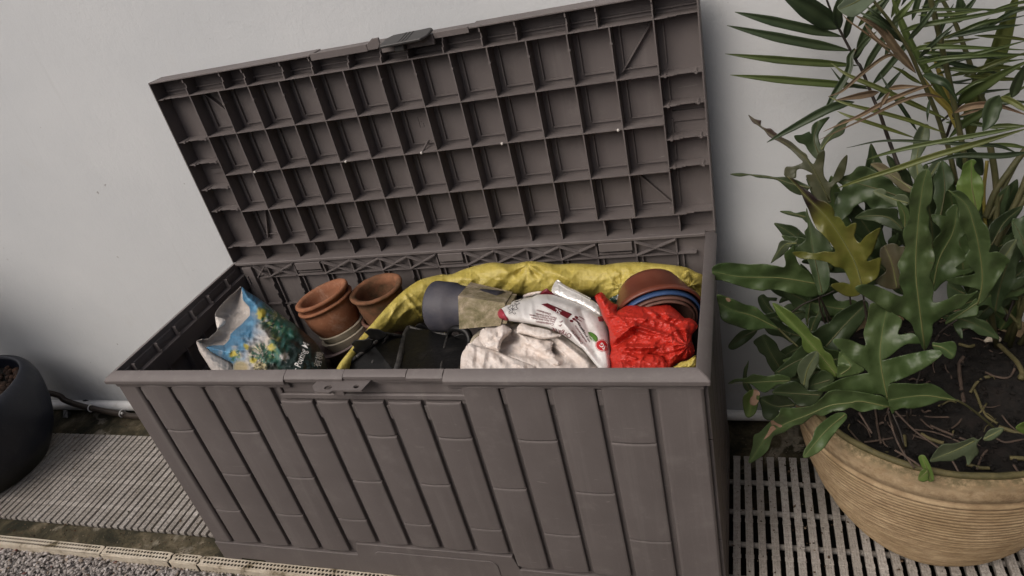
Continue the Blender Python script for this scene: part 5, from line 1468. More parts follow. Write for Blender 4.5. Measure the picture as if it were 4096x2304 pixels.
# crumbs and perlite on the soil
r = random.Random(17); mb = MB()
ico2 = None
t = bmesh.new(); bmesh.ops.create_icosphere(t, subdivisions=1, radius=1); iv = [q.co.copy() for q in t.verts]; iff = [tuple(w.index for w in p.verts) for p in t.faces]; t.free()
for i in range(900):
    a = r.uniform(0, 6.283); rad = 0.226 * math.sqrt(r.random()); x, y = BC.x + rad * math.cos(a), BC.y + rad * math.sin(a)
    s = r.uniform(0.0012, 0.0042); zz = 0.301 + hump(x, y) + r.uniform(-0.003, 0.006)
    Q = Matrix.Rotation(r.uniform(0, 6), 3, 'Z') @ Matrix.Rotation(r.uniform(0, 6), 3, 'X')
    mb.add([Vector((x, y, zz)) + Q @ Vector((q.x * s * 1.5, q.y * s, q.z * s * 0.8)) for q in iv], iff)
tag(mb.build('soil_crumbs', M_soil, TB), kind='stuff')

# ------------------------------------------------------------------ foliage: materials
def leafmat(name, c0, c1, rough, vein=None, sc=30, transl=0.12, tipcol=None):
    m, nt, b = mat(name, c0, rough, 0.5)
    P = coords(nt); n1 = tnoise(nt, P, sc, 6, 0.65); n2 = tnoise(nt, P, 120, 5, 0.7)
    col = mix(nt, ramp(nt, n1, [(0.36, 0.0), (0.66, 1.0)]), c0, c1)
    col = mix(nt, ramp(nt, n2, [(0.60, 0.0), (0.85, 0.35)]), col, tuple(q * 0.4 for q in c0))
    if tipcol:
        at_ = nt.nodes.new('ShaderNodeAttribute'); at_.attribute_name = 'along'
        k = ramp(nt, math_n(nt, 'ADD', at_.outputs['Fac'], math_n(nt, 'MULTIPLY', n1, 0.10)), [(tipcol[0], 0.0), (tipcol[1], 1.0)])
        col = mix(nt, k, col, tipcol[2])
    oi = nt.nodes.new('ShaderNodeObjectInfo')
    hs = N(nt, 'ShaderNodeHueSaturation'); nt.links.new(col, hs.inputs['Color'])
    nt.links.new(ramp(nt, oi.outputs['Random'], [(0.0, 0.72), (1.0, 1.25)]), hs.inputs['Value'])
    nt.links.new(ramp(nt, tnoise(nt, P, 7, 4, 0.6), [(0.3, 0.485), (0.7, 0.51)]), hs.inputs['Hue'])
    col = hs.outputs[0]
    spots = ramp(nt, tnoise(nt, P, 48, 5, 0.6, dist=0.6), [(0.70, 0.0), (0.75, 0.8)])
    col = mix(nt, spots, col, (0.075, 0.050, 0.026))
    ed = nt.nodes.new('ShaderNodeAttribute'); ed.attribute_name = 'vein'
    col = mix(nt, math_n(nt, 'MULTIPLY', ed.outputs['Fac'], 0.5), col, tuple(min(1, q * 2.2 + 0.02) for q in c1))
    setc(nt, b, col)
    setr(nt, b, ramp(nt, n1, [(0.3, rough - 0.05), (0.7, rough + 0.13)]))
    bump(nt, b, math_n(nt, 'ADD', n2, math_n(nt, 'MULTIPLY', n1, 1.4)), 0.16, 0.002)
    tr = nt.nodes.new('ShaderNodeBsdfTranslucent'); nt.links.new(col, tr.inputs['Color'])
    ms = nt.nodes.new('ShaderNodeMixShader'); ms.inputs[0].default_value = transl
    out = nt.nodes['Material Output']
    nt.links.new(b.outputs[0], ms.inputs[1]); nt.links.new(tr.outputs[0], ms.inputs[2]); nt.links.new(ms.outputs[0], out.inputs['Surface'])
    return m
ML = {
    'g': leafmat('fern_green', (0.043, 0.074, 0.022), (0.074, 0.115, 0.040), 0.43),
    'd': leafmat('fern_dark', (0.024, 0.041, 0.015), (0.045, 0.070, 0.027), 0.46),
    'l': leafmat('fern_light', (0.070, 0.115, 0.024), (0.105, 0.155, 0.036), 0.38),
    'p': leafmat('fern_pale', (0.070, 0.092, 0.050), (0.105, 0.130, 0.070), 0.48),
    'y': leafmat('fern_yellowing', (0.090, 0.100, 0.018), (0.135, 0.130, 0.026), 0.40, tipcol=(0.60, 0.74, (0.016, 0.009, 0.008))),
    'b': leafmat('fern_browned', (0.028, 0.036, 0.016), (0.045, 0.046, 0.020), 0.5, tipcol=(0.50, 0.75, (0.030, 0.017, 0.013))),
    't': leafmat('fern_dull', (0.075, 0.075, 0.035), (0.105, 0.085, 0.045), 0.5),
}
MP = {
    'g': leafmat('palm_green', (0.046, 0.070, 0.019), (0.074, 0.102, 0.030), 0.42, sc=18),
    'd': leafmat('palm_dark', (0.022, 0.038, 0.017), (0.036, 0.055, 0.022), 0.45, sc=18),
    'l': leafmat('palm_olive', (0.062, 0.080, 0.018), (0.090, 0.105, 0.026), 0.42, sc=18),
    'y': leafmat('palm_yellow', (0.20, 0.165, 0.035), (0.27, 0.22, 0.05), 0.45, sc=18),
    'b': leafmat('palm_dry', (0.105, 0.068, 0.036), (0.19, 0.138, 0.085), 0.7, sc=26),
    'p': leafmat('palm_glaucous', (0.095, 0.125, 0.082), (0.12, 0.15, 0.10), 0.5, sc=8),
}
M_rib = simple('leaf_midrib', (0.115, 0.125, 0.045), (0.15, 0.155, 0.06), 0.5)
M_stalk = simple('dark_stalk', (0.012, 0.009, 0.007), (0.028, 0.020, 0.014), 0.5)
M_root = simple('brown_root', (0.038, 0.026, 0.019), (0.090, 0.062, 0.046), 0.75, sc=60, bs=0.5)
M_rhiz = simple('olive_rhizome', (0.060, 0.052, 0.019), (0.11, 0.092, 0.038), 0.7, sc=60, bs=0.4)
M_stem = simple('palm_stem', (0.055, 0.060, 0.022), (0.095, 0.085, 0.036), 0.55, sc=50)
M_dead = simple('dead_leaf_patch', (0.22, 0.135, 0.085), (0.32, 0.21, 0.14), 0.8, sc=60)

F6 = cpx(2900, 0, 0.4141); F7 = cpx(3400, 0, 0.483); F8 = cpx(2850, 600, 0.4486)
G1 = cpx(3400, 600, 0.483); G2 = cpx(2850, 1100, 0.5523); G3 = cpx(3400, 1200, 0.5175); G4 = cpx(3200, 1700, 0.4167)

FERN = empty('fern', (1.56, 0.28, 0.30), 'leathery lobed fern filling the terracotta bowl, fronds reaching the box', 'fern')

class Frond:
    def __init__(s, outline, mid, y0, y1, m, seed, ruf=0.006, fold=0.16, step=6.5, curve=0.0):
        s.o = outline; s.mid = [Vector(q) for q in spline([(*q, 0) for q in mid], 24)]
        s.mid = [Vector((q.x, q.y)) for q in s.mid]
        s.y0 = y0; s.y1 = y1; s.m = m; s.seed = seed; s.ruf = ruf; s.fold = fold; s.step = step; s.curve = curve
    def near(s, p):
        best = (1e9, 0)
        for i in range(len(s.mid) - 1):
            d, t = segdist(p, s.mid[i], s.mid[i + 1])
            if d < best[0]: best = (d, (i + t) / (len(s.mid) - 1))
        return best
    def y(s, p):
        d, t = s.near(p)
        n = s.ruf * (noise.noise(Vector((p.x * 0.0135, p.y * 0.0135, s.seed * 5.1))) * min(1, d / 45) * 1.7 + 0.10 * noise.noise(Vector((p.x * 0.04, p.y * 0.04, s.seed * 3.7))) * min(1, d / 30))
        return s.y0 + (s.y1 - s.y0) * t - s.curve * math.sin(math.pi * t) - d * 0.00052 * s.fold + n, d, t
    def build(s, parent, name='frond'):
        V, F, B = trimesh(s.o, s.step, True, seed=s.seed)
        info = [s.y(p) for p in V]
        W = [at(p.x, p.y, q[0]) for p, q in zip(V, info)]
        o = mobj(name, W, F, s.m, parent, smooth=True, thick=0.0005)
        a = o.data.attributes.new('along', 'FLOAT', 'POINT'); a.data.foreach_set('value', [q[2] for q in info])
        a = o.data.attributes.new('vein', 'FLOAT', 'POINT'); a.data.foreach_set('value', [max(0.0, 1 - q[1] / 9.0) * 0.6 for q in info])
        mp = [at(q.x, q.y, s.y(q)[0] - 0.0006) for q in s.mid]
        n = len(mp)
        MB().tube(mp, [0.0013 * (1 - 0.8 * i / (n - 1)) for i in range(n)], 6).build('midrib', M_rib if s.m not in (ML['b'], ML['d']) else M_stem, o, smooth=True)
        return o
    def deadpatch(s, poly, o):
        V, F, B = trimesh(poly, 5, True)
        W = [at(p.x, p.y, s.y(p)[0] - 0.0012) for p in V]
        mobj('dead_patch', W, F, M_dead, o, thick=0.0003)

def frond(outline, mid, y0, y1, key, seed, **kw):
    fr = Frond(outline, mid, y0, y1, ML[key], seed, **kw); o = fr.build(FERN)
    return fr, o
def stalk(pts, y, r=0.0016, m=None, name='stalk', parent=None):
    n = len(pts); ys = y if isinstance(y, (list, tuple)) else [y] * n
    P_ = spline([at(q[0], q[1], ys[i]) for i, q in enumerate(pts)], 6 * n)
    return MB().tube(P_, r, 7).build(name, m or M_stalk, parent or FERN, smooth=True)

# big front frond
frond(G1((640, 155), (672, 205), (686, 320), (672, 430), (635, 482), (660, 560), (655, 650), (686, 740), (680, 790), (706, 880), (690, 960), (660, 1050), (696, 1130), (690, 1258), (800, 1238), (880, 1196), (980, 1195), (1060, 1165), (1000, 1230), (930, 1300), (830, 1345), (730, 1410)) + G3((640, 190), (638, 250), (612, 340), (578, 388), (548, 350), (500, 250), (470, 180), (400, 130))
      + G1((320, 1340), (200, 1262), (120, 1212), (58, 1170), (45, 1135), (100, 1114), (200, 1120), (300, 1160), (420, 1212), (440, 1180), (405, 1090), (416, 1010), (394, 950), (430, 870), (456, 800), (436, 690), (470, 610), (496, 540), (490, 450), (500, 360), (530, 270), (570, 195)),
      [G3((578, 385))[0]] + G1((575, 1300), (545, 1000), (560, 650), (600, 320), (638, 165)), 0.215, 0.200, 'g', 1, ruf=0.007, step=6)
stalk(G3((578, 380), (540, 560), (490, 740), (465, 900)), [0.215, 0.20, 0.18, 0.165])
# second front frond, lower left of it
frond(G3((165, 25), (285, 75), (392, 140), (397, 190), (375, 265), (490, 258), (545, 335), (430, 345), (300, 440), (252, 468), (420, 425), (650, 383), (712, 420), (570, 530), (380, 620), (302, 658), (298, 790), (250, 735), (120, 730), (0, 722))
      + G2((1050, 862), (950, 832), (850, 842), (758, 840), (850, 790), (960, 742), (1090, 715), (1128, 708), (1100, 680), (1010, 620), (930, 550), (870, 474), (930, 460), (1010, 475), (1090, 510), (1110, 500), (1093, 420), (1120, 330)),
      G3((296, 790), (238, 500), (242, 300), (284, 80)), 0.165, 0.205, 'g', 2, ruf=0.006, step=6)
stalk(G3((296, 785), (340, 900), (400, 1050), (430, 1250)), [0.165, 0.15, 0.12, 0.085])
# yellowing frond with a black tip
frond(F8((655, 232), (720, 258), (780, 318), (860, 368), (940, 440), (1000, 458), (1060, 500), (1090, 560), (1087, 590), (1130, 598), (1170, 648), (1195, 686), (1240, 658), (1282, 652), (1276, 720), (1262, 770), (1312, 826), (1370, 765)) + G1((250, 645), (225, 740), (190, 840), (140, 920), (250, 890), (254, 940), (230, 1050), (160, 1100))
      + F8((1345, 1215), (1310, 1292), (1200, 1306), (1100, 1250), (1060, 1200), (1160, 1180), (1226, 1192), (1190, 1100), (1160, 1058), (1090, 1040), (1020, 1000), (900, 976), (780, 966), (714, 914), (800, 905), (900, 920), (1000, 905), (1094, 906), (1060, 840), (1000, 770), (930, 700), (890, 620), (860, 540), (830, 480), (800, 410), (760, 330), (700, 265)),
      F8((1335, 1215), (1250, 960), (1050, 640), (840, 420), (670, 240)), 0.270, 0.290, 'y', 3, ruf=0.008, step=6)
stalk(F8((1335, 1215),) + G2((1095, 170), (1110, 280), (1140, 420), (1150, 560)), [0.27, 0.268, 0.26, 0.25, 0.24])
# broad strap reaching over the box rim
fr, o = frond(F8((-5, 1060), (40, 1020), (120, 1005), (240, 1012), (330, 1020), (460, 1015), (560, 1030), (640, 1045), (652, 1000), (640, 930), (700, 870), (730, 858), (752, 980), (800, 1050), (870, 1090), (900, 1150), (950, 1220), (955, 1290), (860, 1310), (760, 1290), (680, 1275), (600, 1250), (500, 1246), (440, 1256), (300, 1230), (200, 1200), (90, 1165), (20, 1150)),
      F8((945, 1195), (600, 1140), (250, 1130), (5, 1085)), 0.330, 0.300, 'g', 4, ruf=0.009)
stalk(F8((945, 1195), (960, 1300), (1010, 1449)) + G2((860, 420), (930, 560)), [0.33, 0.33, 0.33, 0.32, 0.30])
frond(F8((840, 518), (865, 600), (920, 700), (1000, 760), (1060, 850), (1070, 900), (960, 915), (1020, 990), (1045, 1090), (1035, 1230), (960, 1300), (930, 1230), (885, 1100), (850, 990), (800, 950), (738, 885), (830, 800), (820, 730), (850, 680), (830, 600)),
      F8((975, 1270), (930, 1050), (890, 860), (845, 540)), 0.300, 0.345, 'd', 5)
frond(F8((155, 215), (240, 204), (330, 214), (460, 224), (560, 240), (640, 238), (720, 255), (800, 290), (880, 330), (862, 348), (790, 402), (700, 370), (640, 320), (580, 272), (500, 256), (400, 246), (330, 226), (240, 238)), F8((875, 338), (700, 300), (500, 240), (165, 215)), 0.360, 0.40, 'd', 6)
frond(F8((600, 545), (690, 542), (740, 560), (830, 548), (850, 600), (840, 650), (800, 610), (720, 590), (650, 572)), F8((845, 600), (740, 575), (605, 548)), 0.37, 0.40, 'd', 7)
frond(F8((570, 900), (600, 820), (650, 805), (730, 815), (760, 785), (750, 830), (700, 850), (650, 920), (560, 985), (520, 1010), (540, 960)), F8((750, 830), (640, 850), (525, 1005)), 0.35, 0.38, 'p', 8)
# dark frond with sori and a withered tip
frond(F6((225, 1108), (290, 1150), (350, 1165), (345, 1210), (400, 1240), (440, 1240), (500, 1290), (560, 1330), (640, 1370), (730, 1449)) + F8((840, 40), (852, 72), (900, 122), (950, 20), (1000, 5), (1000, 80), (990, 170), (1000, 240), (1042, 292), (1060, 280), (1100, 180), (1150, 90), (1202, 45), (1196, 140), (1160, 250), (1060, 340), (1055, 440), (1060, 470), (1010, 470), (950, 450), (900, 400), (862, 300), (832, 226), (890, 214), (800, 170), (752, 182), (740, 250), (650, 240), (638, 200), (655, 150), (720, 145), (802, 110), (770, 70), (700, 0))
      + F6((540, 1380), (430, 1322), (380, 1262), (320, 1215), (265, 1180)), F8((1040, 450), (900, 170), (780, 30)) + F6((560, 1370), (400, 1270), (235, 1115)), 0.36, 0.42, 'b', 9, ruf=0.005)
mb = MB()
frond(F6((668, 1312), (740, 1300), (815, 1270), (832, 1295), (842, 1212), (910, 1160), (1010, 1130), (960, 1200), (910, 1280), (905, 1340), (925, 1400), (950, 1470), (930, 1560), (860, 1520), (800, 1449), (770, 1400), (700, 1372)), F6((930, 1540), (860, 1350), (905, 1175)), 0.39, 0.42, 'd', 10)
frond(F6((915, 1430), (960, 1330), (1030, 1262), (1100, 1180), (1160, 1150), (1212, 1165), (1172, 1205), (1150, 1282), (1100, 1320), (1030, 1350), (970, 1402), (950, 1460)), F6((930, 1445), (1050, 1290), (1205, 1165)), 0.38, 0.42, 'p', 11)
# mass behind: dark and mid fronds
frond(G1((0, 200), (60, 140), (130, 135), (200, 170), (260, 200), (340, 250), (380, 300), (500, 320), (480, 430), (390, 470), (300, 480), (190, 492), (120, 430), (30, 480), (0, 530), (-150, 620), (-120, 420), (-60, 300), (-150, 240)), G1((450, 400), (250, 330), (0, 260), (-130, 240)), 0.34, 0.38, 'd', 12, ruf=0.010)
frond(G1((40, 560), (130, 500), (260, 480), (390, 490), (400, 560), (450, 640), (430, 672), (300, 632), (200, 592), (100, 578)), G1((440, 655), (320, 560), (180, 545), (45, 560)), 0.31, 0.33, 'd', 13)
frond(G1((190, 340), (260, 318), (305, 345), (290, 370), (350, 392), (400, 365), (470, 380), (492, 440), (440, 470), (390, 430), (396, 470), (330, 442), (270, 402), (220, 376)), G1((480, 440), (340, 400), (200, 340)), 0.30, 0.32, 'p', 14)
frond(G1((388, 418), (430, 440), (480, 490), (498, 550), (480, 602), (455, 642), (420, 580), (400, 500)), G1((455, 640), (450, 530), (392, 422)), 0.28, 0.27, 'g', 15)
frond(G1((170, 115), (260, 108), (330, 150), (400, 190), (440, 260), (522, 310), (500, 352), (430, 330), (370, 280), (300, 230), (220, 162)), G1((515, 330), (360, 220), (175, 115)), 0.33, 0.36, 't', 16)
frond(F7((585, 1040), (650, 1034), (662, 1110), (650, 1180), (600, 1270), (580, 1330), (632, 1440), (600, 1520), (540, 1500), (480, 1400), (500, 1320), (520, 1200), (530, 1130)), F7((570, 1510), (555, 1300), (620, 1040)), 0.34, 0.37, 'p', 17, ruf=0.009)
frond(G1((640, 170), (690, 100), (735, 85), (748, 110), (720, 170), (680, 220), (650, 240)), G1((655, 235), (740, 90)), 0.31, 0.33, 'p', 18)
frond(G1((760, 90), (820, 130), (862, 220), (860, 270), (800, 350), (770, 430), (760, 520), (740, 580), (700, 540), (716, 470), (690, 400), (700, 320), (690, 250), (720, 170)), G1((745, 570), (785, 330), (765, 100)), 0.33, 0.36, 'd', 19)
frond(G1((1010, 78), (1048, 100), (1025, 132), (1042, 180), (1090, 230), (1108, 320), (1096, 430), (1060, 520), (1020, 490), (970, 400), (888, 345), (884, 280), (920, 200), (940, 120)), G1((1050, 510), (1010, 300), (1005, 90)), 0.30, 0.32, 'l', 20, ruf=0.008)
# right hand front frond
frond(G1((806, 330), (850, 342), (900, 334), (960, 370), (1000, 420), (1060, 500), (1100, 590), (1140, 640), (1160, 720), (1166, 800), (1152, 846), (1220, 842), (1292, 880), (1326, 920), (1300, 950), (1240, 1050), (1160, 1180), (1130, 1232), (1062, 1290), (1045, 1270), (1080, 1180), (1050, 1150), (960, 1130), (870, 1110), (800, 1080), (880, 1055), (980, 1040), (1036, 1020), (1002, 980), (960, 930), (950, 880), (986, 830), (972, 760), (960, 700), (920, 620), (905, 560), (900, 480), (870, 400)),
      G1((1055, 1285), (1095, 1100), (1080, 880), (1030, 640), (960, 450), (815, 332)), 0.255, 0.250, 'g', 21, ruf=0.008)
frond(G1((1130, 1080), (1180, 960), (1230, 850), (1290, 772), (1386, 738), (1352, 850), (1302, 950), (1240, 1050), (1170, 1150)), G1((1130, 1130), (1250, 930), (1380, 742)), 0.285, 0.29, 'p', 22)
frond(G1((672, 545), (700, 530), (800, 546), (790, 518), (860, 450), (900, 480), (906, 580), (930, 640), (962, 692), (910, 740), (906, 790), (950, 840), (972, 900), (880, 975), (960, 990), (1030, 960), (1030, 1002), (980, 1025), (860, 1060), (770, 1100), (700, 1172), (690, 1100), (660, 1040), (700, 960), (712, 870), (690, 760), (750, 682), (740, 640), (690, 592)), G1((690, 1130), (740, 900), (850, 690), (890, 480)), 0.285, 0.30, 'g', 23, ruf=0.008)
frond(G1((248, 830), (300, 785), (370, 774), (410, 800), (456, 800), (440, 880), (396, 950), (412, 1020), (412, 1140), (330, 1152), (230, 1112), (212, 1080), (300, 1000), (260, 940)), G1((390, 1140), (350, 950), (290, 800)), 0.285, 0.30, 't', 24)
frond(G1((808, 1100), (880, 1088), (950, 1160), (962, 1196), (880, 1204), (814, 1232)), G1((950, 1190), (870, 1150), (812, 1110)), 0.27, 0.27, 'd', 25)
frond(G1((1150, 640), (1250, 540), (1340, 490), (1432, 468), (1380, 560), (1290, 640), (1210, 722), (1168, 800)), G1((1170, 790), (1280, 600), (1425, 472)), 0.33, 0.36, 'd', 26)
frond(G1((1340, 580), (1400, 565), (1480, 560), (1480, 900), (1400, 820), (1352, 700)), G1((1470, 880), (1420, 720), (1350, 590)), 0.31, 0.33, 'd', 27)
frond(G3((738, 188), (760, 130), (830, 90), (900, 60), (980, -10), (986, 110), (900, 132), (820, 152)), G3((985, 20), (860, 105), (742, 180)), 0.255, 0.25, 'g', 28)
frond(G3((636, 330), (700, 332), (790, 318), (822, 350), (822, 400), (796, 455), (740, 442), (700, 402), (650, 382)), G3((640, 350), (720, 370), (800, 430)), 0.205, 0.19, 'g', 29)
# long low frond trailing over the rim to the left, with chewed dry spots
fr, o = frond(G2((1177, 868), (1000, 838), (860, 836), (790, 890), (720, 945), (600, 962), (500, 962), (480, 1010), (420, 1060), (380, 1100), (340, 1142), (300, 1162), (290, 1240), (270, 1310), (264, 1362), (330, 1332), (400, 1270), (430, 1190), (452, 1162), (520, 1140), (590, 1092), (650, 1080), (700, 1042), (740, 1014), (800, 1022), (870, 990), (950, 982), (1000, 960), (1080, 992), (1177, 972)) + G3((240, 850), (300, 832), (328, 882), (346, 850), (318, 800), (240, 740), (120, 734)),
      [G3((312, 830))[0]] + G2((1080, 915), (1000, 925), (850, 945), (700, 1010), (500, 1090), (380, 1190), (272, 1350)), 0.150, 0.135, 'g', 30, ruf=0.008, step=6)
fr.deadpatch(G2((420, 1060), (440, 1055), (470, 1075), (505, 1090), (490, 1105), (450, 1085), (430, 1085)), o)
fr.deadpatch(G2((395, 1150), (420, 1100), (440, 1092), (460, 1115), (440, 1130), (410, 1165), (370, 1192)), o)
frond(G2((113, 790), (160, 755), (240, 746), (290, 720), (340, 725), (400, 732), (480, 720), (562, 745), (540, 802), (480, 790), (420, 832), (380, 852), (330, 832), (280, 792), (200, 772)), G2((555, 765), (340, 775), (118, 788)), 0.20, 0.19, 'g', 31)
fr, o = frond(G2((218, 920), (230, 870), (290, 828), (342, 860), (332, 930), (310, 1002), (264, 1034), (234, 1010)), G2((300, 835), (280, 930), (262, 1030)), 0.185, 0.165, 'l', 32)
fr.deadpatch(G2((300, 830), (325, 835), (345, 860), (335, 875), (320, 870), (318, 900), (335, 910), (315, 940), (290, 945), (270, 925), (275, 890), (295, 870)), o)
frond(G2((340, 890), (420, 870), (500, 860), (602, 940), (560, 962), (480, 982), (500, 1012), (430, 1052), (370, 1032), (354, 960)), G2((590, 940), (460, 950), (350, 900)), 0.19, 0.185, 'd', 33)
frond(G2((434, 204), (480, 215), (560, 260), (620, 310), (690, 380), (720, 430), (780, 470), (806, 540), (860, 580), (890, 650), (910, 692), (890, 742), (830, 720), (780, 680), (740, 580), (680, 560), (650, 510), (640, 450), (570, 390), (500, 330), (460, 270)), G2((895, 720), (790, 590), (670, 450), (440, 212)), 0.205, 0.240, 'l', 34, ruf=0.006)
frond(G2((614, 680), (640, 620), (700, 570), (750, 552), (773, 580), (766, 640), (730, 710), (700, 762), (690, 832), (650, 802), (625, 740)), G2((660, 800), (690, 680), (755, 560)), 0.185, 0.19, 'p', 35, ruf=0.003)
fr, o = frond(G2((30, 148), (80, 150), (160, 180), (240, 214), (310, 230), (370, 280), (420, 330), (482, 392), (440, 392), (380, 386), (310, 402), (240, 392), (170, 370), (100, 345), (60, 310), (46, 230)), G2((478, 390), (300, 300), (150, 255), (40, 200)), 0.27, 0.245, 'g', 36, ruf=0.009)
fr.deadpatch(G2((95, 170), (115, 165), (133, 182), (125, 195), (105, 188)), o)
stalk(G2((478, 388), (520, 430), (620, 520)), [0.27, 0.27, 0.26], 0.0018, M_stem)
frond(G2((113, 520), (150, 460), (220, 400), (322, 395), (300, 440), (230, 500), (150, 542)), G2((318, 400), (220, 450), (118, 522)), 0.33, 0.32, 'd', 37)
frond(G2((296, 480), (370, 430), (400, 440), (460, 490), (490, 550), (542, 600), (500, 670), (450, 706), (400, 640), (380, 590), (340, 560), (320, 520)), G2((490, 680), (420, 560), (360, 440)), 0.30, 0.29, 'd', 38)
frond(G2((722, 432), (790, 370), (850, 340), (900, 280), (1000, 220), (1090, 180), (1132, 220), (1100, 320), (1060, 380), (1000, 460), (940, 530), (860, 572), (800, 502)), G2((820, 520), (950, 370), (1120, 200)), 0.265, 0.30, 'd', 39, ruf=0.008)
frond(G2((448, 710), (560, 600), (650, 510), (690, 560), (742, 580), (620, 690), (600, 732), (560, 747), (500, 722)), G2((470, 705), (600, 630), (730, 575)), 0.235, 0.25, 'd', 40)
frond(G2((430, 850), (560, 770), (640, 790), (690, 832), (800, 840), (780, 890), (730, 942), (620, 947), (560, 892)), G2((780, 870), (620, 860), (435, 850)), 0.178, 0.18, 'd', 41)
frond(G2((700, 760), (800, 690), (880, 740), (860, 790), (760, 838), (700, 830)), G2((850, 760), (710, 800)), 0.20, 0.20, 'd', 50)
frond(G2((330, 160), (370, 138), (400, 160), (470, 165), (465, 188), (410, 190), (440, 250), (480, 290), (430, 300), (370, 270), (335, 210)), G2((460, 295), (390, 220), (350, 150)), 0.37, 0.38, 'd', 51)
frond(G2((695, 400), (705, 310), (760, 290), (790, 210), (800, 260), (780, 340), (730, 430), (705, 440)), G2((705, 430), (740, 330), (795, 215)), 0.34, 0.35, 'd', 52)
frond(G2((675, 250), (700, 150), (725, 155), (705, 250), (690, 370), (675, 330)), G2((685, 360), (712, 160)), 0.345, 0.35, 'd', 53)
frond(G2((920, 560), (990, 590), (1060, 640), (1100, 690), (1040, 720), (960, 735), (905, 745), (905, 690)), G2((930, 720), (1000, 660), (940, 580)), 0.19, 0.21, 'g', 54)
frond(G2((658, 1320), (670, 1260), (720, 1190), (750, 1110), (830, 1040), (900, 1000), (962, 1000), (972, 1040), (920, 1100), (860, 1180), (800, 1260), (720, 1312)), G2((960, 1010), (820, 1130), (662, 1318)), 0.12, 0.055, 'g', 42, ruf=0.006)
frond(G2((220, 800), (225, 690), (245, 650), (262, 618), (260, 660), (250, 740), (290, 830), (262, 850)), G2((270, 840), (235, 740), (260, 622)), 0.24, 0.25, 'd', 43)
fr, o = frond(G3((300, 660), (400, 644), (520, 650), (620, 647), (700, 680), (760, 730), (828, 776), (760, 775), (690, 780), (640, 802), (560, 826), (480, 840), (400, 836), (340, 852), (298, 795)), G3((828, 776), (600, 740), (440, 750), (305, 775)), 0.150, 0.135, 'g', 44, ruf=0.005)
stalk(G3((828, 776), (900, 815), (1000, 890), (1115, 990)), [0.150, 0.16, 0.175, 0.19], 0.0018, M_stem)
frond(G3((618, 1248), (660, 1170), (720, 1115), (800, 1110), (880, 1090), (950, 1063), (990, 1080), (1022, 1058), (980, 1120), (998, 1180), (960, 1220), (910, 1278), (886, 1205), (800, 1242), (700, 1246)), G3((960, 1090), (820, 1160), (625, 1240)), 0.085, 0.062, 'p', 45, ruf=0.005)
frond(G3((1030, 1080), (1070, 1010), (1130, 988), (1190, 994), (1150, 1052), (1090, 1087)), G3((1035, 1075), (1180, 998)), 0.105, 0.11, 'p', 46, ruf=0.003)
frond(G3((528, 1215), (570, 1198), (602, 1240), (640, 1330), (648, 1396), (602, 1398), (585, 1330), (555, 1290)), G3((625, 1390), (590, 1290), (555, 1205)), 0.034, 0.045, 'l', 47, ruf=0.003)
frond(G3((526, 1385), (548, 1320), (590, 1305), (608, 1340), (602, 1392), (560, 1406)), G3((600, 1320), (535, 1385)), 0.033, 0.030, 'l', 48, ruf=0.003)
frond(G3((1280, 985), (1350, 940), (1420, 950), (1400, 1040), (1330, 1030)), G3((1400, 1000), (1285, 985)), 0.13, 0.12, 'l', 49, ruf=0.003)
# the rest of the clump, further back and to the right
rf = random.Random(53)
def generic(px, py, ang, L, y, key, seed, lobes):
    """a frond grown from its base: wavy strap with a few pointed lobes"""
    r = random.Random(seed); n = 14; up = []; dn = []; mid = []
    a = math.radians(ang); bend = r.uniform(-0.7, 0.7)
    x, y_ = px, py
    for i in range(n + 1):
        t = i / n; th = a + bend * (t - 0.4)
        nx, ny = -math.sin(th), math.cos(th)
        w = L * 0.105 * (min(1, t / 0.25) ** 0.7) * min(1, (1 - t) / 0.4) ** 0.6 * (1 + 0.22 * math.sin(t * 17 + seed)) + 3
        mid.append((x, y_)); lu = ld = 0
        up.append((x + nx * w, y_ + ny * w)); dn.append((x - nx * w, y_ - ny * w))
        if lobes and i in (3, 6) :
            s_ = 1 if (i == 3) == (seed % 2 == 0) else -1
            ll = L * r.uniform(0.26, 0.40); bx = math.cos(th + s_ * 0.95); by = math.sin(th + s_ * 0.95)
            tipx, tipy = x + bx * ll, y_ + by * ll
            q = [(x + bx * ll * 0.6 - by * L * 0.05 * s_, y_ + by * ll * 0.6 + bx * L * 0.05 * s_), (tipx, tipy), (x + bx * ll * 0.6 + by * L * 0.05 * s_, y_ + by * ll * 0.6 - bx * L * 0.05 * s_)]
            if s_ > 0: up += q
            else: dn += q
        x += math.cos(th) * L / n; y_ += math.sin(th) * L / n
    out = up + dn[::-1]
    # keep the outline simple: drop points that fold back on themselves
    fr = Frond(out, mid, y, y + r.uniform(-0.02, 0.03), ML[key], seed, ruf=0.008, step=8)
    fr.build(FERN)
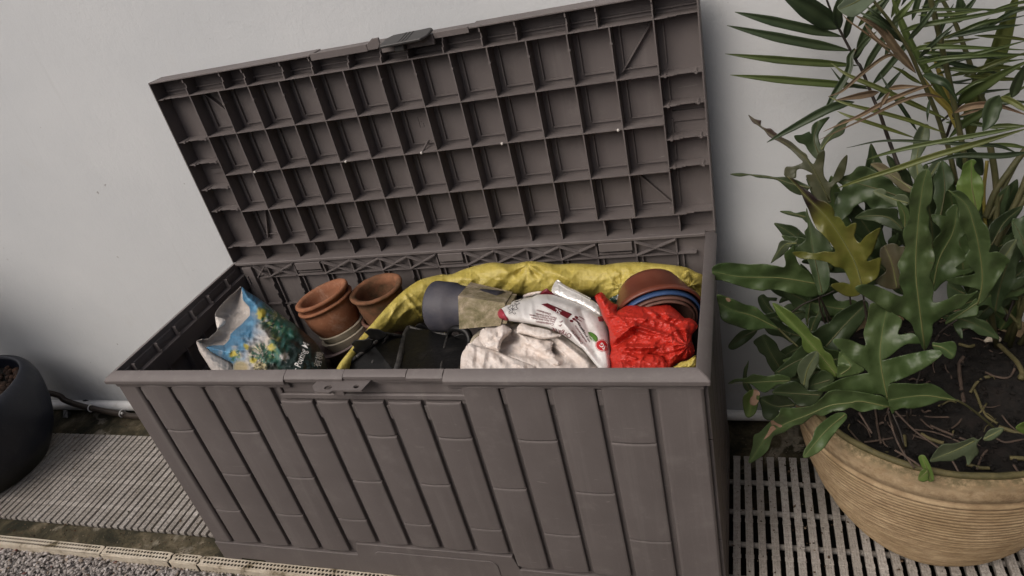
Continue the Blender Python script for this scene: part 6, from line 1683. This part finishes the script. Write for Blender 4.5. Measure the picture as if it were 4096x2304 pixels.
for k, (px, py, ang, L, y, key) in enumerate([(3560, 1120, -120, 420, .40, 'd'), (3640, 1100, -75, 430, .42, 'd'), (3480, 1080, -160, 380, .42, 'd'), (3720, 1150, -95, 520, .40, 'd'), (3800, 1160, -60, 480, .40, 'd'), (3860, 1120, -100, 460, .37, 'g'), (3920, 1180, -35, 330, .36, 'd'), (3900, 1080, -65, 400, .42, 'd'), (3420, 980, -125, 330, .43, 'd'),
                                             (3540, 900, -100, 330, .44, 'd'), (3700, 880, -120, 300, .44, 'd'), (3960, 1000, -20, 260, .38, 'g'), (3330, 1230, 170, 300, .38, 'd'), (3400, 1330, 160, 330, .33, 'd'), (3300, 1480, 165, 260, .28, 'd'), (3620, 1180, -140, 420, .37, 'd'), (3980, 1250, -70, 420, .34, 'd'), (3250, 1350, 200, 260, .36, 'd'), (4040, 1180, -110, 420, .40, 'd'), (3380, 1150, 190, 330, .40, 'd'),
                                             (3420, 1090, -105, 400, .41, 'g'), (3330, 1080, -140, 300, .42, 'd'), (3300, 1180, -165, 280, .40, 'd'), (3470, 1000, -85, 360, .43, 'd'), (3560, 1000, -65, 380, .43, 'g'), (3820, 1230, -15, 300, .33, 'g'), (3880, 1290, -40, 330, .36, 'd'), (4000, 1320, -60, 300, .42, 'g'), (3760, 1260, 20, 260, .27, 'd'),
                                             (3930, 1340, -100, 340, .45, 'd'), (4060, 1330, -130, 360, .43, 'd'), (3480, 1240, -170, 340, .35, 'g'), (3350, 1290, -150, 330, .37, 'd'), (3450, 1420, 175, 320, .25, 'g'), (3720, 1080, -45, 400, .41, 'd')]):
    generic(px, py, ang, L, y, key, 200 + k, k % 3 != 2)
# bare stalks among the leaves
for pts, ys in ((G2((770, 160), (780, 240), (815, 350)), 0.335), (G2((770, 165), (660, 210), (590, 260), (560, 275)), 0.345), (G2((880, 115), (820, 145), (770, 160)), 0.34), (G2((995, 150), (1002, 215)), 0.30), (G2((860, 330), (800, 200), (760, 150)), 0.345), (G3((105, 0), (140, 140)), 0.23), (G3((690, 270), (650, 330)), 0.22), (G3((830, 150), (720, 230), (660, 300)), 0.25),
                (G3((300, 860), (330, 960), (400, 1100), (440, 1230)), 0.10), (G3((1190, 150), (1270, 20)), 0.40), (G3((440, 860), (455, 1000)), 0.15)):
    stalk(pts, ys, 0.0016)
for pts, y0, y1 in ((G3((350, 860), (500, 1010), (680, 1140), (780, 1230), (845, 1340)), 0.13, 0.055), (G3((300, 870), (340, 1030), (400, 1160), (500, 1300)), 0.11, 0.055), (G3((345, 1160), (450, 1220), (545, 1285)), 0.075, 0.055), (G3((70, 870), (170, 1030)), 0.14, 0.10)):
    n = len(pts); stalk(pts, [y0 + (y1 - y0) * i / (n - 1) for i in range(n)], 0.0017, M_root, 'root')

# roots and rhizomes on the soil
def onsoil(px, py, lift=0.004):
    z = 0.305
    for _ in range(4):
        p = atz(px, py, z); z = 0.300 + hump(p.x, p.y) + lift
    return atz(px, py, z)
def root(pts, r, m=None, name='root'):
    return MB().tube(spline([onsoil(*q) for q in pts], 7 * len(pts)), r * 0.62, 8).build(name, m or M_root, FERN, smooth=True)
for pts, rd in ((G3((195, 840), (210, 960), (225, 1040), (240, 1110)), 0.0034), (G3((0, 1010), (60, 1080), (130, 1140), (190, 1170), (215, 1205)), 0.0030), (G3((10, 1080), (80, 1150), (170, 1165), (215, 1210)), 0.0026), (G3((110, 1100), (220, 1085), (335, 1065)), 0.0030), (G3((330, 900), (480, 895), (640, 905), (765, 905)), 0.0028), (G3((500, 1000), (640, 1020), (760, 1060), (850, 1100)), 0.0024), (G3((620, 970), (760, 1030), (900, 1085)), 0.0036),
                (G3((545, 920), (600, 970), (645, 1000)), 0.0026), (G3((760, 1010), (830, 960), (870, 910)), 0.0026), (G3((470, 1040), (560, 1070), (620, 1090)), 0.0026), (G3((880, 440), (845, 500), (855, 640), (880, 790)), 0.0055), (G3((1130, 1070), (1200, 1100), (1300, 1085), (1345, 1075)), 0.0030), (G3((1175, 890), (1230, 960), (1300, 1020)), 0.0024),
                (G3((240, 1220), (340, 1225), (395, 1195)), 0.0028), (G3((1030, 550), (1120, 590), (1220, 600), (1270, 540), (1275, 480)), 0.0034), (G3((300, 870), (270, 920), (320, 990)), 0.002), (G3((60, 930), (130, 990), (160, 1060)), 0.0022), (G3((980, 1310), (1020, 1210), (1060, 1160)), 0.003), (G3((1265, 1275), (1300, 1330)), 0.0034)):
    root(pts, rd)
for pts, rd in ((G3((550, 1035), (610, 1070), (700, 1100), (725, 1105)), 0.0055), (G3((420, 1050), (425, 1130)), 0.0055), (G3((930, 715), (980, 640), (1040, 600), (1080, 590)), 0.0040), (G3((960, 690), (990, 760), (1020, 840), (1060, 900), (1140, 955)), 0.0038), (G3((1150, 980), (1240, 1010), (1340, 1045)), 0.0058), (G3((900, 1270), (1000, 1295), (1080, 1300)), 0.0048), (G3((1235, 1220), (1345, 1225)), 0.0060), (G3((840, 340), (920, 360), (960, 350)), 0.0048)):
    root(pts, rd, M_rhiz, 'rhizome')
pts = G3((1150, 345), (1210, 400), (1290, 480), (1330, 560), (1320, 615))
MB().tube(spline([onsoil(q[0], q[1], 0.012) for q in pts], 30), [0.0042] * 24 + [0.0048, 0.0056, 0.006, 0.006, 0.005, 0.004], 10).build('rhizome', M_rhiz, FERN, smooth=True)
M_cut = simple('pale_cut_bark', (0.40, 0.35, 0.27), (0.52, 0.46, 0.37), 0.8, sc=80, bs=0.6)
ct = [onsoil(q[0], q[1], 0.016) for q in G3((1045, 318), (1080, 300), (1130, 300), (1165, 308))]
MB().tube(ct, [0.0025, 0.0062, 0.0078, 0.0040], 9).build('cut_stub', M_cut, FERN, smooth=True)
r = random.Random(77)
for i in range(60):
    a = r.uniform(0, 6.283); rad = 0.215 * math.sqrt(r.random()); x, y = BC.x + rad * math.cos(a), BC.y + rad * math.sin(a)
    th = r.uniform(0, 6.28); L = r.uniform(0.012, 0.04); pts = []
    for k in range(4):
        th += r.uniform(-0.6, 0.6); x += math.cos(th) * L / 3; y += math.sin(th) * L / 3
        if math.hypot(x - BC.x, y - BC.y) > 0.222: break
        pts.append((x, y, 0.302 + hump(x, y) + r.uniform(-0.001, 0.006)))
    if len(pts) > 2: MB().tube(spline(pts, 9), r.uniform(0.0006, 0.0022), 6).build('root', M_root if r.random() < 0.7 else M_rhiz, FERN, smooth=True)
# rhizome running round the rim
pts = []
for k in range(40):
    a = math.radians(196 + (352 - 196) * k / 39)
    R_ = 0.2395 + 0.0018 * noise.noise(Vector((k * 0.4, 1, 0)))
    pts.append((BC.x + R_ * math.cos(a), BC.y + R_ * math.sin(a), 0.3375 + 0.0012 * noise.noise(Vector((k * 0.5, 5, 0)))))
MB().tube(pts, [0.0055 + 0.0010 * noise.noise(Vector((k * 0.7, 9, 0))) for k in range(40)], 10).build('rhizome', M_rhiz, FERN, smooth=True)

# ------------------------------------------------------------------ palm
PALM = empty('palm', (1.66, 0.40, 0.31), 'slender palm with narrow green and dried leaflets behind the fern', 'palm')
def ribbon(pts, w, y0, y1, m, parent, name='leaflet', fold=0.22, prof='lance', curve=0.0, n=22, thick=0.0004):
    w = w * 0.47
    c = spline([(q[0], q[1], 0) for q in pts], n); v = []; f = []
    for i, q in enumerate(c):
        t = i / (n - 1)
        d = (c[min(i + 1, n - 1)] - c[max(i - 1, 0)]).normalized(); nn = Vector((-d.y, d.x, 0))
        if prof == 'lance': k = min(1, (t / 0.22)) ** 0.7 * min(1, (1 - t) / 0.45) ** 0.75
        elif prof == 'strap': k = min(1, 0.35 + t / 0.3) * min(1, (1 - t) / 0.25) ** 0.6
        elif prof == 'rev': k = min(1, ((1 - t) / 0.22)) ** 0.7 * min(1, t / 0.45) ** 0.75
        else: k = 1
        k = max(k, 0.05)
        yy = y0 + (y1 - y0) * t - curve * math.sin(math.pi * t)
        for s, dy in ((-1, 0), (-0.5, 0.5), (0, 1.0), (0.5, 0.5), (1, 0)):
            p = q + nn * (s * w * k / 2)
            v.append(at(p.x, p.y, yy + dy * w * k * 0.00052 * fold))
    for i in range(n - 1):
        for j in range(4):
            a = i * 5 + j; f.append((a, a + 1, a + 6, a + 5))
    o = mobj(name, v, f, m, parent, smooth=True, thick=thick)
    al = o.data.attributes.new('vein', 'FLOAT', 'POINT'); al.data.foreach_set('value', [0.5 if k % 5 == 2 else 0.0 for k in range(len(v))])
    return o
def rachis(pts, ys, r0, r1, m=M_stem):
    n = len(pts); P_ = spline([at(q[0], q[1], ys[i]) for i, q in enumerate(pts)], 8 * n)
    N_ = len(P_)
    return MB().tube(P_, [r0 + (r1 - r0) * i / (N_ - 1) for i in range(N_)], 9).build('frond', m, PALM, smooth=True)
# left frond against the wall
R1 = rachis(G1((420, 180), (330, -60)) + F7((240, 920), (200, 830), (90, 560)) + F6((1270, 590), (1130, 330), (1050, 170), (960, -60)), [0.40, 0.42, 0.43, 0.44, 0.45, 0.455, 0.46, 0.465, 0.47], 0.0034, 0.0016, M_stalk)
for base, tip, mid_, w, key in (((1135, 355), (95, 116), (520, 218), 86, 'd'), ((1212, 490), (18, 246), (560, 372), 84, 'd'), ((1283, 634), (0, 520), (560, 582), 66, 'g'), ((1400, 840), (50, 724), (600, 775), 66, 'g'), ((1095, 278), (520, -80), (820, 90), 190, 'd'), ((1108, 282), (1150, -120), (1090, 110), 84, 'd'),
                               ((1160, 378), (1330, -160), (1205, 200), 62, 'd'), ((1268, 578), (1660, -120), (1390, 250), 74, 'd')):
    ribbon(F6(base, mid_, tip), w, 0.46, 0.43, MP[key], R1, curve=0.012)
for base, mid_, tip, w in (((105, 600), (260, 350), (560, -60), 56), ((185, 702), (370, 490), (760, -30), 54), ((215, 840), (330, 700), (450, 560), 40), ((170, 740), (-40, 690), (-160, 560), 24)):
    ribbon(F7(base, mid_, tip), w * 1.0, 0.46, 0.44, MP['d'], R1, curve=0.01)
# curled strip hanging at that frond
ribbon(F6((1258, 472), (1210, 545), (1205, 640), (1165, 740), (1110, 830), (1030, 960), (940, 1130)), 60, 0.44, 0.40, ML['d'], R1, prof='strap', fold=0.4)
ribbon(F6((1250, 985), (1100, 1015), (930, 1085), (600, 1265), (405, 1376)), 74, 0.37, 0.36, MP['d'], R1, prof='lance', curve=0.01)
# middle frond
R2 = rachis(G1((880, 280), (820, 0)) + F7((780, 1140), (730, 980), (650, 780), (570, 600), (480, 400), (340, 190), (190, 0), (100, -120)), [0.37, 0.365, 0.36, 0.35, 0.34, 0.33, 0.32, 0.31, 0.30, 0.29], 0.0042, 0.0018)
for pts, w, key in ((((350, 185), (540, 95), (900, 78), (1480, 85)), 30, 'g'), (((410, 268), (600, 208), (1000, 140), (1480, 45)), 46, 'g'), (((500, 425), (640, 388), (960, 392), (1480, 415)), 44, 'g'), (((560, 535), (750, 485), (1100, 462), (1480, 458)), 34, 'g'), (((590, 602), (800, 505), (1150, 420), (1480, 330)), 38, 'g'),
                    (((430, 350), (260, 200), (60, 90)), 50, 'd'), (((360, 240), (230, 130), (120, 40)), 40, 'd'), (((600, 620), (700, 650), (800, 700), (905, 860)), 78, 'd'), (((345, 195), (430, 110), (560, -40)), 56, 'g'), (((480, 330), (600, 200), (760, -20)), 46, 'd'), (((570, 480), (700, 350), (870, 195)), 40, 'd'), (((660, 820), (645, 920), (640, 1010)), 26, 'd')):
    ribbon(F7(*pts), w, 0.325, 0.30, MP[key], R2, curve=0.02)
# broad bright blade behind it and other blades
ribbon(F7((870, 950), (700, 680), (540, 430), (440, 220), (340, -40)), 66, 0.40, 0.38, MP['g'], R2, prof='strap')
R3 = rachis(F7((1110, 860), (1050, 700), (960, 430), (870, 190), (760, -10), (700, -120)), [0.41, 0.415, 0.42, 0.42, 0.42, 0.42], 0.0046, 0.0024)
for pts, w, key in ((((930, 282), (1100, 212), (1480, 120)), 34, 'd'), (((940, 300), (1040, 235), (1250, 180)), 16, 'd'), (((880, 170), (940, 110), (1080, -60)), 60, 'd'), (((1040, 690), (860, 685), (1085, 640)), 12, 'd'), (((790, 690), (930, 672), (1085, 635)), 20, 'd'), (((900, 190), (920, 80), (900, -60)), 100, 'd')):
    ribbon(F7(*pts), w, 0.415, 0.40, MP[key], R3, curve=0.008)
ribbon(F7((995, 1150), (1010, 960), (1060, 730), (1190, 540), (1300, 210), (1390, -60)), 150, 0.42, 0.40, MP['l'], R3, prof='strap', fold=0.3)
ribbon(F7((890, 872), (960, 800), (1100, 712), (1270, 610), (1500, 490)), 96, 0.36, 0.30, MP['g'], R3)
ribbon(F7((820, 1140), (950, 1020), (1100, 930), (1300, 800), (1500, 690)), 70, 0.37, 0.33, MP['g'], R3)
ribbon(F7((1240, 790), (1180, 900), (1150, 1000), (1100, 1085)), 150, 0.28, 0.27, MP['d'], R3)
ribbon(F7((1250, 805), (1340, 840), (1480, 925)), 56, 0.28, 0.24, MP['l'], R3, prof='strap')
ribbon(F7((1340, 810), (1390, 680), (1460, 520)), 90, 0.30, 0.28, MP['d'], R3)
ribbon(F7((1160, 1050), (1300, 1040), (1480, 1045)), 40, 0.32, 0.30, MP['g'], R3)
ribbon(F7((900, 785), (1010, 775), (1200, 750), (1360, 735)), 26, 0.38, 0.36, MP['d'], R3)
# long leaflets crossing low to the left
for pts, w, y0, y1, key in ((((830, 1000), (500, 850), (250, 735), (-20, 620), (-160, 520)), 46, 0.34, 0.36, 'l'), (((800, 1105), (500, 1000), (250, 930), (-30, 860), (-180, 800)), 36, 0.33, 0.35, 'l'), (((545, 1145), (250, 1045), (0, 965), (-110, 920)), 32, 0.34, 0.35, 'l'), (((560, 1090), (450, 920), (340, 760), (240, 600)), 36, 0.40, 0.41, 'd'),
                            (((1480, 1060), (1100, 1175), (700, 1290), (400, 1392), (60, 1500), (-110, 1560)), 52, 0.22, 0.25, 'l'), (((1480, 1040), (1100, 1110), (600, 1200), (300, 1270), (130, 1325)), 40, 0.21, 0.25, 'g'), (((1480, 1260), (1250, 1290), (900, 1290), (600, 1370)), 50, 0.25, 0.27, 'd'), (((1390, 1270), (1200, 1205), (800, 1185), (300, 1165), (-30, 1225)), 30, 0.24, 0.27, 'd'),
                            (((1480, 1230), (1300, 1200), (1000, 1205), (640, 1180)), 34, 0.25, 0.27, 'g'), (((1100, 1449), (950, 1300), (860, 1250)), 200, 0.37, 0.36, 'd')):
    ribbon(F7(*pts), w, y0, y1, MP[key], R2, curve=0.015)
# fine drooping leaflets that sweep across to the right edge
rp = random.Random(19)
for k in range(26):
    x0 = rp.uniform(520, 1150); y0 = rp.uniform(-20, 1150); sl = rp.uniform(-0.45, 0.25); L = rp.uniform(350, 800)
    bow = rp.uniform(-60, 20)
    ribbon(F7((x0, y0), (x0 + L * 0.5, y0 + sl * L * 0.5 + bow), (x0 + L, y0 + sl * L)), rp.uniform(24, 46), rp.uniform(0.34, 0.44), rp.uniform(0.32, 0.42), MP[rp.choice('dgdgl')], R3, curve=0.012)
for k in range(12):
    x0 = rp.uniform(-60, 700); y0 = rp.uniform(-40, 500); a_ = rp.uniform(-1.25, -0.75); L = rp.uniform(260, 480)
    ribbon(F7((x0, y0), (x0 + L * 0.5 * math.cos(a_), y0 + L * 0.5 * math.sin(a_) - 20), (x0 + L * math.cos(a_), y0 + L * math.sin(a_))), rp.uniform(34, 60), 0.45, 0.44, MP[rp.choice('ddg')], R1, curve=0.008)
# yellow and dry leaves
ribbon(F7((868, 935), (800, 790), (740, 600), (668, 412)), 56, 0.405, 0.42, MP['y'], R3)
ribbon(F7((860, 945), (780, 860), (690, 770), (610, 640)), 60, 0.39, 0.38, MP['y'], R3)
ribbon(F7((600, 700), (500, 640), (430, 590), (340, 545)), 36, 0.40, 0.39, MP['l'], R3)
R4 = rachis(F7((940, 1230), (900, 1100), (830, 950), (780, 860)), [0.38, 0.385, 0.39, 0.395], 0.0036, 0.0022, MP['y'])
for pts, w in ((((545, 605), (400, 430), (250, 240), (40, 125)), 78), (((520, 590), (200, 325), (0, 180), (-60, 120)), 14), (((425, 468), (300, 465), (100, 610), (-60, 750), (-180, 800)), 30), (((240, 762), (100, 790), (-120, 830)), 56), (((700, 700), (560, 735), (300, 840), (100, 950), (-40, 1010), (-220, 1090)), 34), (((775, 812), (620, 785), (420, 840), (150, 970), (-260, 1160)), 28), (((860, 935), (960, 890), (1100, 868), (1250, 880), (1480, 960)), 56), (((905, 960), (1000, 930), (1090, 905)), 20), (((320, 735), (420, 720), (580, 715)), 40), (((330, 760), (280, 830), (250, 900)), 34), (((120, 200), (230, 330), (400, 440)), 30)):
    ribbon(F7(*pts), w, 0.32, 0.30, MP['b'], R4, fold=0.5, curve=0.01)
# glaucous leaf hanging in from above, nearer the camera
gl = Frond(F6((1085, 70), (1130, 20), (1190, -60), (1300, -160), (1520, -160), (1470, -20), (1400, 50), (1330, 115), (1240, 166), (1170, 150), (1110, 110)), F6((1450, -130), (1300, 0), (1100, 95)), 0.20, 0.16, MP['p'], 90, ruf=0.004)
gl.build(R2, 'leaflet')
# bare stems on the right
for pts, rd, m in ((G1((1160, -40), (1200, 200), (1215, 430), (1205, 600)), 0.0050, M_stem), (G1((1480, -40), (1330, 160), (1200, 350), (1120, 560)), 0.0050, M_stem), (G1((1420, 30), (1300, 260), (1230, 420), (1140, 570)), 0.0036, M_stem), (G1((1480, 180), (1390, 400), (1290, 600), (1200, 800)), 0.0048, M_stem), (G1((1480, 340), (1380, 500), (1220, 760), (1160, 860)), 0.0052, M_stem), (G1((1135, 90), (1108, 350), (1120, 600), (1140, 700)), 0.0028, MP['y']),
                  (G1((1480, 700), (1420, 1000), (1405, 1200), (1400, 1480)), 0.0040, M_stem), (G1((1150, 1195), (1250, 1290), (1400, 1440)), 0.0030, M_stem), (G1((1240, 1070), (1350, 1180), (1480, 1300)), 0.0014, M_stalk), (G1((1420, 1080), (1350, 1260), (1290, 1420)), 0.0022, M_stalk), (G1((1310, 950), (1370, 1060), (1410, 1200)), 0.0040, M_stem), (F7((740, 1020), (900, 880), (1010, 780)), 0.0018, M_stalk), (F7((800, 1130), (850, 980), (890, 870)), 0.0024, M_stalk)):
    n = len(pts); P_ = spline([at(q[0], q[1], 0.40 - 0.02 * i / (n - 1)) for i, q in enumerate(pts)], 8 * n)
    MB().tube(P_, rd, 9).build('stem', m, PALM, smooth=True)
# extra fronds added above and right of the picture for their shade
r = random.Random(31)
def in_view(q_):
    w = CROT.transposed() @ (Vector(q_) - CAM)
    if w.z > -0.03: return False
    return abs(w.x / -w.z * FPX) < 2110 and abs(w.y / -w.z * FPX) < 1210
def arch(p0, p1, lift, nl, L):
    p0 = Vector(p0); p1 = Vector(p1)
    P_ = [p0.lerp(p1, t) + Vector((0, 0, lift * math.sin(math.pi * min(1, t * 0.9)))) for t in [i / 15 for i in range(16)]]
    ra = MB().tube(P_, [0.005 - 0.003 * i / 15 for i in range(16)], 8).build('frond', M_stem, PALM, smooth=True)
    for k in range(nl):
        t = 0.22 + 0.76 * k / nl; i = min(14, int(t * 15)); q = P_[i].lerp(P_[i + 1], t * 15 - i); d = (P_[i + 1] - P_[i]).normalized()
        sd = d.cross(Vector((0, 0, 1))).normalized()
        for s in (-1, 1):
            dr = (sd * s + d * 0.55 + Vector((0, 0, r.uniform(-0.25, 0.1)))).normalized(); ln = L * (0.5 + 0.5 * math.sin(math.pi * t)) * r.uniform(0.85, 1.1)
            v = []; f = []; up = dr.cross(d).normalized()
            wd = dr.cross(up).normalized()
            for j in range(9):
                u = j / 8; c = q + dr * ln * u + Vector((0, 0, -0.10 * ln * u * u)); ww = 0.011 * min(1, u / 0.2 + 0.2) * min(1, (1 - u) / 0.45 + 0.03)
                v += [c - wd * ww, c, c + wd * ww]
            for j in range(8):
                f += [(3 * j, 3 * j + 1, 3 * j + 4, 3 * j + 3), (3 * j + 1, 3 * j + 2, 3 * j + 5, 3 * j + 4)]
            key = r.choice('ggdl')
            if any(in_view(q_) for q_ in v): continue
            mobj('leaflet', v, f, MP[key], ra, smooth=True)
arch((1.70, 0.40, 0.32), (1.30, 0.20, 1.42), 0.20, 13, 0.26)
arch((1.72, 0.40, 0.32), (1.75, 0.02, 1.45), 0.25, 13, 0.27)
arch((1.74, 0.41, 0.32), (2.25, 0.22, 1.20), 0.30, 13, 0.27)
arch((1.72, 0.42, 0.32), (1.95, 0.40, 1.60), 0.15, 12, 0.25)

# ------------------------------------------------------------------ unseen walls added behind the camera and beyond the planter to block light
M_bwall, nt, b = mat('dark_shade_wall', (0.10, 0.09, 0.08), 0.85, 0.2)
P = coords(nt)
setc(nt, b, mix(nt, tnoise(nt, P, 4, 6, 0.7), (0.08, 0.075, 0.065), (0.15, 0.135, 0.12)))
tag(MB().box(-7, 2.6, -2.45, -2.25, -0.4, 1.5).build('shade_wall_behind', M_bwall, bevel=0.01), 'added unseen dark wall behind the camera, cutting off low sky light', 'wall')
tag(MB().box(2.62, 2.8, -2.45, 0.54, -0.4, 2.6).build('shade_wall_right', M_bwall, bevel=0.01), 'added unseen dark wall beyond the terracotta planter, shading the right side', 'wall')

# unseen bush added in the dark pot, left of the frame, to shade the wall
SH = empty('shade_shrub', (-1.10, 0.20, 0.25), 'added unseen leafy bush in the dark glazed pot, shading the wall', 'shade_shrub')
r = random.Random(3)
for k in range(5):
    a = 1.2 * k
    e_ = Vector((-1.28 + 0.16 * math.cos(a), 0.06 + 0.16 * math.sin(a), 0.58 + 0.10 * math.sin(2.3 * k)))
    MB().tube(spline([(-1.11 + 0.012 * k, 0.20, 0.25), (-1.18, 0.16, 0.48), e_], 10), [0.012 - 0.0009 * i for i in range(10)], 8).build('stem', M_stalk, SH, smooth=True)
mb = MB()
for k in range(430):
    d_ = Vector((r.gauss(0, 1), r.gauss(0, 1), r.gauss(0, 1))).normalized() * (0.30 * r.random() ** 0.45)
    c = Vector((-1.33, 0.13, 0.60)) + Vector((d_.x, d_.y * 0.9, d_.z))
    Q = Matrix.Rotation(r.uniform(0, 6.3), 3, 'Z') @ Matrix.Rotation(r.uniform(-0.9, 0.9), 3, 'X')
    L = r.uniform(0.03, 0.055)
    pts = [c + Q @ Vector(q) * L for q in ((0, -1, 0), (0.42, -0.3, 0.1), (0.34, 0.4, 0.06), (0, 1, -0.12), (-0.34, 0.4, 0.06), (-0.42, -0.3, 0.1), (0, 0, 0.0))]
    if any(in_view(q) for q in pts): continue
    mb.add(pts, [(6, 0, 1), (6, 1, 2), (6, 2, 3), (6, 3, 4), (6, 4, 5), (6, 5, 0)])
tag(mb.build('foliage', ML['d'], SH), kind='stuff')
